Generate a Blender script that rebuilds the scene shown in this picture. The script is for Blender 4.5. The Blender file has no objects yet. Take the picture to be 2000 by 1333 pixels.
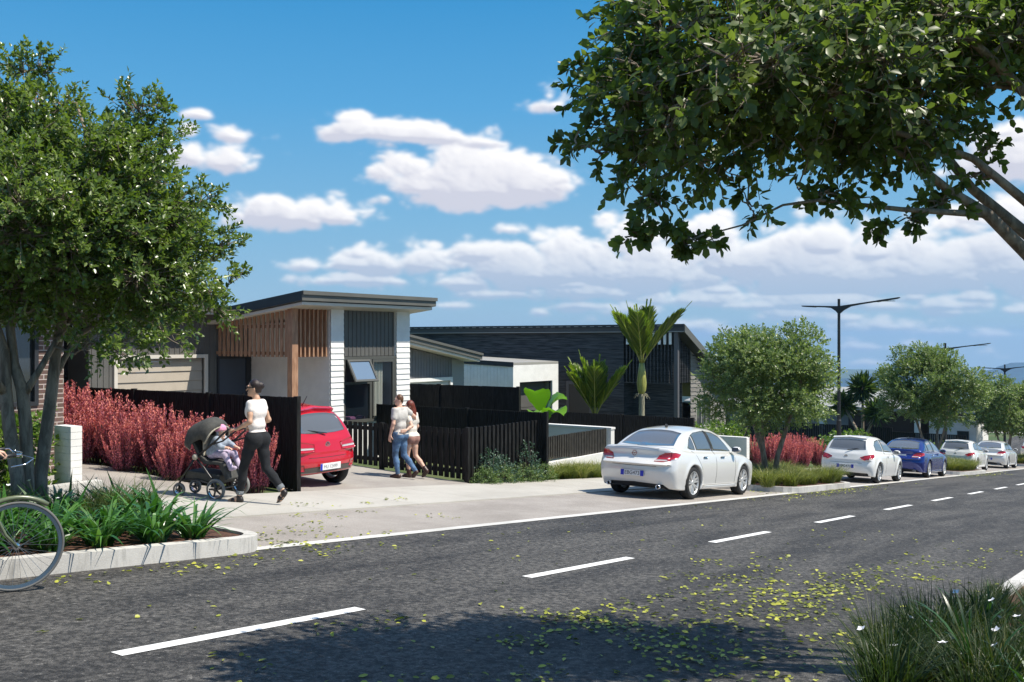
import bpy, math, random
import numpy as np
from mathutils import Vector, Matrix
R = math.radians
RNG = np.random.default_rng(11)
random.seed(5)
SC = bpy.context.scene
COL = SC.collection

# ---------------------------------------------------------------- camera
# world: x runs down the street, y across it towards the houses, z up; camera stands at the origin
EYE = 1.57
TH = math.atan(1350 / 1900)
cam = bpy.data.cameras.new('camera')
cam.lens = 34.2; cam.sensor_width = 36; cam.clip_end = 9000; cam.clip_start = 0.05
co = bpy.data.objects.new('camera', cam); COL.objects.link(co)
co.location = (0, 0, EYE); co.rotation_euler = (R(90), 0, TH - R(90))
SC.camera = co
SC.view_settings.view_transform = 'Standard'
SC.view_settings.look = 'None'
SC.view_settings.exposure = 0.46
SC.view_settings.gamma = 1
SC.cycles.max_bounces = 8
SC.cycles.transparent_max_bounces = 24

# ---------------------------------------------------------------- sun
EL = R(58)
sd = Vector((0.37, -0.93, 0)).normalized() * math.cos(EL) + Vector((0, 0, math.sin(EL)))
sl = bpy.data.lights.new('sun', 'SUN'); sl.energy = 5.0; sl.angle = R(0.5); sl.color = (1, 0.93, 0.82)
so = bpy.data.objects.new('sun', sl); COL.objects.link(so)
so.rotation_euler = sd.to_track_quat('Z', 'Y').to_euler(); so.location = (5, -20, 30)

# ---------------------------------------------------------------- world: Nishita sky with procedural cumulus
W = bpy.data.worlds.new('World'); SC.world = W; W.use_nodes = True
nt = W.node_tree; nt.nodes.clear()
class NB:
    """tiny node builder"""
    def __init__(s, tree): s.t = tree; s.x = 0
    def n(s, typ, **kw):
        nd = s.t.nodes.new(typ); s.x += 10; nd.location = (s.x, 0)
        for k, v in kw.items(): setattr(nd, k, v)
        return nd
    def set(s, sock, v):
        if hasattr(v, 'is_output') or isinstance(v, bpy.types.NodeSocket): s.t.links.new(v, sock)
        elif v is not None: sock.default_value = v
    def m(s, op, a, b=None, c=None, clamp=False):
        nd = s.n('ShaderNodeMath', operation=op, use_clamp=clamp)
        s.set(nd.inputs[0], a)
        if b is not None: s.set(nd.inputs[1], b)
        if c is not None: s.set(nd.inputs[2], c)
        return nd.outputs[0]
    def v(s, op, a, b=None, out=0):
        nd = s.n('ShaderNodeVectorMath', operation=op); s.set(nd.inputs[0], a)
        if b is not None: s.set(nd.inputs[1], b)
        return nd.outputs[out]
    def mix(s, f, a, b, mode='MIX'):
        nd = s.n('ShaderNodeMix', data_type='RGBA', blend_type=mode)
        s.set(nd.inputs[0], f); s.set(nd.inputs[6], a); s.set(nd.inputs[7], b)
        return nd.outputs[2]
    def noise(s, vec, scale, detail=4, rough=0.5, dist=0.0, out=0):
        nd = s.n('ShaderNodeTexNoise'); s.set(nd.inputs['Vector'], vec); nd.inputs['Scale'].default_value = scale
        nd.inputs['Detail'].default_value = detail; nd.inputs['Roughness'].default_value = rough
        nd.inputs['Distortion'].default_value = dist
        return nd.outputs[out]
    def ramp(s, f, stops):
        nd = s.n('ShaderNodeValToRGB'); s.set(nd.inputs[0], f)
        e = nd.color_ramp.elements
        while len(e) < len(stops): e.new(0.5)
        for i, (p, c) in enumerate(stops):
            e[i].position = p; e[i].color = (c[0], c[1], c[2], 1) if hasattr(c, '__len__') else (c, c, c, 1)
        return nd.outputs[0]
    def sstep(s, f, a, b):
        nd = s.n('ShaderNodeMapRange', interpolation_type='SMOOTHSTEP'); s.set(nd.inputs[0], f)
        nd.inputs[1].default_value = a; nd.inputs[2].default_value = b
        return nd.outputs[0]

# clouds: (azimuth, tan elevation, half width, half height, strength)
CLOUDS = [(0.6546, 0.1533, 0.1215, 0.0487, 2.0), (0.7122, 0.1543, 0.0522, 0.0223, 1.7), (0.6072, 0.156, 0.0658, 0.0421, 2.0), (0.7382, 0.2082, 0.0713, 0.0196, 1.3), (0.7846, 0.2099, 0.0352, 0.026, 1.5), (0.8403, 0.1224, 0.0907, 0.0372, 1.8), (0.8702, 0.1231, 0.0432, 0.035, 1.8), (0.805, 0.1233, 0.0476, 0.0271, 1.6), (0.6467, 0.2033, 0.0276, 0.0132, 1.0), (0.9092, 0.1737, 0.0483, 0.0227, 1.3), (0.9379, 0.1771, 0.0237, 0.025, 1.2), (0.8971, 0.2016, 0.0243, 0.0139, 1.1), (0.9284, 0.2207, 0.0155, 0.0063, 0.8), (0.8603, 0.2026, 0.0161, 0.0077, 0.7), (0.8478, 0.1878, 0.0162, 0.0064, 0.7), (0.7486, 0.1453, 0.0272, 0.017, 0.9), (0.623, 0.1139, 0.0289, 0.0132, 1.0), (0.9403, 0.2019, 0.0107, 0.01, 1.0), (0.7226, 0.0767, 0.0781, 0.0327, 1.3), (0.6546, 0.0876, 0.046, 0.0263, 1.4), (0.7744, 0.0866, 0.0193, 0.013, 0.8), (0.5967, 0.0666, 0.1578, 0.0493, 1.45), (0.4869, 0.066, 0.1293, 0.0587, 1.7), (0.3902, 0.0751, 0.0687, 0.0385, 1.7), (0.3119, 0.0635, 0.1196, 0.0565, 1.8), (0.3071, 0.0895, 0.0417, 0.0251, 1.7), (0.4204, 0.1014, 0.0443, 0.0258, 1.5), (0.2192, 0.0614, 0.1285, 0.0576, 1.8), (0.1333, 0.0636, 0.103, 0.0699, 1.8), (0.2648, 0.0822, 0.0521, 0.0247, 1.6), (0.8202, 0.0745, 0.0347, 0.0129, 1.1), (0.7974, 0.0603, 0.0446, 0.0117, 0.95), (0.7382, 0.0598, 0.0389, 0.0091, 0.8), (0.6309, 0.0466, 0.0592, 0.0118, 0.9), (0.5888, 0.0287, 0.0145, 0.0092, 1.0), (0.539, 0.0349, 0.0588, 0.0144, 0.8), (0.573, 0.2411, 0.0236, 0.0171, 0.9), (0.1416, 0.1621, 0.0572, 0.0439, 1.7), (0.1583, 0.1908, 0.0423, 0.0142, 1.0), (0.4356, 0.0137, 0.0573, 0.022, 1.15), (0.3408, 0.0235, 0.073, 0.019, 1.0), (0.3952, 0.0341, 0.0563, 0.0141, 1.0), (0.2509, 0.013, 0.0745, 0.0197, 1.15), (0.1884, 0.0261, 0.0816, 0.0132, 1.0), (0.1499, 0.0054, 0.0577, 0.0153, 1.0), (0.2555, 0.0327, 0.0575, 0.0148, 1.0), (0.2192, -0.0065, 0.0447, 0.0121, 0.8), (0.3119, 0.0033, 0.0419, 0.0125, 0.8), (0.1626, -0.0111, 0.0372, 0.0106, 0.8), (0.3703, -0.012, 0.0371, 0.0089, 1.0), (0.4663, -0.0122, 0.0321, 0.0091, 0.9), (0.4103, 0.0497, 0.0378, 0.0103, 1.2), (0.3215, -0.0169, 0.0361, 0.0076, 0.9), (0.2648, -0.0215, 0.029, 0.0074, 0.9), (0.4869, 0.0295, 0.0711, 0.017, 1.1), (0.5547, 0.0559, 0.059, 0.0171, 1.2), (0.6808, 0.0349, 0.0328, 0.0079, 1.0), (0.7795, 0.0761, 0.0385, 0.013, 1.1), (0.3311, 0.0058, 0.0363, 0.0101, 1.1), (0.1416, 0.0264, 0.0312, 0.0117, 1.2), (0.539, 0.048, 0.0981, 0.0262, 1.35), (0.4356, 0.0396, 0.0954, 0.0233, 1.3), (0.3119, 0.0359, 0.0957, 0.0213, 1.3), (0.1971, 0.0319, 0.0822, 0.0204, 1.3), (0.6703, 0.0586, 0.0722, 0.0171, 1.15), (0.3703, 0.0339, 0.0433, 0.0128, 1.1), (0.1754, 0.0388, 0.0591, 0.0178, 1.2), (0.2282, 0.0397, 0.0394, 0.0122, 1.1), (0.2881, 0.0207, 0.0353, 0.01, 1.1), (0.4002, 0.0085, 0.0376, 0.0116, 1.1), (0.2059, 0.008, 0.0497, 0.0109, 1.0), (0.1499, -0.0157, 0.0314, 0.0094, 0.9), (0.2694, -0.0067, 0.0407, 0.0087, 0.9), (0.0177, 0.081, 0.112, 0.0652, 1.6), (-0.1121, 0.1045, 0.095, 0.0588, 1.6), (-0.0505, 0.1721, 0.0811, 0.031, 1.3), (1.1426, 0.1123, 0.0985, 0.0399, 1.4), (1.286, 0.0688, 0.1054, 0.0465, 1.5), (1.4032, 0.1178, 0.0822, 0.0372, 1.4)]
def sky_maps(NW=6144, NH=1024, V0=-0.12, V1=0.62):
    """cloud cover and cloud brightness over bearing (seamless) and tan elevation, grown from noise"""
    rg = np.random.default_rng(4)
    du = 2 * math.pi / NW; dv = (V1 - V0) / NH
    u = (np.arange(NW) + .5) * du - math.pi; v = V0 + (np.arange(NH) + .5) * dv
    fu = np.fft.rfftfreq(NW, du)[None, :]; fv = np.fft.fftfreq(NH, dv)[:, None]
    def octv(freq, asp=1.5):
        r = np.sqrt(fu ** 2 + (fv / asp) ** 2)
        w = np.exp(-(np.log((r + 1e-9) / freq) / 0.45) ** 2)
        F = (rg.normal(size=(NH, NW // 2 + 1)) + 1j * rg.normal(size=(NH, NW // 2 + 1))) * w
        n = np.fft.irfft2(F, s=(NH, NW)).astype(np.float32); return n / n.std()
    f0 = 7.0; bill = 0; low_ = 0; a = 1.0; tot = 0; fine = 0
    for i in range(7):
        n = octv(f0 * 2 ** i); bill = bill + a * np.abs(n); tot += a * 0.8
        if i > 2: fine = fine + n * a
        a *= 0.66
    bill = bill / tot - 1.0
    soft = octv(3.0)
    D = np.full((NH, NW), -1.4, np.float32); SW = np.full((NH, NW), 1e-6, np.float32); SV = SW * 0.5
    for (ca, cv, wa, hv, st) in CLOUDS:
        d = (u[None, :] - ca + math.pi) % (2 * math.pi) - math.pi
        i0 = np.abs(d[0]) < wa * 3.2; j0 = (np.abs(v - cv) < hv * 3.2)
        if not i0.any() or not j0.any(): continue
        qx = d[:, i0] / wa; qy = ((v[j0] - cv) / hv)[:, None]; qq = np.maximum(qy, -2.1 * qy)
        e = (st * (1 - np.sqrt(qx ** 2 + qq ** 2))).astype(np.float32); e = np.maximum(e, -1.4)
        sub = np.ix_(j0, i0); cur = D[sub]; w = e > cur
        D[sub] = np.where(w, e, cur); ww = np.exp(4.5 * e); SW[sub] += ww; SV[sub] += ww * np.clip(0.5 + qy * 0.5, 0, 1)
    VV = SV / SW
    F = D + 0.78 * bill + 0.16 * soft - 0.05
    F = np.where(D < -1.0, -1, F)
    edge = 0.56
    mask = np.clip((F - 0.0) / edge, 0, 1); mask = mask * mask * (3 - 2 * mask)
    T = np.clip(F, 0, 1.1)
    up = np.zeros_like(T); k = 0
    for st_ in (3, 6, 10, 16, 24, 34):
        s = np.roll(T, -st_, axis=0); s[-st_:] = 0; s = np.roll(s, st_ // 3, axis=1); up += s * math.exp(-st_ / 30); k += math.exp(-st_ / 30)
    up /= k
    S_ = D + 0.78 * low_ / 1.0
    H = np.sqrt(np.clip(F, 0.0, 2)) * 14 + np.sqrt(np.clip(S_ - 0.05, 0, 2)) * 34
    gy, gx = np.gradient(H)
    nl = (-gx * 0.35 * -1 - gy * 0.75 * 1 + 0.55) / np.sqrt(gx ** 2 + gy ** 2 + 1)
    nl = np.clip(nl, 0, 1.2)
    br = 0.70 * nl + 1.05 * np.exp(-1.7 * up) - 0.42 + 0.04 * fine / 2
    br = br + 0.5 * (VV - 0.42)
    G = np.exp(-2 * (math.pi * 1.6) ** 2 * ((fu * du) ** 2 + (fv * dv) ** 2))
    br = np.fft.irfft2(np.fft.rfft2(br) * G, s=(NH, NW)); mask = np.fft.irfft2(np.fft.rfft2(mask) * G, s=(NH, NW))
    return np.clip(mask, 0, 1).astype(np.float32), np.clip(br, 0, 1).astype(np.float32)

_m, _b = sky_maps()
_px = np.zeros((_m.shape[0], _m.shape[1], 4), np.float32); _px[..., 0] = _m; _px[..., 1] = _b; _px[..., 3] = 1
cim = bpy.data.images.new('cloud_maps', _m.shape[1], _m.shape[0], alpha=False, float_buffer=True); cim.colorspace_settings.name = 'Non-Color'
cim.pixels.foreach_set(_px.ravel()); cim.pack()
b = NB(nt)
tc = b.n('ShaderNodeTexCoord'); D = tc.outputs['Generated']
sx = b.n('ShaderNodeSeparateXYZ'); nt.links.new(D, sx.inputs[0])
az = b.m('ARCTAN2', sx.outputs[1], sx.outputs[0])
hl = b.m('SQRT', b.m('ADD', b.m('MULTIPLY', sx.outputs[0], sx.outputs[0]), b.m('MULTIPLY', sx.outputs[1], sx.outputs[1])))
tv = b.m('DIVIDE', sx.outputs[2], b.m('MAXIMUM', hl, 0.05))
nd = b.n('ShaderNodeCombineXYZ'); b.set(nd.inputs[0], b.m('ADD', b.m('DIVIDE', az, 2 * math.pi), 0.5)); b.set(nd.inputs[1], b.m('DIVIDE', b.m('ADD', tv, 0.12), 0.74))
ti = b.n('ShaderNodeTexImage', image=cim, extension='EXTEND', interpolation='Linear'); nt.links.new(nd.outputs[0], ti.inputs[0])
sp = b.n('ShaderNodeSeparateColor'); nt.links.new(ti.outputs[0], sp.inputs[0])
low = b.sstep(tv, 0.14, -0.01)
mask = b.m('MULTIPLY', sp.outputs[0], b.m('SUBTRACT', 1.0, b.m('MULTIPLY', low, 0.5)))
# sky seen a little below the level horizon too (the street runs downhill)
zz = b.m('ADD', b.m('MAXIMUM', b.m('ADD', sx.outputs[2], 0.0), 0.0), 0.03)
nd = b.n('ShaderNodeCombineXYZ'); b.set(nd.inputs[0], sx.outputs[0]); b.set(nd.inputs[1], sx.outputs[1]); b.set(nd.inputs[2], zz)
sky = b.n('ShaderNodeTexSky', sky_type='NISHITA'); sky.sun_disc = False
sky.sun_elevation = EL; sky.sun_rotation = math.atan2(sd.x, sd.y); sky.air_density = 1.0; sky.dust_density = 0.3; sky.ozone_density = 3.0
nt.links.new(nd.outputs[0], sky.inputs[0])
grad = b.ramp(b.m('DIVIDE', tv, 0.6), [(0.0, (2.7, 4.2, 5.6)), (0.2, (1.65, 3.85, 5.9)), (0.40, (0.72, 3.15, 5.9)), (0.60, (0.26, 2.45, 5.3)), (0.72, (0.4, 2.2, 5.0)), (1.0, (1.7, 3.0, 5.4))])  # topmost stop, above the view, brightened to add fill light
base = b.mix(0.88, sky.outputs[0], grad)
dark = b.mix(low, (5.2, 5.35, 6.2, 1), (3.2, 4.1, 5.6, 1))
lit = b.mix(sp.outputs[1], dark, (8.6, 8.5, 8.5, 1))
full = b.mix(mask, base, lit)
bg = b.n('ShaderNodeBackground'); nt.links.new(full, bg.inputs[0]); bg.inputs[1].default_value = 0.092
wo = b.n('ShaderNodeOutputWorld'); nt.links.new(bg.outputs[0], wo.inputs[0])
W.cycles.sampling_method = 'MANUAL'; W.cycles.sample_map_resolution = 512

# ---------------------------------------------------------------- ground profile
SL = -0.0914
_s = np.array([-400, -60, 0, 66, 74, 84, 130, 200, 3000, 6000.])
_z = np.array([8, 5.5, 0, SL * 66, -6.55, -6.75, -7.3, -11, -170, -170.])
def gz(s): return np.interp(s, _s, _z)
def lot(p): return 0.04 * np.clip(np.asarray(p, float) - 12.75, 0, 16)
def gzp(s, p): return float(gz(s) + lot(p))

# ---------------------------------------------------------------- materials
MATS = {}
def newmat(name):
    m = bpy.data.materials.new(name); m.use_nodes = True
    t = m.node_tree; bs = t.nodes['Principled BSDF']
    return m, t, NB(t), bs
def mat(name, col, rough=0.6, var=0.0, vscale=8.0, bump=0.0, bscale=60.0, metal=0.0, spec=0.5, coat=0.0, vmap=(1, 1, 1), detail=5, col2=None, emit=None):
    if name in MATS: return MATS[name]
    m, t, b, bs = newmat(name)
    bs.inputs['Roughness'].default_value = rough; bs.inputs['Metallic'].default_value = metal
    bs.inputs['Specular IOR Level'].default_value = spec; bs.inputs['Coat Weight'].default_value = coat
    bs.inputs['Coat Roughness'].default_value = 0.04
    c = (*col, 1)
    tcn = b.n('ShaderNodeTexCoord').outputs['Object']
    if var or col2:
        vv = b.v('MULTIPLY', tcn, vmap)
        f = b.noise(vv, vscale, detail, 0.6)
        if col2: out = b.mix(b.sstep(f, 0.5 - 0.16, 0.5 + 0.16), c, (*col2, 1))
        else:
            a = tuple(max(0, x * (1 - var)) for x in col) + (1,); d = tuple(min(1, x * (1 + var)) for x in col) + (1,)
            out = b.mix(b.sstep(f, 0.3, 0.7), a, d)
        t.links.new(out, bs.inputs['Base Color'])
    else: bs.inputs['Base Color'].default_value = c
    if bump:
        bn = b.n('ShaderNodeBump'); bn.inputs['Strength'].default_value = bump; bn.inputs['Distance'].default_value = 0.01
        t.links.new(b.noise(b.v('MULTIPLY', tcn, vmap), bscale, 4, 0.6), bn.inputs['Height']); t.links.new(bn.outputs[0], bs.inputs['Normal'])
    if emit: bs.inputs['Emission Color'].default_value = (*emit, 1); bs.inputs['Emission Strength'].default_value = 1
    MATS[name] = m
    return m
def leafmat(name, c1, c2, rough=0.45, trans=0.35, spec=0.5, c3=None, tcol=None):
    """leaf: colour drifts from leaf to leaf through the attribute 'rnd'"""
    if name in MATS: return MATS[name]
    m, t, b, bs = newmat(name)
    at = b.n('ShaderNodeAttribute', attribute_name='rnd')
    st = [(0, c1), (1, c2)] if c3 is None else [(0, c1), (0.6, c2), (1, c3)]
    col = b.ramp(at.outputs['Fac'], st)
    t.links.new(col, bs.inputs['Base Color']); bs.inputs['Roughness'].default_value = rough; bs.inputs['Specular IOR Level'].default_value = spec
    tr = b.n('ShaderNodeBsdfTranslucent')
    t.links.new(b.mix(1.0, col, (*(tcol or (1.5, 1.7, 0.7)), 1), 'MULTIPLY'), tr.inputs[0])
    mx = b.n('ShaderNodeMixShader'); mx.inputs[0].default_value = trans
    t.links.new(bs.outputs[0], mx.inputs[1]); t.links.new(tr.outputs[0], mx.inputs[2])
    t.links.new(mx.outputs[0], t.nodes['Material Output'].inputs[0])
    MATS[name] = m
    return m

# ---------------------------------------------------------------- object helpers
def tag(o, label=None, cat=None, group=None, kind=None):
    if label: o['label'] = label
    if cat: o['category'] = cat
    if group: o['group'] = group
    if kind: o['kind'] = kind
    return o
def empty(name, loc, rz=0, label=None, cat=None, group=None):
    o = bpy.data.objects.new(name, None); COL.objects.link(o); o.location = loc; o.rotation_euler = (0, 0, rz)
    o.empty_display_size = 0.1
    return tag(o, label, cat, group)
def link(name, me, parent=None, label=None):
    o = bpy.data.objects.new(name, me); COL.objects.link(o)
    if parent is not None: o.parent = parent
    if label: o['label'] = label
    return o
def copy_tree(o, parent=None):
    c = o.copy(); COL.objects.link(c)
    if parent is not None:
        c.parent = parent; c.matrix_parent_inverse = o.matrix_parent_inverse.copy()
    for ch in list(o.children): copy_tree(ch, c)
    return c
def np_mesh(name, V, F, mat_=None, parent=None, smooth=False, rnd=None, label=None, mats=None, midx=None):
    V = np.ascontiguousarray(V, dtype=np.float32).reshape(-1, 3); F = np.ascontiguousarray(F, dtype=np.int32)
    k = F.shape[1]; me = bpy.data.meshes.new(name)
    me.vertices.add(len(V)); me.vertices.foreach_set('co', V.ravel())
    me.loops.add(F.size); me.loops.foreach_set('vertex_index', F.ravel())
    me.polygons.add(len(F)); me.polygons.foreach_set('loop_start', np.arange(0, F.size, k, dtype=np.int32))
    if smooth: me.polygons.foreach_set('use_smooth', np.ones(len(F), bool))
    if mats:
        for m_ in mats: me.materials.append(m_)
        me.polygons.foreach_set('material_index', np.asarray(midx, dtype=np.int32))
    elif mat_: me.materials.append(mat_)
    me.update(calc_edges=True)
    if rnd is not None:
        a = me.attributes.new('rnd', 'FLOAT', 'POINT'); a.data.foreach_set('value', np.asarray(rnd, dtype=np.float32))
    return link(name, me, parent, label)
class MB:
    def __init__(s): s.v = []; s.f = []
    def add(s, vs, fs):
        k = len(s.v); s.v += [tuple(map(float, q)) for q in vs]; s.f += [tuple(i + k for i in q) for q in fs]; return s
    def box(s, x0, x1, y0, y1, z0, z1):
        return s.add([(x0, y0, z0), (x1, y0, z0), (x1, y1, z0), (x0, y1, z0), (x0, y0, z1), (x1, y0, z1), (x1, y1, z1), (x0, y1, z1)],
              [(0, 3, 2, 1), (4, 5, 6, 7), (0, 1, 5, 4), (1, 2, 6, 5), (2, 3, 7, 6), (3, 0, 4, 7)])
    def hexa(s, bot, top):
        """prism between two loops of points of the same length (both counter-clockwise seen from above)"""
        n = len(bot)
        return s.add(list(bot) + list(top), [tuple(range(n - 1, -1, -1)), tuple(range(n, 2 * n))] + [(i, (i + 1) % n, n + (i + 1) % n, n + i) for i in range(n)])
    def bar(s, a, b, w, h=None):
        a = Vector(a); b = Vector(b); h = h or w; d = (b - a).normalized()
        u = d.cross(Vector((0, 0, 1)));
        if u.length < 1e-3: u = Vector((1, 0, 0))
        u.normalize(); v = u.cross(d).normalized()
        u *= w / 2; v *= h / 2
        P = [a - u - v, a + u - v, a + u + v, a - u + v, b - u - v, b + u - v, b + u + v, b - u + v]
        return s.add(P, [(0, 3, 2, 1), (4, 5, 6, 7), (0, 1, 5, 4), (1, 2, 6, 5), (2, 3, 7, 6), (3, 0, 4, 7)])
    def tube(s, pts, rad, n=8, cap=True):
        pts = [Vector(p) for p in pts]
        if not hasattr(rad, '__len__'): rad = [rad] * len(pts)
        k = len(s.v); t0 = (pts[1] - pts[0]).normalized(); u = t0.orthogonal().normalized()
        for i, p in enumerate(pts):
            t = (pts[min(i + 1, len(pts) - 1)] - pts[max(i - 1, 0)])
            t = t.normalized() if t.length > 1e-9 else t0
            u = (u - t * u.dot(t)); u = u.normalized() if u.length > 1e-6 else t.orthogonal().normalized(); w = t.cross(u)
            for j in range(n):
                a = 2 * math.pi * j / n
                s.v.append(tuple(p + (u * math.cos(a) + w * math.sin(a)) * rad[i]))
        for i in range(len(pts) - 1):
            for j in range(n):
                s.f.append((k + i * n + j, k + i * n + (j + 1) % n, k + (i + 1) * n + (j + 1) % n, k + (i + 1) * n + j))
        if cap:
            s.f.append(tuple(k + j for j in range(n - 1, -1, -1))); s.f.append(tuple(k + (len(pts) - 1) * n + j for j in range(n)))
        return s
    def ring(s, c, axis, r0, r1, h0, h1, n=32):
        """annulus prism about an axis"""
        return s.lathe([(r0, h0), (r1, h0), (r1, h1), (r0, h1)], c, axis, n, closed=True)
    def lathe(s, prof, c=(0, 0, 0), axis=(0, 0, 1), n=32, closed=False):
        c = Vector(c); a = Vector(axis).normalized(); u = a.orthogonal().normalized(); w = a.cross(u); k = len(s.v); m = len(prof)
        for j in range(n):
            t = 2 * math.pi * j / n; e = u * math.cos(t) + w * math.sin(t)
            for (r, h) in prof: s.v.append(tuple(c + e * r + a * h))
        for j in range(n):
            for i in range(m if closed else m - 1):
                i2 = (i + 1) % m; j2 = (j + 1) % n
                s.f.append((k + j * m + i, k + j2 * m + i, k + j2 * m + i2, k + j * m + i2))
        return s
    def build(s, name, m, parent=None, smooth=False, label=None, bevel=0.0):
        me = bpy.data.meshes.new(name); me.from_pydata(s.v, [], s.f)
        me.materials.append(m)
        if smooth: me.polygons.foreach_set('use_smooth', np.ones(len(me.polygons), bool))
        me.update(); o = link(name, me, parent, label)
        if bevel:
            md = o.modifiers.new('bevel', 'BEVEL'); md.width = bevel; md.segments = 2; md.limit_method = 'ANGLE'; md.harden_normals = False
        return o

# ---------------------------------------------------------------- setting: ground, road, paving
def sheet(name, ss, ps, off, m, kind='structure', lotf=True, zfun=None, thick=0):
    ss = np.asarray(ss, float); ps = np.asarray(ps, float)
    S, P = np.meshgrid(ss, ps, indexing='ij')
    Z = gz(S) + (lot(P) if lotf else 0) + off
    if zfun is not None: Z = Z + zfun(S, P)
    V = np.stack([S, P, Z], -1).reshape(-1, 3); n, k = S.shape
    i = np.arange((n - 1) * (k - 1)); a = (i // (k - 1)) * k + i % (k - 1)
    F = np.stack([a, a + k, a + k + 1, a + 1], 1)
    o = np_mesh(name, V, F, m); return tag(o, kind=kind)
_ps = [-3000, -300, -60, -10, -2, 0.5, 1.4, 8, 10.4, 12.75, 14, 18, 24, 28.75, 34, 60, 200, 3000]
_ss = [-400, -60, -20, 0, 20, 40, 60, 66, 70, 74, 79, 84, 100, 130, 160, 200, 500, 1500, 3000, 6000]
def groundmat():
    m, t, b, bs = newmat('ground'); tcn = b.n('ShaderNodeTexCoord').outputs['Object']
    f = b.noise(tcn, 0.35, 5, 0.6); f2 = b.noise(tcn, 9, 5, 0.7)
    c = b.mix(b.sstep(f, 0.4, 0.62), (0.045, 0.085, 0.018, 1), (0.10, 0.12, 0.04, 1)); c = b.mix(b.m('MULTIPLY', f2, 0.5), c, (0.03, 0.05, 0.012, 1))
    t.links.new(c, bs.inputs['Base Color']); bs.inputs['Roughness'].default_value = 0.9
    return m
M_ground = groundmat()
sheet('ground', _ss, _ps, -0.035, M_ground)

def asphalt():
    m, t, b, bs = newmat('asphalt'); tcn = b.n('ShaderNodeTexCoord').outputs['Object']
    big = b.noise(b.v('MULTIPLY', tcn, (0.16, 0.9, 1)), 1.6, 6, 0.62, 0.6)
    mid = b.noise(tcn, 5, 5, 0.6)
    sp = b.n('ShaderNodeTexVoronoi'); b.set(sp.inputs['Vector'], tcn); sp.inputs['Scale'].default_value = 95
    sp2 = b.noise(tcn, 24, 6, 0.9)
    spk = b.sstep(sp2, 0.55, 0.66)
    c = b.mix(b.sstep(big, 0.36, 0.64), (0.022, 0.021, 0.021, 1), (0.085, 0.080, 0.073, 1))
    c = b.mix(b.m('MULTIPLY', b.sstep(mid, 0.35, 0.7), 0.35), c, (0.085, 0.078, 0.068, 1))
    c = b.mix(b.m('MULTIPLY', spk, 0.8), c, (0.30, 0.285, 0.26, 1))
    c = b.mix(b.m('MULTIPLY', b.sstep(sp2, 0.46, 0.34), 0.8), c, (0.010, 0.010, 0.011, 1))
    gr = b.sstep(b.noise(tcn, 17, 4, 0.8), 0.40, 0.60); gv = b.m('ADD', 0.30, b.m('MULTIPLY', gr, 0.98)); cc_ = b.n('ShaderNodeCombineXYZ')
    for i_ in range(3): b.set(cc_.inputs[i_], gv)
    c = b.mix(1.0, c, cc_.outputs[0], 'MULTIPLY')
    t.links.new(c, bs.inputs['Base Color']); bs.inputs['Roughness'].default_value = 0.75
    bn = b.n('ShaderNodeBump'); bn.inputs['Strength'].default_value = 0.7; bn.inputs['Distance'].default_value = 0.012
    t.links.new(b.m('ADD', b.m('MULTIPLY', sp2, 0.8), sp.outputs['Distance']), bn.inputs['Height']); t.links.new(bn.outputs[0], bs.inputs['Normal'])
    return m
def concrete(name, c1, c2, agg=0.0, scale=2.0, rough=0.8, stain=0.0):
    m, t, b, bs = newmat(name); tcn = b.n('ShaderNodeTexCoord').outputs['Object']
    c = b.mix(b.sstep(b.noise(tcn, scale, 6, 0.65), 0.32, 0.68), (*c1, 1), (*c2, 1))
    sp = b.noise(tcn, 75, 3, 0.75)
    if agg:
        c = b.mix(b.m('MULTIPLY', b.sstep(sp, 0.54, 0.68), agg), c, tuple(min(1, x * 1.7) for x in c2) + (1,))
        c = b.mix(b.m('MULTIPLY', b.sstep(sp, 0.46, 0.30), agg), c, tuple(x * 0.35 for x in c1) + (1,))
    if stain:
        st = b.noise(b.v('MULTIPLY', tcn, (3.5, 3.5, 0.6)), 2.5, 6, 0.7)
        c = b.mix(b.m('MULTIPLY', b.sstep(st, 0.5, 0.74), stain), c, tuple(x * 0.42 for x in c1) + (1,))
    t.links.new(c, bs.inputs['Base Color']); bs.inputs['Roughness'].default_value = rough
    bn = b.n('ShaderNodeBump'); bn.inputs['Strength'].default_value = 0.35; bn.inputs['Distance'].default_value = 0.006
    t.links.new(sp, bn.inputs['Height']); t.links.new(bn.outputs[0], bs.inputs['Normal'])
    return m
M_asph = asphalt()
M_path = concrete('footpath_concrete', (0.365, 0.345, 0.305), (0.44, 0.42, 0.375), 0.22, 0.7)
M_agg = concrete('exposed_aggregate', (0.24, 0.215, 0.19), (0.33, 0.30, 0.27), 0.6, 0.8)
M_agg2 = concrete('drive_aggregate', (0.26, 0.235, 0.21), (0.34, 0.315, 0.28), 0.5, 0.8)
M_nib = concrete('kerb_strip_concrete', (0.46, 0.45, 0.42), (0.58, 0.57, 0.54), 0.15, 1.5)
M_kerb = concrete('kerb_concrete', (0.42, 0.405, 0.375), (0.56, 0.545, 0.51), 0.12, 1.2, 0.8, 0.8)
M_line = concrete('road_paint', (0.66, 0.66, 0.64), (0.80, 0.80, 0.78), 0.22, 6)
rs = [-60, -20, 0, 20, 40, 60, 66, 70, 74, 77]
sheet('road', rs, [1.63, 3, 5.3, 8.04], 0.0, M_asph, lotf=False)
sheet('kerb_strip', rs, [8.04, 8.22], 0.006, M_nib, lotf=False)
sheet('parking_bay', rs, [8.22, 10.4], 0.002, M_agg, lotf=False)
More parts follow.
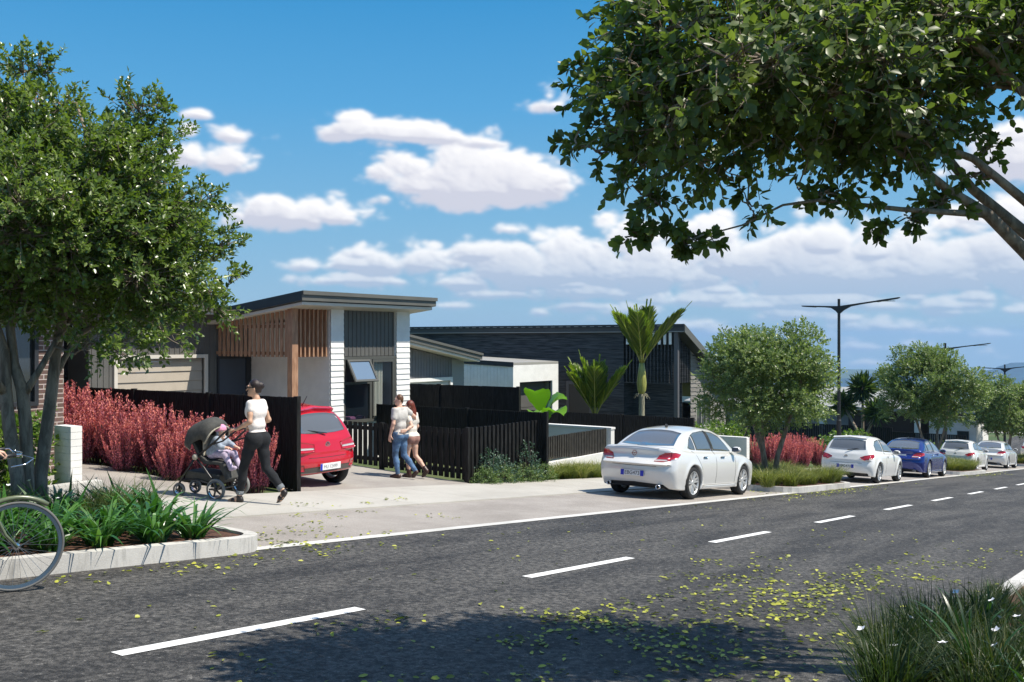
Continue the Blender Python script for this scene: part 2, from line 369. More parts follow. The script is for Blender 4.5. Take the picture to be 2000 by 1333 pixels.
# footpath slab panels with joints
mb = MB(); s0 = -14.0
while s0 < 76:
    a, c = s0 + 0.004, s0 + 1.996
    z = lambda s, h: float(gz(s)) + h
    mb.hexa([(a, 10.4, z(a, -.1)), (c, 10.4, z(c, -.1)), (c, 12.75, z(c, -.1)), (a, 12.75, z(a, -.1))],
            [(a, 10.4, z(a, .022)), (c, 10.4, z(c, .022)), (c, 12.75, z(c, .026)), (a, 12.75, z(a, .026))]); s0 += 2
tag(mb.build('footpath', M_path), kind='structure')
# driveways
sheet('driveway', [7.9, 9, 10.55], [12.755, 14, 16, 18, 20, 24, 26], 0.004, M_agg2)
sheet('driveway', [11.75, 14, 16.62], [12.755, 13, 14, 16, 18, 20, 21.4], 0.006, M_agg2)
sheet('driveway', [24.3, 25.5, 26.9], [12.755, 14, 16, 18, 20, 23.6], 0.006, M_path)
# centre line dashes (start and end measured along the street)
dd = [(3.38, 5.45), (7.72, 9.80), (12.05, 14.1), (16.35, 18.4), (20.7, 22.8), (25.0, 27.1), (29.4, 31.4), (33.6, 35.7), (38, 40.1), (42.3, 44.4), (46.6, 48.7), (51, 53), (55.3, 57.4), (59.6, 61.7), (-1.0, 1.1), (-5.3, -3.2), (-9.6, -7.5)]
V = []; F = []
for a, c in dd:
    k = len(V); V += [(a, 5.25, gz(a) + .004), (c, 5.25, gz(c) + .004), (c, 5.37, gz(c) + .004), (a, 5.37, gz(a) + .004)]; F.append([k, k + 1, k + 2, k + 3])
tag(np_mesh('road_marking', V, F, M_line), kind='structure')
# cross street at the foot of the hill
sheet('cross_street', [78, 84, 92, 97], [-80, -20, 0, 20, 60, 120], 0.0, M_asph, lotf=False)
sheet('cross_street_path', [98, 100.5], [-80, 0, 120], 0.10, M_path, lotf=False)
sheet('cross_street_verge', [74.8, 77.6], [12, 20, 120], 0.08, M_path, lotf=False)
sheet('far_lawn', [101, 118], [-80, 0, 120], 0.12, mat('lawn', (0.12, 0.22, 0.03), 0.9, 0.3, 0.6), lotf=False)

M_soil = mat('bark_mulch', (0.085, 0.038, 0.022), 0.95, 0.6, 30, 1.0, 45)
def planter(pts, name_l, h=0.16, w=0.14, soil=0.13):
    """raised concrete kerb ring round a mulched bed; pts = outer outline counter-clockwise"""
    P = [Vector((x, y)) for x, y in pts]; n = len(P); mb = MB(); outer = []; inner = []
    for i in range(n):
        a, b_, c = P[i - 1], P[i], P[(i + 1) % n]
        n1 = Vector((-(b_ - a).y, (b_ - a).x)).normalized(); n2 = Vector((-(c - b_).y, (c - b_).x)).normalized()
        nn = (n1 + n2); nn = nn / max(0.3, nn.length_squared) * 2
        outer.append(b_); inner.append(b_ + nn * w)
    for i in range(n):
        j = (i + 1) % n
        def z(p, hh): return (p.x, p.y, float(gz(p.x)) + hh)
        segs = max(1, int((outer[j] - outer[i]).length / 6))
        for k in range(segs):
            A = outer[i].lerp(outer[j], k / segs); B = outer[i].lerp(outer[j], (k + 1) / segs); Cc = inner[i].lerp(inner[j], (k + 1) / segs); Dd = inner[i].lerp(inner[j], k / segs)
            mb.add([z(A, -.1), z(B, -.1), z(B, h), z(A, h), z(Dd, -.1), z(Cc, -.1), z(Cc, h), z(Dd, h)], [(0, 1, 2, 3), (3, 2, 6, 7), (5, 4, 7, 6)])
    tag(mb.build('kerb', M_kerb), kind='structure')
    # mulch
    c = sum(inner, Vector((0, 0))) / n
    V = [(p.x, p.y, float(gz(p.x)) + soil) for p in inner] + [(c.x, c.y, float(gz(c.x)) + soil)]
    mb = MB().add(V, [(i, (i + 1) % n, n) for i in range(n)]); tag(mb.build('garden_bed', M_soil), kind='structure')
def arc(cx, cy, r, a0, a1, n=6): return [(cx + r * math.cos(R(a0 + (a1 - a0) * i / n)), cy + r * math.sin(R(a0 + (a1 - a0) * i / n))) for i in range(n + 1)]
planter([(-14, 7.95)] + arc(6.45, 8.4, 0.45, -90, 0) + arc(6.45, 9.9, 0.45, 0, 90) + [(-14, 10.37)], '')
planter([(22.35, 9.6)] + arc(23.6, 8.75, 0.75, 200, 270, 4) + arc(27.4, 8.7, 0.7, -90, 0, 5) + [(28.15, 10.37), (22.35, 10.37)], '', 0.14)
planter(arc(44.0, 8.7, 0.7, 180, 270, 4) + arc(48.2, 8.7, 0.7, -90, 0, 5) + [(48.9, 10.37), (43.3, 10.37)], '', 0.14)
planter(arc(66.6, 8.7, 0.7, 180, 270, 4) + arc(71, 8.7, 0.7, -90, 0, 5) + [(71.7, 10.37), (65.9, 10.37)], '', 0.14)
# kerb and bed on the near side of the street
mb = MB()
for a, c in [(-14, 0), (0, 14), (14, 30), (30, 50), (50, 66), (66, 77)]:
    z = lambda s, h: float(gz(s)) + h
    mb.hexa([(a, 1.47, z(a, -.1)), (c, 1.47, z(c, -.1)), (c, 1.63, z(c, -.1)), (a, 1.63, z(a, -.1))], [(a, 1.47, z(a, .14)), (c, 1.47, z(c, .14)), (c, 1.62, z(c, .14)), (a, 1.62, z(a, .14))])
tag(mb.build('kerb', M_kerb), kind='structure')
sheet('garden_bed', [-14, 0, 14, 30, 60], [-1.2, 1.47], 0.11, M_soil, lotf=False)
# hills and far country
def ridge(name, pts, y0, y1, m, base=-178):
    """a solid ridge: crest heights along bearing, sloping to the ground on both sides"""
    n = len(pts); V = []; k = 9
    for (x, y, z) in pts:
        d = math.hypot(x, y); ux, uy = x / d, y / d
        for j in range(k):
            t = j / (k - 1) * 2 - 1; hh = (1 - abs(t)) ** 0.8
            jit = RNG.normal(0, 5) if 0 < j < k - 1 and j != k // 2 else 0
            V.append((x + ux * t * 900, y + uy * t * 900, base + (z - base) * hh + jit))
    F = [[i * k + j, i * k + j + 1, (i + 1) * k + j + 1, (i + 1) * k + j] for i in range(n - 1) for j in range(k - 1)]
    return tag(np_mesh(name, V, F, m, smooth=True), kind='structure')
M_hill = mat('hazed_hill_bush', (0.012, 0.045, 0.062), 0.95, 0.5, 0.02)  # bush colour shifted to blue, painting in part of the distant haze
hp = [[(3527, 1251, -190.7), (3593, 1158, -171.8), (3648, 1081, -139.6), (3664, 1058, -139.6), (3692, 1019, -126.3), (3714, 989, -113.1), (3736, 958, -96.0), (3769, 911, -77.1), (3802, 865, -84.6), (3835, 819, -103.6), (3867, 772, -133.9), (3900, 726, -160.4)], [(4928, 1007, -205.4), (4984, 928, -171.5), (5019, 878, -147.3), (5061, 819, -135.2), (5082, 789, -118.3), (5117, 740, -101.3), (5166, 671, -98.9), (5236, 572, -94.1), (5320, 454, -113.4), (5433, 296, -152.2), (5573, 99, -205.4)], [(1759, 4775, -218.4), (2143, 4235, -178.6), (2528, 3694, -196.3), (3040, 2973, -172.0), (3424, 2433, -200.7), (3808, 1892, -183.0), (4064, 1532, -214.0)], [(5024, 180, -183.0), (5216, -90, -127.7), (5600, -631, -105.6), (6241, -1532, -149.9), (7009, -2613, -183.0)]]
for h in hp: ridge('hills', h, 0, 0, M_hill)

# ---------------------------------------------------------------- buildings
def L2W(face, c, a, n, z):
    return (a, c - n, z) if face == 'y' else (c - n, a, z)
def boards(mb, face, c, a0, a1, z0, z1, pitch=0.15, out=0.022, top=None):
    """lapped weatherboards on a wall; outward is -y (face 'y') or -x (face 'x'); top(a) limits the height"""
    z = z0
    while z < (z1 if top is None else max(top(a0), top(a1))) - 0.01:
        if top is None:
            zt = min(z + pitch, z1)
            P = [L2W(face, c, a0, 0, z), L2W(face, c, a1, 0, z), L2W(face, c, a1, out, z), L2W(face, c, a0, out, z)]
            Q = [L2W(face, c, a0, 0, zt), L2W(face, c, a1, 0, zt), L2W(face, c, a1, 0.004, zt), L2W(face, c, a0, 0.004, zt)]
            mb.hexa(P, Q)
        else:
            b0, b1 = a0, a1
            ta, tb = top(a0) - z, top(a1) - z
            if min(ta, tb) < 0.0:
                t = ta / (ta - tb) if ta != tb else 0
                if ta > 0: b1 = a0 + (a1 - a0) * t
                else: b0 = a0 + (a1 - a0) * t
            za = min(z + pitch, max(top(b0), z + .002)); zb = min(z + pitch, max(top(b1), z + .002))
            P = [L2W(face, c, b0, 0, z), L2W(face, c, b1, 0, z), L2W(face, c, b1, out, z), L2W(face, c, b0, out, z)]
            Q = [L2W(face, c, b0, 0, za), L2W(face, c, b1, 0, zb), L2W(face, c, b1, 0.004, zb), L2W(face, c, b0, 0.004, za)]
            mb.hexa(P, Q)
        z += pitch
    return mb
def ribs(mb, face, c, a0, a1, z0, z1, pitch=0.15, w=0.022, d=0.014, top=None):
    """vertical cladding: narrow ribs on a flat backing"""
    tf = top or (lambda a: z1)
    B = [L2W(face, c, a0, -0.02, z0), L2W(face, c, a1, -0.02, z0), L2W(face, c, a1, 0, z0), L2W(face, c, a0, 0, z0)]
    T = [L2W(face, c, a0, -0.02, tf(a0)), L2W(face, c, a1, -0.02, tf(a1)), L2W(face, c, a1, 0, tf(a1)), L2W(face, c, a0, 0, tf(a0))]
    mb.hexa(B, T); a = a0 + pitch / 2
    while a < a1 - w:
        B = [L2W(face, c, a, 0.001, z0), L2W(face, c, a + w, 0.001, z0), L2W(face, c, a + w, d, z0), L2W(face, c, a, d, z0)]
        T = [L2W(face, c, a, 0.001, tf(a)), L2W(face, c, a + w, 0.001, tf(a + w)), L2W(face, c, a + w, d, tf(a + w)), L2W(face, c, a, d, tf(a))]
        mb.hexa(B, T); a += pitch
    return mb
M_white = mat('white_board_paint', (0.78, 0.77, 0.74), 0.55, 0.05, 3)
M_grey = mat('grey_cladding', (0.105, 0.103, 0.095), 0.55, 0.10, 2)
M_dgrey = mat('dark_grey_cladding', (0.060, 0.060, 0.058), 0.55, 0.12, 2)
M_fascia = mat('grey_fascia', (0.115, 0.113, 0.10), 0.45, 0.08, 1.5)
M_dfascia = mat('charcoal_metal', (0.022, 0.024, 0.028), 0.5, 0.15, 2)
M_cream = mat('cream_trim', (0.60, 0.565, 0.50), 0.5, 0.04, 3)
M_sand = mat('sand_door', (0.40, 0.355, 0.29), 0.5, 0.05, 3)
M_alu = mat('window_frame', (0.085, 0.085, 0.075), 0.4, 0.05, 5)
M_tim = mat('oiled_timber', (0.43, 0.25, 0.15), 0.6, 0.4, 5, 0.2, 30, vmap=(7, 7, 0.7), col2=(0.25, 0.125, 0.068))
M_black = mat('black_stained_timber', (0.0115, 0.0115, 0.011), 0.65, 0.75, 6, 0.3, 30, vmap=(6, 6, 0.6), spec=0.22)
M_blackb = mat('black_stained_boards', (0.016, 0.017, 0.019), 0.6, 0, 3, 0.3, 12, vmap=(0.4, 0.4, 9), col2=(0.080, 0.080, 0.084), spec=.3)
M_bluedoor = mat('slate_blue_paint', (0.050, 0.062, 0.085), 0.35, 0.06, 2)
M_ggrey = mat('taupe_door', (0.105, 0.10, 0.092), 0.5, 0.06, 3)
M_roof = mat('pale_roof_metal', (0.34, 0.33, 0.30), 0.45, 0.08, 0.8)
M_plaster = mat('white_plaster', (0.74, 0.73, 0.70), 0.7, 0.05, 1.2)
M_curtain = mat('curtain_cloth', (0.72, 0.74, 0.66), 0.9)
M_mauve = mat('mauve_fabric', (0.22, 0.08, 0.20), 0.9, 0.2, 5)
M_room = mat('room_paint', (0.13, 0.105, 0.13), 0.9)
def glassmat(name, tint=(0.55, 0.6, 0.65), rough=0.02, alpha=0.35):
    if name in MATS: return MATS[name]
    m, t, b, bs = newmat(name)
    bs.inputs['Base Color'].default_value = (*tint, 1); bs.inputs['Roughness'].default_value = rough
    bs.inputs['Specular IOR Level'].default_value = 0.8; bs.inputs['Alpha'].default_value = alpha
    bn = b.n('ShaderNodeBump'); bn.inputs['Strength'].default_value = 0.05; bn.inputs['Distance'].default_value = 0.02
    t.links.new(b.noise(b.n('ShaderNodeTexCoord').outputs['Object'], 1.3, 2), bn.inputs['Height']); t.links.new(bn.outputs[0], bs.inputs['Normal'])
    MATS[name] = m; return m
M_glass = glassmat('window_glass', (0.02, 0.03, 0.04), 0.03, 0.22)
M_glassd = mat('dark_window_glass', (0.035, 0.04, 0.045), 0.05, spec=1.0)
def slab_part(name, m, parent, P, th, **k):
    """roof slab: P = four top corners (x,y,z) anticlockwise from above"""
    mb = MB(); mb.hexa([(x, y, z - th) for x, y, z in P], P); return mb.build(name, m, parent, **k)

# ---- white and grey house with the timber batten porch
ox, oy, oz = 17.7, 18.3, -1.4
def house(name, label, loc=(0, 0, 0)):
    return empty(name, loc, 0, label, 'house')
H1 = house('house', 'white weatherboard and grey clad house with a timber batten porch and flat charcoal edged roof')
rz1 = lambda y: 2.46 - 0.12 * (y - 17.7)
boards(MB(), 'y', 18.3, 20.2, 20.75, -1.6, 2.46).build('weatherboard_wall', M_white, H1)
boards(boards(MB(), 'y', 18.3, 17.70, 18.16, -1.6, 2.46), 'x', 17.70, 18.32, 21.38, -1.6, 2.40, top=rz1).build('weatherboard_wall', M_white, H1)
mb = MB()
mb.box(17.72, 17.86, 18.33, 25, -1.8, 2.0).box(20.6, 20.74, 18.33, 25, -1.8, 2.0).box(17.86, 18.18, 18.33, 18.5, -1.8, 2.45).box(20.18, 20.6, 18.33, 18.5, -1.8, 2.45)
mb.box(18.18, 20.18, 18.40, 18.5, 1.2, 2.4).box(18.18, 20.18, 18.36, 18.5, -1.8, -0.58).box(17.86, 20.6, 24.8, 25, -1.8, 1.4).box(17.72, 17.86, 18.34, 21, 2.0, 2.06)
mb.build('wall', M_plaster, H1)
ribs(MB(), 'y', 18.37, 18.17, 20.19, 1.17, 2.45, 0.155).build('cladding_panel', M_grey, H1)
# room behind the window
rm = MB(); rm.box(17.88, 20.58, 18.52, 22.0, -1.10, -1.05).box(17.88, 20.58, 21.9, 22.0, -1.05, 2.0).box(17.88, 20.58, 18.52, 21.9, 1.9, 2.0)
rm.build('room_lining', M_room, H1)
wf = MB(); F0 = 18.33
for (x0, x1, z0, z1) in [(18.17, 18.24, -0.6, 1.16), (20.12, 20.19, -0.6, 1.16), (18.24, 20.12, 1.08, 1.16), (18.24, 20.12, -0.6, -0.52), (19.16, 19.24, -0.52, 1.08), (18.24, 19.16, 0.42, 0.49)]:
    wf.box(x0, x1, F0 - 0.02, F0 + 0.06, z0, z1)
wf.box(19.26, 20.1, 18.3, 18.36, 1.0, 1.075).box(19.26, 19.31, 18.3, 18.36, -0.5, 1.0).box(20.05, 20.1, 18.3, 18.36, -0.5, 1.0).box(19.26, 20.1, 18.3, 18.36, -0.52, -0.46)
win = wf.build('window', M_alu, H1)
MB().box(18.24, 19.16, 18.36, 18.366, -0.52, 0.42).build('pane', M_glass, win)
MB().box(19.31, 20.05, 18.33, 18.336, -0.46, 1.0).build('pane', M_glass, win)
# open awning sash, hinged at the head
sash = MB(); zb, yb = 0.50, 17.97
def spt(x, t): return (x, 18.29 + (yb - 18.29) * t, 1.07 + (zb - 1.07) * t)
for (x0, x1, t0, t1) in [(18.27, 18.33, 0, 1), (19.07, 19.13, 0, 1), (18.33, 19.07, 0, 0.09), (18.33, 19.07, 0.91, 1)]:
    B = [spt(x0, t1), spt(x1, t1), spt(x1, t0), spt(x0, t0)]
    sash.hexa([(x, y + 0.02, z - 0.012) for x, y, z in B], [(x, y - 0.02, z + 0.012) for x, y, z in B])
sa = sash.build('awning_sash', M_alu, win)
np_mesh('sash_glass', [spt(18.33, .09), spt(19.07, .09), spt(19.07, .91), spt(18.33, .91)], [[0, 1, 2, 3]], mat('sky_tinted_glass', (.14, .20, .28), .06, spec=1.0, coat=1.0), win)  # pale blue base colour stands in for reflected sky
# curtain with folds
V = []; n = 34
for i in range(n + 1):
    x = 19.46 + 0.34 * i / n; y = 18.47 + 0.035 * math.sin(i * 1.5)
    V += [(x, y, -1.0), (x + 0.01 * math.sin(i), y, 1.05)]
F = [[2 * i, 2 * i + 2, 2 * i + 3, 2 * i + 1] for i in range(n)]
cu = np_mesh('curtain', V, F, M_curtain, smooth=True); tag(cu, 'pale gathered curtain hanging behind the right pane of the bedroom window', 'curtain')
bd = MB().box(18.0, 19.7, 18.9, 20.9, -1.0, -0.62).box(18.05, 19.65, 18.95, 20.0, -0.62, -0.50)
bd2 = empty('bed', (0, 0, 0), 0, 'mauve covered bed standing inside the bedroom window', 'bed')
bd.build('mattress', M_mauve, bd2, bevel=0.05); MB().box(18.0, 19.7, 20.9, 21.0, -1.0, 0.0).build('headboard', mat('grey_fabric', (0.10, 0.09, 0.12), 0.9), bd2)
MB().box(18.1, 18.8, 18.93, 19.3, -0.50, -0.38).build('pillow', mat('pale_linen', (0.6, 0.58, 0.62), 0.9), bd2, bevel=0.04)
# roofs
P = lambda x, y: (x, y, 2.78 - 0.12 * (y - 17.7))
slab_part('roof', M_fascia, H1, [P(16.18, 17.7), P(21.2, 17.7), P(21.2, 25.4), P(16.18, 25.4)], 0.23)
mb = MB(); mb.hexa([(16.16, 17.69, 2.555), (16.175, 17.69, 2.555), (16.175, 21.0, 2.16), (16.16, 21.0, 2.16)], [(16.16, 17.69, 2.785), (16.175, 17.69, 2.785), (16.175, 21.0, 2.39), (16.16, 21.0, 2.39)])
mb.build('barge_board', M_dfascia, H1)
MB().box(16.18, 21.22, 17.655, 17.698, 2.695, 2.79).build('gutter', M_fascia, H1)
mb = MB(); q = lambda x, y, d: (x, y, 2.53 - 0.12 * (y - 17.7) - d)
mb.hexa([q(16.24, 17.76, .075), q(21.1, 17.76, .075), q(21.1, 25, .075), q(16.24, 25, .075)], [q(16.24, 17.76, 0), q(21.1, 17.76, 0), q(21.1, 25, 0), q(16.24, 25, 0)])
mb.build('soffit', M_cream, H1)
slab_part('roof', M_fascia, H1, [(9.8, 20.85, 2.52), (16.15, 20.85, 2.52), (16.15, 27, 1.9), (9.8, 27, 1.9)], 0.19)
MB().box(9.85, 16.15, 20.9, 21.4, 2.26, 2.325).build('soffit', M_cream, H1)
# porch post and battens
MB().box(16.42, 16.62, 18.32, 18.50, -1.6, 2.44).build('porch_post', M_tim, H1, bevel=0.008)
mb = MB(); y = 18.56
while y < 21.3:
    mb.box(16.48, 16.505, y, y + 0.098, 1.17, rz1(y) - 0.02); y += 0.172
mb.box(16.52, 16.56, 18.5, 21.38, 1.22, 1.30).box(16.52, 16.56, 18.5, 21.38, 1.9, 1.98)
mb.build('batten_screen', M_tim, H1)
mb = MB(); x = 16.72
while x < 17.62:
    mb.box(x, x + 0.045, 18.36, 18.50, 1.17, 2.38); x += 0.145
mb.box(16.62, 17.68, 18.505, 18.54, 1.22, 1.30).box(16.62, 17.68, 18.505, 18.54, 2.2, 2.3)
mb.build('batten_screen', M_tim, H1)
# entrance wall, door, garage wall
mb = ribs(MB(), 'y', 21.4, 12.9, 13.52, -1.6, 2.3); ribs(mb, 'y', 21.4, 16.24, 16.55, -1.6, 2.2); ribs(mb, 'y', 21.4, 13.52, 16.24, 1.22, 2.28)
mb.box(12.9, 13.04, 21.42, 27, -1.8, 1.85).box(13.04, 17.7, 26.8, 27, -1.8, 1.85).box(16.56, 17.72, 21.42, 21.5, -1.6, 2.0)
mb.build('cladding_wall', M_grey, H1)
MB().box(16.56, 16.62, 21.37, 21.42, -1.2, 1.16).box(17.50, 17.66, 21.36, 21.42, -1.2, 1.16).box(16.62, 17.50, 21.37, 21.42, 1.09, 1.16).build('door_frame', M_dfascia, H1)
dr = MB().box(16.63, 17.49, 21.38, 21.415, -1.15, 1.085).build('door', M_bluedoor, H1)
MB().box(17.38, 17.42, 21.33, 21.379, -0.1, 0.15).build('handle', M_alu, dr)
MB().box(13.53, 13.62, 21.34, 21.40, -1.2, 1.22).box(16.14, 16.23, 21.34, 21.40, -1.2, 1.22).box(13.62, 16.14, 21.34, 21.40, 1.13, 1.22).build('door_frame', M_cream, H1)
mb = MB(); z = -1.2
while z < 1.1:
    zt = min(z + 0.245, 1.125)
    mb.hexa([(13.62, 21.50, z), (16.14, 21.50, z), (16.14, 21.455, z), (13.62, 21.455, z)], [(13.62, 21.50, zt), (16.14, 21.50, zt), (16.14, 21.482, zt), (13.62, 21.482, zt)]); z += 0.25
mb.build('garage_door', M_sand, H1)

# ---- brick house at the left edge
def brickmat():
    m, t, b, bs = newmat('brown_brick'); tcn = b.n('ShaderNodeTexCoord').outputs['Object']
    sp = b.n('ShaderNodeSeparateXYZ'); t.links.new(tcn, sp.inputs[0]); cb = b.n('ShaderNodeCombineXYZ')
    b.set(cb.inputs[0], b.m('ADD', sp.outputs[0], sp.outputs[1])); b.set(cb.inputs[1], sp.outputs[2])
    br = b.n('ShaderNodeTexBrick'); t.links.new(cb.outputs[0], br.inputs['Vector'])
    br.inputs['Scale'].default_value = 1; br.inputs['Brick Width'].default_value = 0.235; br.inputs['Row Height'].default_value = 0.083
    br.inputs['Mortar Size'].default_value = 0.011; br.inputs['Mortar Smooth'].default_value = 0.25
    br.inputs['Color1'].default_value = (0.105, 0.062, 0.050, 1); br.inputs['Color2'].default_value = (0.165, 0.105, 0.088, 1); br.inputs['Mortar'].default_value = (0.44, 0.37, 0.33, 1)
    t.links.new(b.mix(0.25, br.outputs[0], b.noise(tcn, 30, 4, out=1), 'OVERLAY'), bs.inputs['Base Color']); bs.inputs['Roughness'].default_value = 0.85
    bn = b.n('ShaderNodeBump'); bn.inputs['Strength'].default_value = 0.8; bn.inputs['Distance'].default_value = 0.01; bn.invert = True
    t.links.new(br.outputs['Fac'], bn.inputs['Height']); t.links.new(bn.outputs[0], bs.inputs['Normal']); return m
M_brick = brickmat()
H0 = house('house', 'brown brick house with a black framed window, behind the leaning trunks at the left edge')
mb = MB(); mb.box(8.84, 9.3, 16.2, 16.4, -1.3, 2.4).box(-4, 6.4, 16.2, 16.4, -1.3, 2.4).box(6.4, 8.84, 16.2, 16.4, -1.3, 0.47).box(6.4, 8.84, 16.2, 16.4, 2.0, 2.4)
mb.box(9.1, 9.3, 16.4, 24, -1.3, 2.4).box(-4, 9.1, 23.8, 24, -1.3, 2.4); mb.build('brick_wall', M_brick, H0)
wf = MB().box(6.4, 6.47, 16.17, 16.3, 0.47, 2.0).box(8.77, 8.84, 16.17, 16.3, 0.47, 2.0).box(6.47, 8.77, 16.17, 16.3, 0.47, 0.54).box(6.47, 8.77, 16.17, 16.3, 1.93, 2.0).box(7.85, 7.91, 16.2, 16.28, 0.54, 1.93)
w0 = wf.build('window', M_dfascia, H0); MB().box(6.47, 8.77, 16.25, 16.256, 0.54, 1.93).build('pane', M_glassd, w0)
slab_part('roof', M_dfascia, H0, [(-4.6, 15.6, 2.62), (9.6, 15.6, 2.62), (9.6, 24.5, 3.6), (-4.6, 24.5, 3.6)], 0.22)
MB().box(-4.5, 9.5, 15.65, 16.2, 2.32, 2.38).build('soffit', M_cream, H0)

# ---- grey clad house with the flat roofed white garage
H2 = house('house', 'low grey clad house with raked roof and flat roofed white garage')
rt = lambda x: 1.78 - 0.166 * (x - 26.1)
ww = lambda x: rt(x) - 0.36
mb = ribs(MB(), 'y', 23.6, 21.5, 25.4, -2.4, 2, 0.16, top=ww); ribs(mb, 'y', 23.6, 25.4, 29.2, 0.20, 2, 0.16, top=ww)
mb.build('cladding_wall', mat('mid_grey_cladding', (0.155, 0.155, 0.165), 0.55, 0.08, 2), H2)
mb = MB(); boards(mb, 'y', 23.6, 29.2, 29.95, -2.8, 1, 0.16, top=ww)
mb.build('weatherboard_wall', mat('light_grey_paint', (0.30, 0.295, 0.28), 0.6), H2)
mb = MB(); mb.box(21.5, 21.6, 23.64, 31, -2.6, 1.4).box(29.8, 29.94, 23.64, 31, -2.9, 0.7).box(21.6, 29.8, 30.9, 31, -2.8, 0.6); mb.build('wall', M_plaster, H2)
slab_part('roof', M_fascia, H2, [(21, 22.95, rt(21)), (30.3, 22.95, rt(30.3)), (30.3, 31.4, rt(30.3)), (21, 31.4, rt(21))], 0.24)
mb = MB(); mb.hexa([(21.05, 23, rt(21) - .335), (30.2, 23, rt(30.2) - .335), (30.2, 31, rt(30.2) - .335), (21.05, 31, rt(21) - .335)], [(21.05, 23, rt(21) - .25), (30.2, 23, rt(30.2) - .25), (30.2, 31, rt(30.2) - .25), (21.05, 31, rt(21) - .25)])
mb.build('soffit', M_cream, H2)
mb = MB(); mb.hexa([(21, 22.9, rt(21) - .08), (30.32, 22.9, rt(30.32) - .08), (30.32, 22.94, rt(30.32) - .08), (21, 22.94, rt(21) - .08)], [(21, 22.9, rt(21) + .01), (30.32, 22.9, rt(30.32) + .01), (30.32, 22.94, rt(30.32) + .01), (21, 22.94, rt(21) + .01)])
mb.build('gutter', M_fascia, H2)
MB().box(25.4, 29.2, 23.54, 23.6, 0.06, 0.19).box(29.06, 29.2, 23.54, 23.6, -2.3, 0.06).box(25.4, 25.54, 23.54, 23.6, -2.3, 0.06).build('door_frame', M_white, H2)
MB().box(25.54, 29.06, 23.62, 23.66, -2.3, 0.06).build('garage_door', M_cream, H2)
mb = MB(); mb.box(33.3, 33.78, 23.6, 23.8, -3.4, 0.55).box(36.32, 36.8, 23.6, 23.8, -3.4, 0.55).box(33.78, 36.32, 23.6, 23.8, -0.18, 0.55).box(36.6, 36.8, 23.8, 30, -3.4, 0.6).box(33.34, 36.6, 29.8, 30, -3.4, 0.6)
ribs(mb, 'x', 33.32, 23.8, 30, -3.2, 0.6, 0.18); mb.build('wall', M_white, H2)
slab_part('roof', M_roof, H2, [(33.3, 23.6, 0.66), (36.8, 23.6, 0.66), (36.8, 30, 0.92), (33.3, 30, 0.92)], 0.10)
mb = MB(); mb.hexa([(33.26, 23.58, .48), (33.295, 23.58, .48), (33.295, 30, .74), (33.26, 30, .74)], [(33.26, 23.58, .68), (33.295, 23.58, .68), (33.295, 30, .94), (33.26, 30, .94)]); mb.build('barge_board', M_dfascia, H2)
MB().box(33.78, 33.84, 23.66, 23.74, -2.9, -0.24).box(36.24, 36.32, 23.66, 23.74, -2.9, -0.24).box(33.78, 36.32, 23.66, 23.74, -0.24, -0.18).build('door_frame', M_dfascia, H2)
mb = MB(); z = -2.95
while z < -0.3: mb.box(33.84, 36.24, 23.95, 23.99, z, min(z + 0.53, -0.24)); z += 0.55
mb.build('garage_door', M_ggrey, H2)

# ---- black timber house with the steep roof
H3 = house('house', 'black stained timber house with slatted corner porch and steeply falling roof')
HX = 38.15
mb = boards(MB(), 'x', HX, 21.0, 38, -3.6, 1.95, 0.2, 0.03)
boards(mb, 'x', HX + 0.9, 18.6, 21.0, -3.9, 1.2, 0.2, 0.03); mb.box(HX, HX + .9, 21.0, 21.15, -3.9, 1.4)
mb.box(HX + .04, HX + .2, 21.16, 37.9, -3.9, 1.7)
mb.build('black_board_wall', M_blackb, H3)
rk = lambda x: 1.93 - 0.5 * (x - 38.0)
mb = MB(); boards(mb, 'y', 18.45, 39.55, 40.1, -3.9, 3, 0.18, 0.03, top=rk); boards(mb, 'y', 18.45, 41.7, 43.4, -3.9, 3, 0.18, 0.03, top=rk)
boards(mb, 'y', 18.45, 40.1, 41.7, -1.05, 3, 0.18, 0.03, top=rk); boards(mb, 'y', 18.45, 40.1, 41.7, -3.9, -2.3, 0.18, 0.03)
mb.box(43.25, 43.4, 18.5, 38, -4, -1.4).box(39.55, 43.3, 18.5, 18.6, -3.9, -3.4)
mb.build('weatherboard_wall', mat('weathered_grey_boards', (0.21, 0.195, 0.175), 0.7, 0.25, 3, vmap=(.5, .5, 6)), H3)
wn = MB().box(40.1, 40.17, 18.42, 18.5, -2.3, -1.05).box(41.63, 41.7, 18.42, 18.5, -2.3, -1.05).box(40.17, 41.63, 18.42, 18.5, -1.12, -1.05).box(40.17, 41.63, 18.42, 18.5, -2.3, -2.22).box(40.65, 40.7, 18.43, 18.5, -2.22, -1.12).box(41.15, 41.2, 18.43, 18.5, -2.22, -1.12).build('window', mat('pale_frame', (0.33, 0.32, 0.28), 0.5), H3)
MB().box(40.17, 41.63, 18.475, 18.48, -2.22, -1.12).build('pane', M_glassd, wn)
slab_part('roof', mat('dark_roof_metal', (0.055, 0.055, 0.058), 0.5, 0.1, 1), H3, [(37.95, 18.0, 2.27), (44.3, 18.0, -0.90), (44.3, 38.4, -0.90), (37.95, 38.4, 2.27)], 0.27)
mb = MB(); mb.box(37.90, 37.945, 17.97, 38.4, 2.16, 2.30); mb.build('gutter', M_dfascia, H3)
MB().box(37.925, 37.948, 18.0, 38.4, 1.955, 1.99).build('fascia_trim', mat('pale_metal', (0.30, 0.29, 0.27), 0.4), H3)
for i in range(46): MB().box(37.885, 37.899, 18.6 + i * 0.42, 18.82 + i * 0.42, 2.21, 2.235).build('gutter_bracket', mat('pale_metal', (0.30, 0.29, 0.27)), H3)
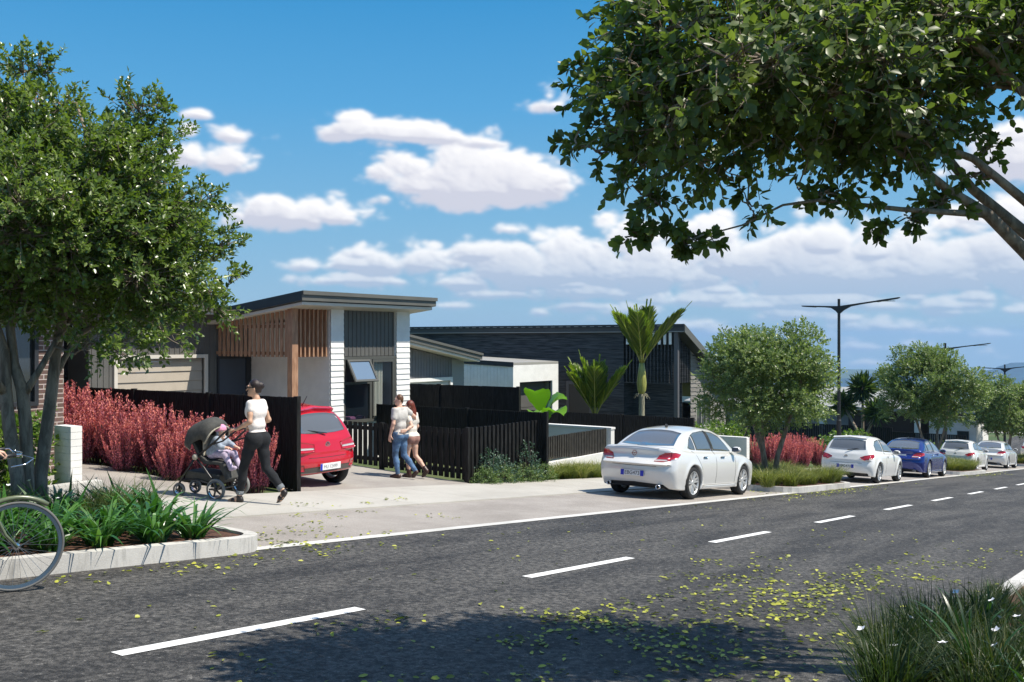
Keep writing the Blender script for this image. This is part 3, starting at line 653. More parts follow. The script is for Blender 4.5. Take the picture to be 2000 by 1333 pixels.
mb = MB(); mb.hexa([(37.95, 17.95, 1.95), (44.3, 17.95, -1.22), (44.3, 17.99, -1.22), (37.95, 17.99, 1.95)], [(37.95, 17.95, 2.28), (44.3, 17.95, -0.89), (44.3, 17.99, -0.89), (37.95, 17.99, 2.28)])
mb.build('barge_board', M_fascia, H3)
MB().box(38.02, 38.18, 18.32, 18.5, -3.9, 1.94).build('porch_post', mat('post_grey', (0.10, 0.095, 0.10), 0.5), H3)
mb = MB(); y = 18.6
while y < 21: mb.box(38.08, 38.17, y, y + 0.05, -0.25, 1.9); y += 0.17
x = 38.32
while x < 39.5: mb.box(x, x + 0.05, 18.42, 18.5, -0.25, rk(x) - 0.02); x += 0.17
mb.box(38.1, 38.16, 18.5, 21, -0.3, -0.25); mb.build('batten_screen', M_blackb, H3)
mb = MB(); y = 18.62
while y < 20.9: mb.box(38.02, 38.07, y, y + 0.12, 1.42, 1.93); y += 0.26
mb.build('lit_soffit_batten', M_white, H3)  # white strips paint the sunlight seen on the batten tops
MB().box(38.10, 38.15, 22.62, 22.76, -3.3, -0.28).box(38.10, 38.15, 23.86, 24.0, -3.3, -0.28).box(38.10, 38.15, 22.76, 23.86, -0.42, -0.28).build('door_frame', mat('post_grey', (0.1, 0.1, 0.1)), H3)
MB().box(38.12, 38.145, 22.76, 23.86, -3.3, -0.42).build('door', mat('brown_grey_door', (0.045, 0.04, 0.035), 0.5), H3)

# ---- houses beyond the last fence
H4 = house('house', 'low house with a brown end and pale grey panels, beyond the long black fence')
mb = MB(); ribs(mb, 'x', 67, 19.6, 31, -6.4, -3.0, 0.4); mb.box(67.05, 74, 30.9, 31, -6.6, -3.0); mb.build('grey_panel_wall', mat('pale_grey_panel', (0.24, 0.235, 0.235), 0.6, 0.1, 1), H4)
MB().box(66.95, 74, 15.0, 19.6, -6.6, -3.05).build('brown_panel_wall', mat('dark_brown_panel', (0.055, 0.032, 0.024), 0.6, 0.15, 2), H4)
for y in (15.0, 21.2, 24.0, 26.6, 29.3): MB().box(66.85, 66.99, y, y + 0.35, -6.5, -3.0).build('pier', M_white, H4)
slab_part('roof', M_roof, H4, [(66.4, 14.7, -2.85), (74.5, 14.7, -1.9), (74.5, 31.5, -1.9), (66.4, 31.5, -2.85)], 0.2)
MB().box(66.92, 66.945, 15.5, 18.6, -6.2, -3.5).build('garage_door', mat('chestnut_door', (0.05, 0.028, 0.02), 0.5), H4)
H5 = house('house', 'small white panelled house at the foot of the street, right of the brown one')
mb = ribs(MB(), 'x', 67.6, 11.8, 14.6, -6.6, -3.3, 0.3); mb.box(67.63, 72, 11.8, 11.9, -6.7, -3.3).box(67.63, 72, 14.5, 14.6, -6.7, -3.3); mb.build('wall', M_white, H5)
slab_part('roof', M_dfascia, H5, [(67.2, 11.4, -3.05), (73, 11.4, -2.6), (73, 14.68, -2.6), (67.2, 14.68, -3.05)], 0.18)
wn = MB().box(67.55, 67.58, 12.2, 12.9, -5.6, -4.2).build('window', M_alu, H5); MB().box(67.54, 67.549, 12.25, 12.85, -5.55, -4.25).build('pane', M_glassd, wn)
# two small houses on the cross street far below
for (x, y, w, d, h, c, l) in [(112, 52, 9, 8, 3.0, (0.5, 0.48, 0.45), 'pale house roof showing far down the hill, left of the second street tree'), (118, 74, 12, 8, 3.4, (0.3, 0.28, 0.27), 'grey house far down the hill beyond the pale one')]:
    hh = house('house', l); MB().box(x, x + d, y, y + w, float(gz(x)) - 1, float(gz(x)) + h).build('wall', mat('far_wall_%d' % x, c, 0.8), hh)
    zz_ = float(gz(x)) + h; MB().add([(x - .5, y - .5, zz_), (x + d + .5, y - .5, zz_), (x + d + .5, y + w + .5, zz_), (x - .5, y + w + .5, zz_), (x + d / 2, y + 1.5, zz_ + 1.5), (x + d / 2, y + w - 1.5, zz_ + 1.5)], [(0, 1, 4), (1, 2, 5, 4), (2, 3, 5), (3, 0, 4, 5), (3, 2, 1, 0)]).build('roof', M_roof, hh)

# ---------------------------------------------------------------- fences and garden walls
def fence(label, axis, c, a0, a1, ztop, drop, pitch=0.062, w=0.05, d=0.03, posts=None, rails=True, m=None, pw=0.09, railside=1, group=None, zt1=None, cat='fence', cap=False):
    """upright battens along x or y; foot follows the ground plus 'drop'"""
    m = m or M_black
    def pt(a, n): return (c + n, a) if axis == 'y' else (a, c + n)
    def g(a): q = pt(a, 0); return gzp(*q) + drop
    zt = lambda a: ztop if zt1 is None else ztop + (zt1 - ztop) * (a - a0) / (a1 - a0)
    root = empty('fence', (0, 0, 0), 0, label, cat, group)
    mb = MB(); a = a0
    def bx(mb, b0, b1, n0, n1, z0, z1):
        p = pt(b0, n0); q = pt(b1, n1); mb.box(min(p[0], q[0]), max(p[0], q[0]), min(p[1], q[1]), max(p[1], q[1]), z0, z1)
    while a < a1:
        j = random.uniform(-.004, .004)
        bx(mb, a, a + w, j - d / 2, j + d / 2, g(a) + random.uniform(0, .01), zt(a) + random.uniform(-.004, .004)); a += pitch
    mb.build('batten_panel', m, root)
    if rails:
        mb = MB(); n0 = d / 2 + .006
        for f in (0.12, 0.86):
            k = max(1, int((a1 - a0) / 2))
            for i in range(k):
                b0 = a0 + (a1 - a0) * i / k; b1 = a0 + (a1 - a0) * (i + 1) / k
                zz = g((b0 + b1) / 2) * (1 - f) + zt((b0 + b1) / 2) * f
                bx(mb, b0, b1, n0 * railside, (n0 + .045) * railside, zz - .045, zz + .045)
        mb.build('rail', m, root)
    if cap:
        mb = MB(); bx(mb, a0, a1, -.04, .04, ztop + .003, ztop + .03); mb.build('capping', m, root)
    for p in posts or []:
        mb = MB(); bx(mb, p - pw / 2, p + pw / 2, -pw / 2, pw / 2, g(p) - .1, zt(p) + .02); mb.build('post', m, root)
    return root
M_slat = mat('weathered_dark_slats', (0.045, 0.040, 0.032), 0.6, 0.3, 8)
fence('tall black batten fence behind the pink shrubs, ending beside the red car', 'y', 11.66, 12.93, 22, 0.585, 0.02, posts=[12.88, 15.3, 17.7, 20.1], railside=1)
fence('black picket fence along the drive behind the embracing couple', 'y', 16.72, 13.1, 18.2, -0.35, 0.05, 0.165, 0.115, 0.022, posts=[15.6, 18.2])
fence('black picket fence facing the street above the flowering shrubs', 'x', 13.02, 16.62, 19.3, -0.325, 0.05, 0.155, 0.085, 0.045, posts=[16.66])
fence('low black batten boundary fence running back from the tall corner post', 'y', 19.42, 12.86, 18.3, -0.14, 0.02, posts=[12.8, 15.2, 17.6])
fence('knotty black close boarded fence above the picket fences, in front of the grey house', 'y', 21.2, 14.9, 20.5, 0.34, 0.02, 0.145, 0.142, 0.025, posts=[14.85, 17.6], rails=True)
fence('black boundary fence in front of the two palms', 'y', 27.1, 12.6, 22.5, -0.76, 0.02, posts=[12.56, 15, 17.4, 19.8])
fence('dark brown slat fence standing on the white retaining wall', 'x', 13.72, 20.25, 23.9, -0.885, 0.45, 0.085, 0.045, 0.04, m=M_slat, rails=True)
fence('short dark slat fence behind the white retaining wall', 'x', 15.6, 20.2, 23.2, -0.9, 0.1, 0.16, 0.11, 0.03, m=M_slat)
fence('long low black fence with a post at its middle, beyond the second street tree', 'y', 65, 16.4, 28, -4.0, 0.0, 0.12, 0.1, 0.03, posts=[16.3, 22], rails=False, cap=True)
fence('black fence end nearest the cross street, beside the small white house', 'y', 64.8, 11.9, 16.2, -4.25, 0.0, 0.12, 0.1, 0.03, posts=[11.9], rails=False, cap=True)
fence('black side screen in the dark gap left of the sand coloured garage door', 'x', 22.3, 9.6, 13.2, 1.95, 0.0, 0.1, 0.096, 0.03, rails=False)
def wallthing(label, boxes, m=M_plaster, cap=None, cat='garden wall', name='garden_wall'):
    r = empty(name, (0, 0, 0), 0, label, cat); mb = MB()
    for q in boxes: mb.box(*q)
    mb.build('wall_body', m, r)
    if cap:
        mb = MB()
        for q in cap: mb.box(*q)
        mb.build('coping', m, r)
    return r
wallthing('white retaining wall with a raised end return under the brown slat fence', [(20.2, 23.95, 13.6, 13.8, -2.4, -1.54), (23.95, 24.15, 13.6, 16.5, -2.6, -0.93)], cap=[(23.93, 24.17, 13.58, 16.52, -0.927, -0.87)])
M_block = mat('white_painted_block', (0.70, 0.69, 0.66), 0.7, 0.05, 3)
def blockwall(label, x0, x1, y0, y1, z0, z1, base=None):
    r = empty('block_wall', (0, 0, 0), 0, label, 'garden wall'); mb = MB(); z = z0
    while z < z1 - .01:
        mb.box(x0, x1, y0, y1, z, min(z + .094, z1)); mb.box(x0 + .006, x1 - .006, y0 + .006, y1 - .006, min(z + .0942, z1), min(z + .0998, z1 + .001)); z += .1
    mb.build('block_courses', M_block, r)
    if base: MB().box(*base).build('footing', M_kerb, r)
    return r
blockwall('white painted block pier on a low footing left of the pink shrubs', 7.58, 7.75, 13.02, 13.45, -0.72, 0.36, base=(7.15, 7.95, 12.82, 13.0, -0.9, -0.42))
blockwall('grey white block wall beyond the bonnet of the nearest sedan', 32.2, 32.45, 12.9, 17.0, -3.05, -1.78)

# ---------------------------------------------------------------- street lamps
M_pole = mat('black_pole_paint', (0.022, 0.022, 0.022), 0.45, 0.1, 4)
M_lens = mat('lamp_lens', (0.5, 0.5, 0.48), 0.3)
def lamp(x, y, label, h=6.9):
    g_ = float(gz(x)); r = empty('street_lamp', (x, y, g_), 0, label, 'street lamp', 'double armed street lamps along the footpath')
    MB().tube([(0, 0, -.1), (0, 0, 2.0), (0, 0, 2.02), (0, 0, h)], [.095, .095, .07, .055], 14).build('pole', M_pole, r, smooth=False)
    for sgn, ln, rise in ((-1, 2.35, .30), (1, 1.5, .05)):
        zb = h - .34; mb = MB()
        def sec(t, w, th): yy = sgn * ln * t; z = zb + .05 + rise * t; return [(-w, yy, z - th), (w, yy, z - th), (w, yy, z), (-w, yy, z)]
        S = [sec(0.0, .06, .34), sec(.08, .06, .20), sec(.2, .06, .085), sec(.4, .06, .06), sec(.62, .07, .055), sec(.64, .13, .07), sec(.95, .13, .05), sec(1, .1, .03)]
        V = [p for s_ in S for p in s_]; F = [(0, 1, 2, 3), tuple(len(V) - 4 + i for i in (3, 2, 1, 0))]
        for i in range(len(S) - 1):
            for j in range(4): F.append((i * 4 + j, i * 4 + (j + 1) % 4, i * 4 + 4 + (j + 1) % 4, i * 4 + 4 + j))
        a = mb.add(V, F).build('arm', M_pole, r)
        if sgn < 0: MB().box(-.09, .09, -ln * .92, -ln * .68, zb + rise * .8 - .045, zb + rise * .8 - .02).build('lamp_lens', M_lens, a)
    return r
lamp(39.7, 12.0, 'nearest black double armed street lamp, rising right of the first round street tree')
lamp(59.6, 12.0, 'second black street lamp, mostly behind the crown of the second round street tree')
lamp(80, 12.0, 'farthest black street lamp, its arms just above the last street tree', 6.5)

# ---------------------------------------------------------------- implicit surfaces turned into meshes
def surface_net(F, org, h):
    """naive surface nets on a grid of signed values"""
    nx, ny, nz = F.shape; S = F < 0
    c = np.zeros((nx - 1, ny - 1, nz - 1), np.int8)
    for dx in (0, 1):
        for dy in (0, 1):
            for dz in (0, 1): c += S[dx:nx - 1 + dx, dy:ny - 1 + dy, dz:nz - 1 + dz]
    act = (c > 0) & (c < 8); idx = np.full(act.shape, -1, np.int64); ii = np.argwhere(act); idx[act] = np.arange(len(ii))
    acc = np.zeros((len(ii), 3)); cnt = np.zeros(len(ii)); i, j, k = ii.T
    for ax in range(3):
        o1, o2 = [a for a in range(3) if a != ax]
        for a in (0, 1):
            for b in (0, 1):
                d = [0, 0, 0]; d[o1] = a; d[o2] = b; e = list(d); e[ax] = 1
                f0 = F[i + d[0], j + d[1], k + d[2]]; f1 = F[i + e[0], j + e[1], k + e[2]]
                w = (f0 < 0) != (f1 < 0); t = np.where(w, f0 / np.where(w, f0 - f1, 1), 0)
                P = np.tile(np.array(d, float), (len(ii), 1)); P[:, ax] = t
                acc += P * w[:, None]; cnt += w
    V = (ii + acc / cnt[:, None]) * h + np.asarray(org); quads = []
    for ax in range(3):
        sl0 = [slice(None)] * 3; sl1 = [slice(None)] * 3; sl0[ax] = slice(0, -1); sl1[ax] = slice(1, None)
        a0 = S[tuple(sl0)]; a1 = S[tuple(sl1)]; e = np.argwhere(a0 != a1)
        o1, o2 = [(1, 2), (2, 0), (0, 1)][ax]
        ok = (e[:, o1] > 0) & (e[:, o2] > 0) & (e[:, o1] < F.shape[o1] - 1) & (e[:, o2] < F.shape[o2] - 1); e = e[ok]
        q = []
        for da, db in ((0, 0), (1, 0), (1, 1), (0, 1)):
            f = e.copy(); f[:, o1] -= da; f[:, o2] -= db; q.append(idx[f[:, 0], f[:, 1], f[:, 2]])
        q = np.stack(q, 1); fl = ~S[e[:, 0], e[:, 1], e[:, 2]]; q[fl] = q[fl][:, ::-1]; quads.append(q)
    return V, np.concatenate(quads)
def grid(lo, hi, h):
    ax = [np.arange(lo[i], hi[i] + h, h) for i in range(3)]
    return np.meshgrid(*ax, indexing='ij')
def smax(a, b, k): h = np.clip(0.5 - 0.5 * (b - a) / k, 0, 1); return b * (1 - h) + a * h + k * h * (1 - h)
def smin(a, b, k): h = np.clip(0.5 + 0.5 * (b - a) / k, 0, 1); return b * (1 - h) + a * h - k * h * (1 - h)

# ---------------------------------------------------------------- cars
def prof(pts, sm=0.06):
    pts = np.array(pts, float); xs = np.arange(pts[0, 0] - .6, pts[-1, 0] + .6, 0.01); z = np.interp(xs, pts[:, 0], pts[:, 1])
    k = np.exp(-0.5 * (np.arange(-30, 31) * 0.01 / sm) ** 2); k /= k.sum(); zs = np.convolve(np.pad(z, 30, 'edge'), k, 'valid')
    return lambda x: np.interp(x, xs, zs)
class CarBody:
    def __init__(s, L, Wd, axles, rw, deck, roof, rear, side, gh, flare=0.02, zb=0.19):
        s.zb = zb
        s.L, s.W, s.ax, s.rw = L, Wd / 2, axles, rw; s.deck = prof(deck, 0.07); s.roof = prof(roof, 0.09); s.rear = prof(rear, 0.05)
        s.side = prof(side, 0.05); s.gh = prof(gh, 0.05); s.flare = flare
    def f(s, x, y, z, wells=True):
        y = np.abs(y); t = (x - s.L * .5) / (s.L * .5)
        plan = 1 - 0.075 * np.abs(t) ** 3.2 - 0.05 * np.clip(t, 0, 1) ** 6
        Wy = s.W * plan * s.side(z)
        for a in s.ax:
            r = np.sqrt((x - a) ** 2 + (z - s.rw) ** 2); Wy = Wy + s.flare * np.exp(-((r - s.rw - .05) / .06) ** 2)
        low = y - Wy
        low = smax(low, z - s.deck(x) + 0.05 * (y / s.W) ** 2, 0.07)
        low = smax(low, (s.rear(z) + 0.20 * (y / s.W) ** 3.0) - x, 0.10)
        low = smax(low, x - (s.L - 0.36 * (y / s.W) ** 2.6 - 0.30 * np.clip(z - .55, 0, 1)), 0.12)
        low = smax(low, s.zb + .10 * np.clip(.5 - x, 0, 1) - z, 0.03)
        gr = smax(y - s.gh(z) * s.W * (1 - 0.05 * np.abs(t) ** 2 * 2), z - s.roof(x) + 0.045 * (y / .6) ** 2 + 0.02 * np.clip(np.abs(y) - .3, 0, 1), 0.10)
        gr = np.maximum(gr, 0.7 - z)
        b = smin(low, gr, 0.045)
        if wells:
            for a in s.ax:
                w = np.sqrt((x - a) ** 2 + (z - s.rw) ** 2) - (s.rw + 0.035)
                b = np.maximum(b, -np.maximum(w, 0.52 - y))
        return b
    def mesh(s, name, m, parent, h=0.02):
        X, Y, Z = grid((-.12, -s.W - .1, .1), (s.L + .12, s.W + .1, 1.62), h); F = s.f(X, Y, Z)
        V, Q = surface_net(F, (-.12, -s.W - .1, .1), h)
        e = 0.003
        for _ in range(2):   # settle onto the exact surface
            x, y, z = V.T; f0 = s.f(x, y, z); G = np.stack([s.f(x + e, y, z) - f0, s.f(x, y + e, z) - f0, s.f(x, y, z + e) - f0], 1) / e
            g2 = (G ** 2).sum(1) + 1e-3; st = (f0 / g2)[:, None] * G; V = V - np.clip(st, -.012, .012)
        return np_mesh(name, V, Q, m, parent, smooth=True)
    def patch(s, name, bot, top, m, parent, axis='x', side=1, off=0.005, nu=14, nv=6, depth=0.0):
        """curved panel laid on the body: outline given by two edges, in (y,z) seen from behind ('x'), (y,z) from the front ('X') or (x,z) from the side ('y')"""
        def res(P, n):
            P = np.array(P, float); d = np.r_[0, np.cumsum(np.hypot(*np.diff(P, axis=0).T))]; t = np.linspace(0, d[-1], n); return np.stack([np.interp(t, d, P[:, 0]), np.interp(t, d, P[:, 1])], 1)
        B, T = res(bot, nu + 1), res(top, nu + 1); v = np.linspace(0, 1, nv + 1)[:, None, None]
        G = (B[None] * (1 - v) + T[None] * v).reshape(-1, 2)
        if axis in 'xX': d0 = np.full(len(G), -.15 if axis == 'x' else s.L + .15); sg = 1 if axis == 'x' else -1; pos = lambda t: (t, G[:, 0], G[:, 1])
        else: d0 = np.full(len(G), side * (s.W + .2)); sg = -side; pos = lambda t: (G[:, 0], t, G[:, 1])
        hit = d0.copy(); done = np.zeros(len(G), bool); t = d0.copy(); rng_ = 0.9 if axis == 'y' else 3.2
        n = int(rng_ / .012)
        for _ in range(n):
            f = s.f(*pos(t), wells=False); new = (f < 0) & ~done; hit[new] = t[new]; done |= new; t = t + sg * .012
            if done.all(): break
        lo = hit - sg * .012; hi = hit
        for _ in range(12):
            mid = (lo + hi) / 2; f = s.f(*pos(mid), wells=False); ins = f < 0; hi = np.where(ins, mid, hi); lo = np.where(ins, lo, mid)
        x, y, z = [np.array(q) for q in pos(hi)]; e = .003; f0 = s.f(x, y, z, False)
        N = np.stack([s.f(x + e, y, z, False) - f0, s.f(x, y + e, z, False) - f0, s.f(x, y, z + e, False) - f0], 1); N /= np.linalg.norm(N, axis=1)[:, None] + 1e-9
        V = np.stack([x, y, z], 1) + N * off; k = nu + 1
        F = np.array([[r * k + c, r * k + c + 1, (r + 1) * k + c + 1, (r + 1) * k + c] for r in range(nv) for c in range(nu)])
        # folded rim so the panel has thickness
        ring = [c for c in range(k)] + [r * k + nu for r in range(1, nv + 1)] + [nv * k + c for c in range(nu - 1, -1, -1)] + [r * k for r in range(nv - 1, 0, -1)]
        V2 = V[ring] - N[ring] * (off + .006); nr = len(ring); base = len(V)
        R_ = np.array([[ring[i], ring[(i + 1) % nr], base + (i + 1) % nr, base + i] for i in range(nr)])
        return np_mesh(name, np.vstack([V, V2]), np.vstack([F, R_]), m, parent, smooth=True)
def text_mesh(name, txt, size, m, parent, loc, rot, ext=0.002):
    cu_ = bpy.data.curves.new(name, 'FONT'); cu_.body = txt; cu_.size = size; cu_.extrude = ext; cu_.align_x = 'CENTER'; cu_.align_y = 'CENTER'
    o = bpy.data.objects.new('tmp_text', cu_); COL.objects.link(o); bpy.context.view_layer.update()
    me = bpy.data.meshes.new_from_object(o.evaluated_get(bpy.context.evaluated_depsgraph_get())); bpy.data.objects.remove(o)
    me.materials.clear(); me.materials.append(m); me.name = name
    q = link(name, me, parent); q.location = loc; q.rotation_euler = rot; return q
def paint(name, col, metal=0.0, rough=0.3, fl=0.0):
    m = mat(name, col, rough, metal=metal, coat=1.0, spec=0.5); return m
M_tyre = mat('tyre_rubber', (0.012, 0.012, 0.012), 0.8, 0.2, 20)
M_rim = mat('alloy_rim', (0.55, 0.55, 0.54), 0.38, metal=0.45)
M_cglass = mat('car_glass', (0.10, 0.105, 0.11), 0.03, spec=1.0, coat=1.0)
M_cglass2 = mat('car_glass_dark', (0.035, 0.04, 0.05), 0.03, spec=1.0, coat=1.0)
M_tl = mat('red_lamp_glass', (0.42, 0.012, 0.022), 0.12, coat=1.0)
M_tlw = mat('clear_lamp_glass', (0.45, 0.42, 0.42), 0.1, coat=1.0)
M_plast = mat('black_plastic', (0.015, 0.015, 0.016), 0.5)
M_chrome = mat('chrome', (0.7, 0.7, 0.72), 0.12, metal=1.0)
M_plate_w = mat('plate_white', (0.75, 0.75, 0.74), 0.4)
M_plate_b = mat('plate_blue', (0.015, 0.03, 0.42), 0.4)
M_ink = mat('plate_ink', (0.01, 0.01, 0.015), 0.5)
def wheel(parent, x, y, rw, side, w=0.215, rim=M_rim, spokes=5, double=False, rr=None):
    rr = rr or rw * 0.70
    root = empty('wheel', (x, y, rw)); root.parent = parent
    pr = [(rr, -w / 2 + .01), (rw - .03, -w / 2), (rw - .008, -w / 2 + .025), (rw, -w / 4), (rw, w / 4), (rw - .008, w / 2 - .025), (rw - .03, w / 2), (rr, w / 2 - .01)]
    MB().lathe(pr, axis=(0, 1, 0), n=40).build('tyre', M_tyre, root, smooth=True)
    mb = MB(); o = side * w / 2
    mb.lathe([(rr + .003, -side * w * .4), (rr - .02, -side * w * .3), (rr - .022, o - side * .03), (rr - .006, o - side * .006), (rr + .006, o - side * .004)], axis=(0, 1, 0), n=40)
    mb.lathe([(0.0, o - side * .02), (.05, o - side * .02), (.062, o - side * .035), (.062, o - side * .09)], axis=(0, 1, 0), n=20)
    for i in range(spokes):
        a = 2 * math.pi * i / spokes + .3
        for da in ((-.17, .17) if double else (0,)):
            p0 = Vector((math.cos(a + da * .5) * .045, o - side * .045, math.sin(a + da * .5) * .045)); p1 = Vector((math.cos(a + da) * (rr - .012), o - side * .03, math.sin(a + da) * (rr - .012)))
            mb.bar(p0, p1, .034 if double else .055, .03)
    mb.build('rim', rim, root, smooth=False)
    MB().lathe([(0.0, o - side * .1), (rr * .82, o - side * .1), (rr * .82, o - side * .115)], axis=(0, 1, 0), n=30).build('brake_disc', mat('brake_disc', (0.12, 0.12, 0.12), 0.4, metal=.8), root)
    return root
def box_part(name, m, parent, b, bevel=0.0):
    return MB().box(*b).build(name, m, parent, bevel=bevel)
def ell_part(name, m, parent, c, r, n=16):
    mb = MB(); V = []; F = []
    for i in range(n // 2 + 1):
        th = math.pi * i / (n // 2)
        for j in range(n): ph = 2 * math.pi * j / n; V.append((c[0] + r[0] * math.sin(th) * math.cos(ph), c[1] + r[1] * math.sin(th) * math.sin(ph), c[2] + r[2] * math.cos(th)))
    for i in range(n // 2):
        for j in range(n): F.append((i * n + j, (i + 1) * n + j, (i + 1) * n + (j + 1) % n, i * n + (j + 1) % n))
    return mb.add(V, F).build(name, m, parent, smooth=True)
def sym(pts): return [(-a, b) for a, b in pts]
def number_plate(car, x, z, txt, blue=True, w=.52, tilt=0.0):
    pl = MB().box(x - .012, x, -w / 2, w / 2, z - .056, z + .056).build('number_plate', M_plate_w if not blue else M_plate_w, car, bevel=0.004)
    if not blue: MB().box(x - .0150, x - .0125, w / 2 - .05, w / 2, z - .056, z + .056).build('plate_band', M_plate_b, pl)
    if blue:
        MB().box(x - .0150, x - .0125, -w / 2, -w / 2 + .075, z - .056, z + .056).build('plate_band', M_plate_b, pl); MB().box(x - .0150, x - .0125, w / 2 - .075, w / 2, z - .056, z + .056).build('plate_band', M_plate_b, pl)
    text_mesh('lettering', txt, .105 if blue else .082, M_ink if blue else mat('faded_ink', (.30, .30, .30)), pl, (x - .0135, 0, z - .002), (R(90), 0, R(-90)))
    return pl
def emblem(car, x, z, r, kind):
    mb = MB(); mb.lathe([(r * .78, -.004), (r, -.004), (r, .006), (r * .78, .006)], c=(x, 0, z), axis=(-1, 0, 0), n=28, closed=True)
    if kind == 'bolt': mb.box(x - .008, x, -r * 1.1, r * .25, z - r * .02, z + r * .16).box(x - .008, x, -r * .25, r * 1.1, z - r * .16, z + r * .02)
    elif kind == 'vw':
        for a, c in (((-.55, .6), (-.0, -.05)), ((.55, .6), (0, -.05)), ((-.7, .1), (-.32, -.62)), ((-.32, -.62), (0, 0)), ((0, 0), (.32, -.62)), ((.32, -.62), (.7, .1))): mb.bar((x - .004, a[0] * r, z + a[1] * r), (x - .004, c[0] * r, z + c[1] * r), .012)
    else: mb.box(x - .008, x, -r * .5, r * .5, z + .25 * r, z + .45 * r).box(x - .008, x, -r * .5, r * .5, z - .1 * r, z + .1 * r).box(x - .008, x, -r * .5, r * .5, z - .5 * r, z - .3 * r)
    return mb.build('emblem', M_chrome, car)
def mirrors(car, x, y, z, m):
    for s in (-1, 1):
        o = ell_part('side_mirror', m, car, (x, s * (y + .10), z), (.075, .11, .07)); MB().box(x - .078, x - .06, s * (y + .10) - .075, s * (y + .10) + .075, z - .045, z + .045).build('mirror_glass', M_cglass2, o)

def sedan(name, label, paintm, txt, kind='bolt'):
    car = empty(name, (0, 0, 0), 0, label, 'car')
    B = CarBody(4.62, 1.86, (0.98, 3.62), 0.335,
        deck=[(-.3, 1.02), (0.0, 1.035), (.12, 1.06), (.45, 1.045), (.9, 1.0), (3.3, .98), (3.75, .93), (4.2, .80), (4.55, .64), (4.9, .5)],
        roof=[(-.5, .5), (.05, .80), (.42, 1.03), (.95, 1.30), (1.35, 1.425), (1.95, 1.49), (2.45, 1.475), (2.85, 1.38), (3.45, 1.02), (3.9, .75), (5, .5)],
        rear=[(-.2, .2), (.2, .16), (.36, .05), (.55, 0.0), (.70, .03), (.86, .09), (1.0, .07), (1.08, .05), (1.6, .1)],
        side=[(0, .92), (.25, .955), (.45, .99), (.62, 1.0), (.8, .985), (.95, .93), (1.06, .84), (1.6, .6)],
        gh=[(.6, .93), (.95, .87), (1.1, .82), (1.3, .72), (1.42, .64), (1.55, .6)])
    B.mesh('body', paintm, car)
    # rear window, side windows, windscreen
    B.patch('rear_window', [(-.60, 1.075), (-.3, 1.06), (0, 1.055), (.3, 1.06), (.60, 1.075)], [(-.50, 1.33), (-.25, 1.375), (0, 1.385), (.25, 1.375), (.50, 1.33)], M_cglass, car)
    for s in (-1, 1):
        B.patch('side_window', [(.93, 1.045), (1.02, 1.015), (1.25, 1.0)], [(.98, 1.10), (1.08, 1.21), (1.21, 1.285)], M_cglass, car, 'y', s, nu=6)
        B.patch('side_window', [(1.30, 1.0), (2.03, .99)], [(1.25, 1.30), (1.45, 1.355), (1.85, 1.395), (1.95, 1.395)], M_cglass, car, 'y', s)
        B.patch('side_window', [(2.10, .99), (3.05, .975)], [(2.03, 1.395), (2.35, 1.375), (2.62, 1.30), (3.0, 1.01)], M_cglass, car, 'y', s)
        B.patch('window_pillar', [(2.03, .985), (2.10, .985)], [(1.95, 1.405), (2.03, 1.405)], M_plast, car, 'y', s, nu=2, off=.006)
        B.patch('door_seam', [(2.06, .30), (2.072, .30)], [(2.06, .98), (2.072, .98)], M_plast, car, 'y', s, nu=1, nv=10, off=.0015)
        B.patch('door_seam', [(3.10, .30), (3.112, .30)], [(3.10, .96), (3.112, .96)], M_plast, car, 'y', s, nu=1, nv=10, off=.0015)
        B.patch('door_seam', [(1.36, .60), (1.372, .60)], [(1.05, .98), (1.06, .98)], M_plast, car, 'y', s, nu=1, nv=10, off=.0015)
        for hx in (1.42, 2.30):
            B.patch('door_handle', [(hx, .838), (hx + .2, .835)], [(hx, .868), (hx + .2, .865)], M_chrome, car, 'y', s, nu=4, nv=2, off=.022)
        B.patch('sill_trim', [(1.40, .255), (3.2, .255)], [(1.42, .29), (3.18, .29)], paintm, car, 'y', s, nu=12, nv=2, off=.012)
        tl = B.patch('tail_light', [(s * .46, .755), (s * .64, .752), (s * .765, .79)], [(s * .53, .88), (s * .64, .93), (s * .77, .95)], M_tl, car, 'x', nu=10, off=.009)
        B.patch('tail_light', [(.16, .80), (.28, .84), (.42, .90)], [(.14, .935), (.26, .945), (.44, .915)], M_tl, car, 'y', s, nu=8, off=.009)
        B.patch('reversing_lens', [(s * .47, .758), (s * .70, .766)], [(s * .495, .795), (s * .72, .80)], M_tlw, tl, 'x', nu=5, nv=2, off=.013)
        MB().lathe([(.038, 0), (.045, 0), (.045, .12), (.038, .12)], c=(.02, s * .56, .255), axis=(1, 0, 0), n=18, closed=True).build('exhaust_tip', M_chrome, car, smooth=True)
        for ax in (0.98, 3.62): wheel(car, ax, s * .80, .335, s, double=True, spokes=7)
        B.patch('headlight', [(s * .45, .62), (s * .75, .64)], [(s * .5, .72), (s * .78, .76)], M_tlw, car, 'X', nu=6)
    B.patch('windscreen', [(-.66, 1.03), (0, 1.0), (.66, 1.03)], [(-.52, 1.34), (0, 1.39), (.52, 1.34)], M_cglass, car, 'X')
    B.patch('brake_light', [(-.16, 1.058), (.16, 1.058)], [(-.15, 1.072), (.15, 1.072)], M_tl, car, 'x', nu=6, nv=1, off=.004)
    B.patch('bumper_insert', [(-.72, .215), (.72, .215)], [(-.62, .30), (0, .325), (.62, .30)], M_plast, car, 'x', nu=14, off=.004)
    B.patch('boot_seam', [(-.50, .655), (0, .645), (.50, .655)], [(-.50, .664), (0, .654), (.50, .664)], M_plast, car, 'x', nu=14, nv=1, off=.0015)
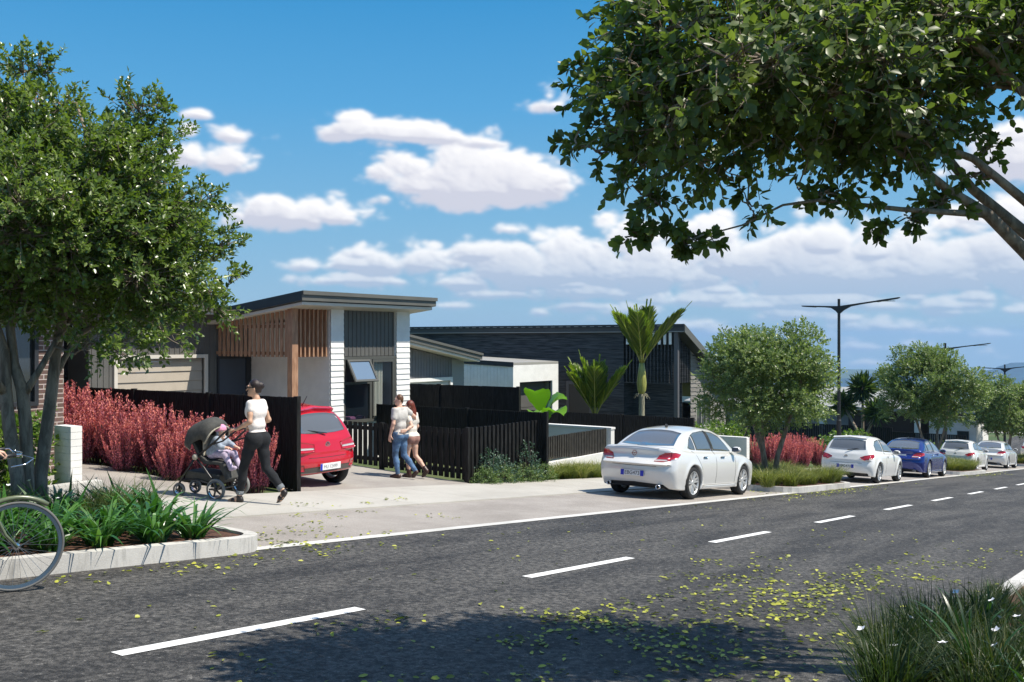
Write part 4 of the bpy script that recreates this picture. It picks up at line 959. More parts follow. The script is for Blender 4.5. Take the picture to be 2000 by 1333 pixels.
    B.patch('spoiler_lip', [(-.52, 1.0), (-.3, 1.02), (0, 1.03), (.3, 1.02), (.52, 1.0)], [(-.52, 1.012), (-.3, 1.035), (0, 1.046), (.3, 1.035), (.52, 1.012)], paintm, car, 'x', nu=16, nv=2, off=.009)
    number_plate(car, -.006, .50, txt); emblem(car, .055, .90, .055, kind); mirrors(car, 3.02, .86, 1.02, paintm)
    ell_part('roof_antenna', M_plast, car, (1.45, 0, 1.47), (.07, .014, .045))
    return car
def hatch(name, label, paintm, txt, kind, blue=True, dims=(3.95, 1.72, .78, 3.2), lamps='leaf', zb=.19, rimm=M_rim, offs=0.0, h=1.0):
    L_, W_, a0, a1 = dims; car = empty(name, (0, 0, 0), 0, label, 'car')
    B = CarBody(L_, W_, (a0, a1), 0.315,
        deck=[(-.3, .94), (0.1, .95), (.9, .96), (2.7, .94), (3.15, .90), (3.6, .80), (3.95, .64), (4.4, .5)],
        roof=[(-.5, .1), (-.12, .2), (.08, .86), (.20, 1.10), (.40, 1.345), (.62, 1.415), (1.2, 1.45), (1.75, 1.44), (2.2, 1.34), (2.85, .98), (3.3, .72), (4.5, .4)],
        rear=[(-.2, .2), (.2, .14), (.34, .04), (.5, 0.0), (.62, .02), (.75, .06), (.92, .10), (1.05, .17), (1.35, .36), (1.6, .5)],
        side=[(0, .91), (.25, .95), (.45, .99), (.6, 1.0), (.8, .985), (.92, .94), (1.02, .86), (1.6, .6)],
        gh=[(.6, .95), (.92, .875), (1.1, .81), (1.3, .70), (1.4, .61), (1.55, .52)], zb=zb)
    B.mesh('body', paintm, car)
    B.patch('rear_window', [(-.56, 1.02), (-.3, 1.0), (0, .995), (.3, 1.0), (.56, 1.02)], [(-.50, 1.28), (-.25, 1.315), (0, 1.32), (.25, 1.315), (.50, 1.28)], M_cglass if lamps == 'leaf' else M_cglass, car, off=.006)
    MB().bar((.12, -.02, 1.0), (.21, -.36 if lamps == 'leaf' else .38, 1.06), .02, .015).build('wiper', M_plast, car)
    for s in (-1, 1):
        B.patch('side_window', [(.75, 1.0), (1.45, .975)], [(.72, 1.16), (.95, 1.29), (1.40, 1.34)], M_cglass, car, 'y', s)
        B.patch('side_window', [(1.52, .972), (2.55, .95)], [(1.47, 1.345), (1.9, 1.325), (2.1, 1.26), (2.5, 1.0)], M_cglass, car, 'y', s)
        B.patch('door_seam', [(1.50, .30), (1.512, .30)], [(1.50, .96), (1.512, .96)], M_plast, car, 'y', s, nu=1, nv=10, off=.0015)
        B.patch('door_seam', [(2.62, .30), (2.632, .30)], [(2.62, .94), (2.632, .94)], M_plast, car, 'y', s, nu=1, nv=10, off=.0015)
        B.patch('door_handle', [(1.62, .80), (1.80, .797)], [(1.62, .83), (1.80, .827)], paintm, car, 'y', s, nu=4, nv=2, off=.02)
        if lamps == 'leaf':
            tl = B.patch('tail_light', [(s * .42, .76), (s * .54, .70), (s * .70, .70)], [(s * .43, .785), (s * .56, .84), (s * .71, .87)], M_tl, car, 'x', nu=8, off=.009)
            B.patch('tail_light', [(.13, .72), (.28, .80)], [(.14, .87), (.30, .885)], M_tl, car, 'y', s, nu=5, off=.009)
            B.patch('reversing_lens', [(s * .45, .765), (s * .54, .735)], [(s * .46, .79), (s * .55, .80)], mat('smoked_lens', (.16, .03, .05), .1), tl, 'x', nu=4, nv=2, off=.012)
        else:
            tl = B.patch('tail_light', [(s * .34, .715), (s * .60, .70), (s * .735, .71)], [(s * .33, .83), (s * .60, .88), (s * .74, .89)], M_tl, car, 'x', nu=8, off=.009)
            B.patch('tail_light', [(.14, .72), (.26, .78)], [(.15, .885), (.28, .88)], M_tl, car, 'y', s, nu=5, off=.009)
            B.patch('reversing_lens', [(s * .36, .745), (s * .71, .75)], [(s * .36, .775), (s * .71, .785)], M_tlw, tl, 'x', nu=6, nv=2, off=.013)
            B.patch('bumper_reflector', [(s * .56, .395), (s * .72, .40)], [(s * .58, .50), (s * .73, .52)], M_tl, car, 'x', nu=6, nv=3, off=.005)
        B.patch('headlight', [(s * .4, .6), (s * .68, .62)], [(s * .45, .70), (s * .7, .75)], M_tlw, car, 'X', nu=6)
        for ax in (a0, a1): wheel(car, ax, s * (W_ / 2 - .125), .315, s, w=.2, double=lamps != 'leaf', spokes=5 if lamps != 'leaf' else 9, rim=rimm)
    B.patch('windscreen', [(-.60, .98), (0, .95), (.60, .98)], [(-.50, 1.30), (0, 1.36), (.50, 1.30)], M_cglass, car, 'X')
    zi = zb + .02 if lamps == 'leaf' else .355
    B.patch('bumper_insert', [(-.66, zi), (.66, zi)], [(-.64, zi + .09), (0, zi + .11), (.64, zi + .09)], M_plast if lamps == 'leaf' else mat('sill_taupe', (0.10, 0.085, 0.075), 0.5), car, 'x', nu=14, off=.004)
    B.patch('hatch_seam', [(-.48, .605), (0, .60), (.48, .605)], [(-.48, .613), (0, .608), (.48, .613)], M_plast, car, 'x', nu=14, nv=1, off=.0015)
    B.patch('roof_spoiler', [(-.50, 1.315), (0, 1.35), (.50, 1.315)], [(-.50, 1.345), (0, 1.385), (.50, 1.345)], paintm, car, 'x', nu=12, nv=2, off=.06)
    number_plate(car, .004 if lamps == 'leaf' else -.012, .50 if lamps == 'leaf' else .45, txt, blue); emblem(car, .07, .80, .05 if lamps == 'leaf' else .062, kind); mirrors(car, 2.45, .82, .96, paintm)
    MB().tube([(.75, 0, 1.41), (.62, 0, 1.60)], [.009, .005], 8).build('roof_antenna', M_plast, car)
    return car
P_silver = paint('pearl_silver_paint', (0.70, 0.69, 0.66), 0.15, 0.28)
P_white = paint('white_car_paint', (0.80, 0.79, 0.76), 0.0, 0.3)
P_red = paint('red_car_paint', (0.48, 0.008, 0.022), 0.0, 0.22)
P_blue = paint('blue_car_paint', (0.012, 0.03, 0.20), 0.35, 0.22)
P_grey = paint('silver_grey_paint', (0.42, 0.42, 0.42), 0.4, 0.3)
def park(car, x, y, rz=0.0, label=None, group=None, z=None):
    """stand a car on the street: x,y of the middle of its tail"""
    car.location = (x, y, gzp(x + 2 * math.cos(rz), y + 2 * math.sin(rz)) - math.cos(rz) * 2 * SL + .003 if z is None else z)
    car.rotation_euler = (0, math.atan(-SL) * math.cos(rz), rz)
    if label: car['label'] = label
    if group: car['group'] = group
GP = 'cars parked nose to tail in the street bays'
sed = sedan('parked_car', 'nearest pearl silver sedan parked in the bay, its plate reading EBG473', P_silver, 'EBG473')
park(sed, 17.42, 9.42, group=GP)
hat = hatch('parked_car', 'nearer of the two white hatchbacks, parked past the grassy bed', P_white, 'EBG473', 'bar')
park(hat, 30.35, 9.0, group=GP)
blu = sedan('parked_car', 'dark blue sedan parked between the two white hatchbacks', P_blue, 'EBG473', 'bar')
for ch in list(blu.children):
    if ch.name.startswith('number_plate'):
        for c2 in list(ch.children): bpy.data.objects.remove(c2)
        ch.location = (0.06, 0, 0.30)
park(blu, 37.4, 9.15, group=GP); blu.scale = (.97, .97, .97)
h2 = copy_tree(hat); park(h2, 48.95, 9.45, label='farther white hatchback, partly behind the third grassy bed', group=GP)
s2 = copy_tree(sed); park(s2, 57.5, 9.5, label='silver sedan parked beyond the farther white hatchback', group=GP)
h3 = copy_tree(hat); park(h3, 73.6, 9.3, label='last white car of the row, cut by the right edge of the picture', group=GP)
red = hatch('parked_car', 'red hatchback standing nose in on the drive behind the tall black fence', P_red, 'MU 12499', 'vw', blue=False, dims=(4.1, 1.80, .62, 3.3), lamps='bar', zb=.28)
red.scale = (1.06, .98, 1.08)
red.location = (12.68, 13.15, gzp(13.6, 13.9) - .02); red.rotation_euler = (0, math.atan(-.04), R(90))

# ---------------------------------------------------------------- foliage
def rot_from(dirs, up_jit):
    """orthonormal frames: leaf axis along dirs, blade normal as given (made square to the axis)"""
    d = dirs / (np.linalg.norm(dirs, axis=1)[:, None] + 1e-9); n = up_jit - (up_jit * d).sum(1)[:, None] * d
    n /= (np.linalg.norm(n, axis=1)[:, None] + 1e-9); return d, np.cross(n, d), n
LEAF_S = (np.array([[0, 0, 0], [.45, .5, .10], [1, 0, -.04], [.45, -.5, .10], [.5, 0, -.03]]), np.array([[0, 1, 4], [1, 2, 4], [2, 3, 4], [3, 0, 4]]))
LEAF_L = (np.array([[0, 0, 0], [.24, .36, .06], [.68, .46, .04], [1, 0, -.12], [.68, -.46, .04], [.24, -.36, .06], [.3, 0, 0], [.66, 0, -.06]]),
          np.array([[0, 1, 6], [1, 2, 7], [1, 7, 6], [2, 3, 7], [3, 4, 7], [4, 5, 6], [4, 6, 7], [5, 0, 6]]))
LEAF_Q = (np.array([[0, 0, 0], [.5, .5, .05], [1, 0, 0], [.5, -.5, .05]]), np.array([[0, 1, 2], [0, 2, 3]]))
def leaves(P, Dr, N, length, width, tmpl=LEAF_S):
    """one flat leaf for each position; returns vertices, triangles, leaf index of each vertex"""
    T, F = tmpl; d, s, n = rot_from(Dr, N); L = np.broadcast_to(length, (len(P),))[:, None, None]; Wd = np.broadcast_to(width, (len(P),))[:, None, None]
    V = P[:, None] + d[:, None] * T[None, :, 0:1] * L + s[:, None] * T[None, :, 1:2] * Wd + n[:, None] * T[None, :, 2:3] * L
    k = len(T); idx = np.arange(len(P))[:, None, None] * k + F[None]
    return V.reshape(-1, 3), idx.reshape(-1, 3), np.repeat(np.arange(len(P)), k)
def unit(v): return v / (np.linalg.norm(v, axis=-1, keepdims=True) + 1e-9)
def sprigs(C, Dr, n, slen, llen, lwid, rg, jit=0.35, spread=1.0):
    """leafy twigs: n leaves set alternately along each twig"""
    m = len(C); t = np.tile(np.linspace(0.05, 1.0, n), m) + rg.normal(0, .03, m * n); i = np.repeat(np.arange(m), n); d = unit(Dr)[i]
    u = unit(np.cross(d, rg.normal(size=(m, 3))[i])); w = np.cross(d, u); ph = np.tile(np.arange(n) * 2.4, m) + rg.uniform(0, 6.28, m)[i] + rg.normal(0, .3, m * n)
    out = u * np.cos(ph)[:, None] + w * np.sin(ph)[:, None]
    sl = np.broadcast_to(slen, (m,))[i]; sag = np.zeros((m * n, 3)); sag[:, 2] = -0.18 * (t ** 2) * sl
    P = C[i] + d * (t * sl)[:, None] + sag + rg.normal(0, .012, (m * n, 3))
    Ld = unit(d * (0.45 + 0.5 * t[:, None]) + out * spread * (1.05 - 0.35 * t[:, None]) + rg.normal(0, jit * .5, (m * n, 3)))
    Nn = unit(d * 0.9 + np.array([0, 0, 0.8]) - out * 0.2 + rg.normal(0, jit, (m * n, 3)))
    return P, Ld, Nn, llen * rg.uniform(.7, 1.15, m * n), lwid * rg.uniform(.75, 1.1, m * n), i
def tree(name, label, base, stems, clumps, rg, leafm, barkm, llen=.06, lwid=.036, n_sprig=22, n_leaf=13, slen=.26, tmpl=LEAF_S, rfac=1.0, group=None, cat='tree', twigs=True, updir=(0, 0, .5)):
    """stems: polylines [(x,y,z,r)...]; clumps: (x,y,z,radius) around which leafy twigs are set, each joined to the wood"""
    root = empty(name, base, 0, label, cat, group); b = Vector(base)
    for st in stems:
        MB().tube([Vector(p[:3]) - b for p in st], [p[3] for p in st], 10).build('trunk', barkm, root, smooth=True)
    nodes = [(Vector(st[k][:3]).lerp(Vector(st[k + 1][:3]), f), st[k][3] * (1 - f) + st[k + 1][3] * f) for st in stems for k in range(max(0, len(st) // 2 - 1), len(st) - 1) for f in (0, .33, .66, 1)]
    order = sorted(clumps, key=lambda c: min((Vector(c[:3]) - nd[0]).length for nd in nodes)); Cs = []; Ds = []; Sl = []; mbw = MB(); mbt = MB()
    cc = np.mean([c[:3] for c in clumps], axis=0)
    for c in order:
        p = Vector(c[:3]); q, r = min(nodes, key=lambda nd: (p - nd[0]).length + max(0, nd[0].z - p.z) * .8)
        r1 = max(.005, min(r * .55, .028)); mid = q.lerp(p, .5) + Vector(rg.normal(0, .06 * (p - q).length, 3)) + Vector((0, 0, -.06 * (p - q).length))
        pts = [q, q.lerp(mid, .6) , mid, mid.lerp(p, .55) + Vector(rg.normal(0, .02, 3)), p]; rr = [r1, r1 * .85, r1 * .7, r1 * .55, r1 * .4]
        mbw.tube([x - b for x in pts], rr, 6)
        nodes += [(pts[2], rr[2]), (pts[3], rr[3]), (p, rr[4])]
        R_ = c[3]; m = max(4, int(n_sprig * (R_ / .45) ** 2 * rfac)); v = unit(rg.normal(size=(m, 3))); v[:, 2] = v[:, 2] * .9; rad = R_ * rg.uniform(.15, 1.0, m)[:, None] ** .55
        pos = np.array(c[:3]) + v * rad * np.array([1, 1, .82]); out = unit(v * .8 + unit(np.array(c[:3]) - cc) * .55 + np.array(updir) + rg.normal(0, .3, (m, 3)))
        Cs.append(pos); Ds.append(out); Sl.append(slen * min(1, R_ / .24) * rg.uniform(.6, 1.3, m))
        if twigs:
            for k in range(m):
                e = Vector(pos[k]); s_ = (pts[3].lerp(p, rg.uniform(0, 1)) if k % 2 else pts[2].lerp(pts[3], rg.uniform(.3, 1))).lerp(e, .05); tip = e + Vector(out[k]) * Sl[-1][k]
                mbt.tube([s_ - b, s_.lerp(e, .55) + Vector(rg.normal(0, .02, 3)) - b, e - b, e.lerp(tip, .5) - b + Vector((0, 0, -.01)), tip - b - Vector((0, 0, .16 * Sl[-1][k]))], [.006, .005, .0038, .003, .0015], 4, cap=False)
    mbw.build('branches', barkm, root, smooth=True)
    if twigs: mbt.build('twigs', barkm, root)
    C = np.vstack(Cs); D = np.vstack(Ds); S = np.concatenate(Sl)
    P, Ld, Nn, LL, LW, ti = sprigs(C, D, n_leaf, S, llen, lwid, rg)
    V, F, li = leaves(P - np.array(base), Ld, Nn, LL, LW, tmpl)
    sr = rg.uniform(0, 1, len(C)); rnd = np.clip(sr[ti] * .6 + rg.uniform(0, .4, len(P)), 0, 1)
    np_mesh('crown', V, F, leafm, root, rnd=rnd[li])
    return root, len(P)
def barkmat(name, c1, c2):
    if name in MATS: return MATS[name]
    m, t, b, bs = newmat(name); tcn = b.n('ShaderNodeTexCoord').outputs['Object']
    f = b.noise(b.v('MULTIPLY', tcn, (1, 1, .25)), 14, 6, .65, 1.0)
    t.links.new(b.mix(b.sstep(f, .35, .65), (*c1, 1), (*c2, 1)), bs.inputs['Base Color']); bs.inputs['Roughness'].default_value = .85
    bn = b.n('ShaderNodeBump'); bn.inputs['Strength'].default_value = .6; bn.inputs['Distance'].default_value = .02
    t.links.new(f, bn.inputs['Height']); t.links.new(bn.outputs[0], bs.inputs['Normal']); MATS[name] = m; return m
M_bark = barkmat('grey_brown_bark', (0.14, 0.108, 0.08), (0.30, 0.245, 0.19))
M_leaf = leafmat('street_tree_leaf', (0.055, 0.095, 0.022), (0.13, 0.19, 0.04), .30, .34, .7, c3=(0.22, 0.285, 0.07))
M_leaf2 = leafmat('overhead_leaf', (0.068, 0.100, 0.040), (0.115, 0.158, 0.042), .40, .42, .5, c3=(0.19, 0.24, 0.055))

# left street tree, three stems in the near planter
def blob_clumps(c, rx, rz, n, rg, rlo=.34, rhi=.5, shell=.55, zlo=-1.0):
    out = []
    while len(out) < n:
        v = rg.uniform(-1, 1, 3); l = np.linalg.norm(v)
        if l > 1 or l < shell * .6 or v[2] < zlo: continue
        s = 1 + .12 * math.sin(5 * math.atan2(v[1], v[0]) + 3 * v[2])
        p = np.array(c) + v * np.array([rx, rx, rz]) * s
        if all(np.linalg.norm(p - np.array(o[:3])) > rlo * .75 for o in out): out.append((*p, rg.uniform(rlo, rhi)))
    return out
TRUNKS_L = [[[5.32,10.12,-0.44,0.075],[5.31,10.13,0.13,0.07],[5.26,10.21,0.69,0.065],[5.24,10.24,1.06,0.062],[5.23,10.25,1.44,0.058],[5.14,10.37,1.93,0.045],[5.02,10.55,2.62,0.035],[4.93,10.68,3.38,0.025],[4.89,10.72,3.91,0.012]],[[5.46,10.18,-0.48,0.075],[5.45,10.2,0.11,0.07],[5.44,10.21,0.68,0.065],[5.39,10.19,1.05,0.06],[5.34,10.26,1.33,0.05],[5.32,10.3,1.71,0.045],[5.44,10.12,2.26,0.035],[5.44,10.12,3.01,0.025],[5.38,10.21,3.83,0.012]],[[5.61,10.24,-0.52,0.078],[5.61,10.23,0.11,0.072],[5.65,10.18,0.59,0.066],[5.74,10.23,1.04,0.062],[5.76,10.19,1.44,0.056],[5.87,10.21,1.94,0.048],[6.03,9.98,2.62,0.038],[6.08,9.92,3.47,0.026],[5.89,10.01,4.17,0.012]],[[5.74,10.22,1.13,0.04],[5.87,10.21,1.38,0.032],[6.02,10.17,1.64,0.03],[6.38,10.01,1.9,0.028],[6.81,9.75,2.11,0.022],[7.14,9.45,2.29,0.012]],[[5.41,10.17,1.02,0.042],[5.55,10.15,1.25,0.034],[5.69,10.11,1.52,0.03],[5.97,10.24,1.83,0.024],[6.23,10.05,2.18,0.014]],[[5.24,10.24,1.01,0.045],[5.06,10.15,1.21,0.04],[4.82,10.13,1.5,0.034],[4.49,10.26,1.91,0.025],[4.15,10.56,2.3,0.015]]]
rgt = np.random.default_rng(21)
CL = [[4.95,11.88,3.9,0.29],[5.44,9.43,2.39,0.29],[4.85,11.49,2.68,0.3],[5.18,10.53,2.61,0.34],[5.6,12.38,3.32,0.36],[4.93,9.67,2.47,0.29],[6.09,9.81,2.06,0.32],[6.1,11.46,3.01,0.32],[6.42,10.13,3.41,0.36],[5.66,9.9,2.31,0.3],[5.44,10.49,2.79,0.37],[6.31,9.52,2.95,0.33],[5.54,8.85,2.88,0.31],[5.17,10.94,3.6,0.28],[5.38,10.86,3.83,0.31],[4.67,12.11,3.36,0.37],[4.64,11.21,2.76,0.32],[6.41,9.2,2.14,0.36],[5.35,9.75,3.73,0.28],[5.13,10.1,2.13,0.38],[6.0,10.03,3.65,0.29],[5.58,10.95,2.93,0.35],[4.74,11.32,3.91,0.31],[6.72,9.78,2.5,0.31],[5.34,12.54,3.38,0.3],[5.06,9.95,3.51,0.33],[5.72,9.29,2.39,0.28],[5.97,12.14,3.03,0.38],[5.5,9.56,3.29,0.29],[4.25,11.21,3.51,0.3],[5.46,10.49,3.99,0.32],[4.74,10.4,2.64,0.37],[4.67,12.17,3.86,0.33],[4.56,10.78,3.33,0.35],[4.65,10.64,2.41,0.33],[5.95,9.53,3.53,0.35],[5.71,9.37,2.97,0.33],[4.85,10.49,3.87,0.33],[5.13,9.38,2.52,0.34],[4.64,10.06,2.68,0.3],[6.26,9.19,2.47,0.31],[6.47,9.29,2.81,0.35],[5.67,8.67,2.66,0.3],[5.96,11.13,3.89,0.31],[4.44,10.55,3.12,0.33],[6.4,10.35,3.04,0.3],[6.46,9.73,2.15,0.35],[4.51,12.49,3.39,0.3],[5.3,9.93,3.19,0.37],[5.61,10.55,3.28,0.28],[6.13,9.62,2.32,0.29],[5.17,12.09,2.62,0.29],[5.02,10.17,2.57,0.37],[4.56,11.5,2.92,0.32],[4.84,11.86,2.93,0.3],[6.45,10.08,2.35,0.33],[4.83,12.49,3.44,0.35],[5.29,12.17,3.31,0.34],[5.77,10.85,3.27,0.33],[5.8,10.64,2.63,0.3],[4.43,11.94,2.95,0.31],[5.17,11.11,3.97,0.32],[5.68,10.28,3.52,0.34],[5.56,9.53,2.1,0.32],[5.8,10.13,3.03,0.38],[4.63,12.48,3.03,0.31],[4.65,10.97,3.56,0.29],[4.42,10.89,2.97,0.34],[4.81,9.95,3.17,0.36],[5.5,10.02,3.6,0.37],[5.14,9.62,3.37,0.3],[5.64,11.64,3.46,0.29],[5.24,11.31,2.53,0.3],[5.23,10.82,2.17,0.37],[4.96,10.78,2.55,0.32],[5.39,10.5,2.13,0.38],[5.31,11.57,4.03,0.34],[5.9,11.86,3.44,0.33],[5.49,12.16,3.68,0.32],[6.19,9.46,3.23,0.34],[5.07,9.14,2.8,0.34],[6.14,8.56,2.34,0.28],[4.8,12.02,2.5,0.34],[5.95,10.52,3.52,0.37],[5.56,11.35,3.86,0.28],[6.3,11.11,3.26,0.3],[6.41,10.66,3.08,0.3],[6.42,9.94,2.88,0.31],[5.23,10.58,3.52,0.33],[4.84,11.35,2.4,0.3],[6.4,11.27,2.84,0.3],[6.02,11.17,2.91,0.38],[4.19,9.71,2.96,0.31],[5.29,9.76,2.2,0.31],[5.95,10.16,2.61,0.29],[5.76,9.77,2.6,0.31],[5.9,10.28,2.28,0.28],[5.67,12.27,3.0,0.36],[4.92,10.82,3.81,0.38],[5.67,10.81,2.07,0.35],[4.36,12.08,3.36,0.34],[4.61,11.45,3.63,0.36],[5.61,11.31,3.27,0.33],[6.03,9.56,2.64,0.34],[5.89,8.97,3.27,0.36],[4.79,10.75,2.88,0.29],[5.87,8.98,2.25,0.28],[5.12,11.55,3.12,0.3],[5.87,8.9,2.95,0.3],[6.26,10.42,2.7,0.37],[4.67,8.9,2.87,0.33],[6.62,10.96,2.79,0.35],[4.69,10.08,3.53,0.3],[6.09,10.79,2.76,0.35],[4.63,11.69,3.2,0.31],[5.52,10.87,3.46,0.33],[5.4,10.28,2.43,0.36],[6.06,8.79,2.54,0.31],[5.3,11.53,2.24,0.35],[4.71,9.69,2.89,0.29],[5.71,11.21,2.7,0.31],[4.27,10.64,3.42,0.36],[6.27,11.51,3.28,0.28],[5.29,9.7,2.94,0.38],[4.47,11.2,3.1,0.31],[4.95,9.49,2.95,0.37],[6.24,9.64,3.61,0.31],[5.97,10.75,3.8,0.28],[4.44,9.88,2.89,0.31],[5.65,11.77,2.62,0.37],[4.37,11.65,3.66,0.29],[5.54,11.21,2.36,0.31],[5.31,11.79,2.84,0.29],[5.61,8.97,2.54,0.36],[5.63,10.6,3.65,0.38],[5.74,8.66,2.24,0.37],[4.93,9.22,3.19,0.3],[4.51,10.17,3.26,0.3],[5.18,12.13,3.01,0.3],[5.0,10.37,3.17,0.35],[5.43,11.56,3.23,0.31],[5.0,11.58,3.56,0.28],[4.87,10.02,2.33,0.32],[4.9,10.98,2.3,0.32],[4.52,11.59,2.59,0.3],[5.39,10.83,2.48,0.36],[6.01,11.14,3.57,0.31],[4.99,12.08,3.5,0.33],[5.56,10.02,2.73,0.37],[5.56,11.9,3.3,0.33],[4.22,11.76,3.23,0.3],[4.47,9.21,2.96,0.31],[6.01,10.39,3.21,0.29],[5.23,10.06,3.92,0.3],[5.65,10.22,2.1,0.35],[5.28,9.16,2.36,0.36],[6.24,10.33,2.19,0.3],[6.2,8.91,2.81,0.37],[5.25,11.13,2.9,0.28],[5.94,11.5,3.71,0.3],[6.65,10.4,2.78,0.37],[4.48,10.63,2.73,0.33],[4.25,11.53,2.94,0.29],[6.16,9.01,2.0,0.31],[6.56,9.36,2.49,0.36],[5.89,9.64,3.21,0.31],[5.85,10.99,2.41,0.33],[5.5,11.92,3.88,0.37],[6.3,10.43,3.37,0.34],[5.96,9.98,2.35,0.31],[4.57,10.7,3.71,0.33],[5.15,8.76,2.56,0.29],[4.84,9.0,2.61,0.32],[5.67,9.26,3.47,0.37],[4.99,11.09,3.18,0.35],[4.98,10.46,2.38,0.37],[5.03,11.23,3.7,0.33],[5.93,11.86,2.78,0.33],[5.35,9.36,2.77,0.37],[6.3,8.83,2.34,0.3],[5.34,9.22,3.05,0.29],[6.67,9.42,2.09,0.34],[4.31,11.26,2.78,0.37],[4.42,10.93,2.66,0.37],[4.6,11.01,2.42,0.37],[4.82,11.34,3.33,0.28],[5.32,11.82,3.64,0.29],[5.09,11.7,2.61,0.36],[5.91,9.3,3.22,0.32],[4.96,11.04,2.72,0.29],[5.14,12.45,3.65,0.3],[6.11,12.37,3.35,0.29],[4.29,10.19,2.75,0.29],[5.05,10.07,3.0,0.35],[4.63,12.15,2.77,0.3],[5.24,10.01,2.41,0.32],[5.38,10.33,3.7,0.29],[5.17,12.17,3.86,0.29],[6.11,11.82,3.14,0.31],[4.17,11.0,3.29,0.29],[4.78,10.54,3.43,0.31],[6.04,11.35,2.63,0.37],[6.14,10.07,3.25,0.35],[4.38,11.45,3.27,0.28],[4.72,9.52,3.22,0.32],[6.09,9.77,2.98,0.32],[5.68,11.47,2.95,0.3],[5.37,11.36,3.51,0.36],[5.23,11.49,2.83,0.34],[5.66,11.09,4.05,0.3],[5.09,10.78,3.02,0.36],[6.24,10.74,2.46,0.29],[5.62,11.53,2.37,0.29],[4.68,9.42,2.57,0.35],[5.05,12.65,3.24,0.31],[4.54,11.05,3.84,0.31],[6.18,9.88,2.59,0.36],[4.63,11.79,3.87,0.34],[5.99,9.21,3.55,0.31],[5.02,11.52,3.93,0.35],[4.56,9.75,2.62,0.33],[5.46,10.26,3.21,0.37],[5.92,10.68,2.24,0.37],[5.8,10.68,3.0,0.37],[4.71,12.49,3.74,0.34],[5.33,10.97,3.18,0.3],[6.12,9.33,2.07,0.33],[6.55,10.96,3.12,0.31],[5.59,9.04,3.21,0.28],[4.97,10.31,3.62,0.33],[6.66,9.53,2.89,0.32],[6.77,10.14,2.49,0.32],[5.2,8.87,2.88,0.33],[5.46,12.05,2.75,0.33],[5.27,12.49,2.96,0.34],[5.42,10.33,4.45,0.24],[5.61,10.23,4.56,0.18],[6.28,9.46,4.14,0.24],[6.41,9.28,4.14,0.16],[6.55,9.25,3.8,0.2],[6.91,9.1,3.18,0.2],[7.07,9.04,2.68,0.2],[7.14,8.94,2.33,0.14],[7.02,9.11,1.96,0.22],[5.59,8.71,1.5,0.22],[5.61,9.2,1.58,0.22],[5.96,8.54,1.63,0.22],[5.45,9.95,4.15,0.16],[5.8,10.16,4.14,0.24],[6.2,10.55,4.12,0.21],[5.68,9.39,3.81,0.16],[6.17,9.68,3.91,0.2],[6.38,9.5,3.86,0.22],[6.34,9.27,3.52,0.22],[6.15,8.99,3.28,0.22],[6.78,9.71,3.35,0.16],[6.3,8.79,3.02,0.2],[6.52,9.02,2.85,0.19],[6.28,8.56,2.62,0.21],[7.08,9.35,2.5,0.2],[6.7,8.85,2.14,0.16],[7.01,9.28,2.06,0.19],[6.56,9.18,1.86,0.2],[6.06,8.76,1.77,0.18],[6.33,9.67,1.74,0.18],[6.13,10.19,1.87,0.24],[6.06,10.63,1.82,0.22],[5.51,10.06,1.92,0.21],[5.48,10.37,1.89,0.17],[5.65,11.3,1.88,0.16],[5.39,11.09,1.92,0.2],[5.41,11.53,2.0,0.23],[4.92,10.81,4.24,0.17],[5.32,11.02,4.25,0.19],[5.19,10.22,4.08,0.16],[5.6,10.81,4.35,0.24]]
tree('street_tree', 'large leafy street tree with three leaning stems in the nearest planter', (5.6, 9.6, -.4), TRUNKS_L, CL, rgt, M_leaf, M_bark, llen=.070, lwid=.042, n_sprig=84, n_leaf=15, slen=.22)
# overhead tree at the near kerb, right of the camera
TRUNKS_R = [[[7.59,0.16,0.47,0.08],[7.22,0.53,1.46,0.0602],[6.76,0.88,2.1,0.0421],[6.52,1.07,2.34,0.0353],[6.28,1.25,2.48,0.0249],[6.07,1.41,2.65,0.0172],[5.75,1.7,2.81,0.0103]],[[7.87,0.06,0.44,0.0748],[7.46,0.49,1.66,0.055],[7.07,0.89,2.22,0.0396],[6.75,1.2,2.54,0.0301],[6.43,1.49,3.0,0.0224],[6.19,1.68,3.24,0.0172],[5.92,1.91,3.4,0.0103]],[[7.45,0.05,0.53,0.0645],[6.92,0.51,2.03,0.0447],[6.57,0.85,2.39,0.0301],[6.28,1.11,2.65,0.0224],[5.99,1.36,2.75,0.0172],[5.49,1.77,2.89,0.012],[5.11,2.16,2.96,0.006]],[[7.72,-0.03,0.47,0.0645],[7.01,0.38,2.34,0.0447],[6.39,0.8,2.96,0.0327],[6.05,0.99,3.18,0.0249],[5.71,1.17,3.38,0.0198],[5.48,1.35,3.63,0.0146]],[[8.1,-0.11,0.42,0.0645],[7.72,0.28,2.64,0.0447],[7.28,0.74,3.37,0.0327],[6.84,1.21,3.97,0.0224],[6.46,1.59,4.39,0.0146]],[[6.52,1.07,2.34,0.0224],[6.03,1.46,2.35,0.0146],[5.58,1.8,2.38,0.0103],[5.38,1.94,2.34,0.0069],[5.2,2.11,2.22,0.0052],[5.06,2.23,2.17,0.0043]]]
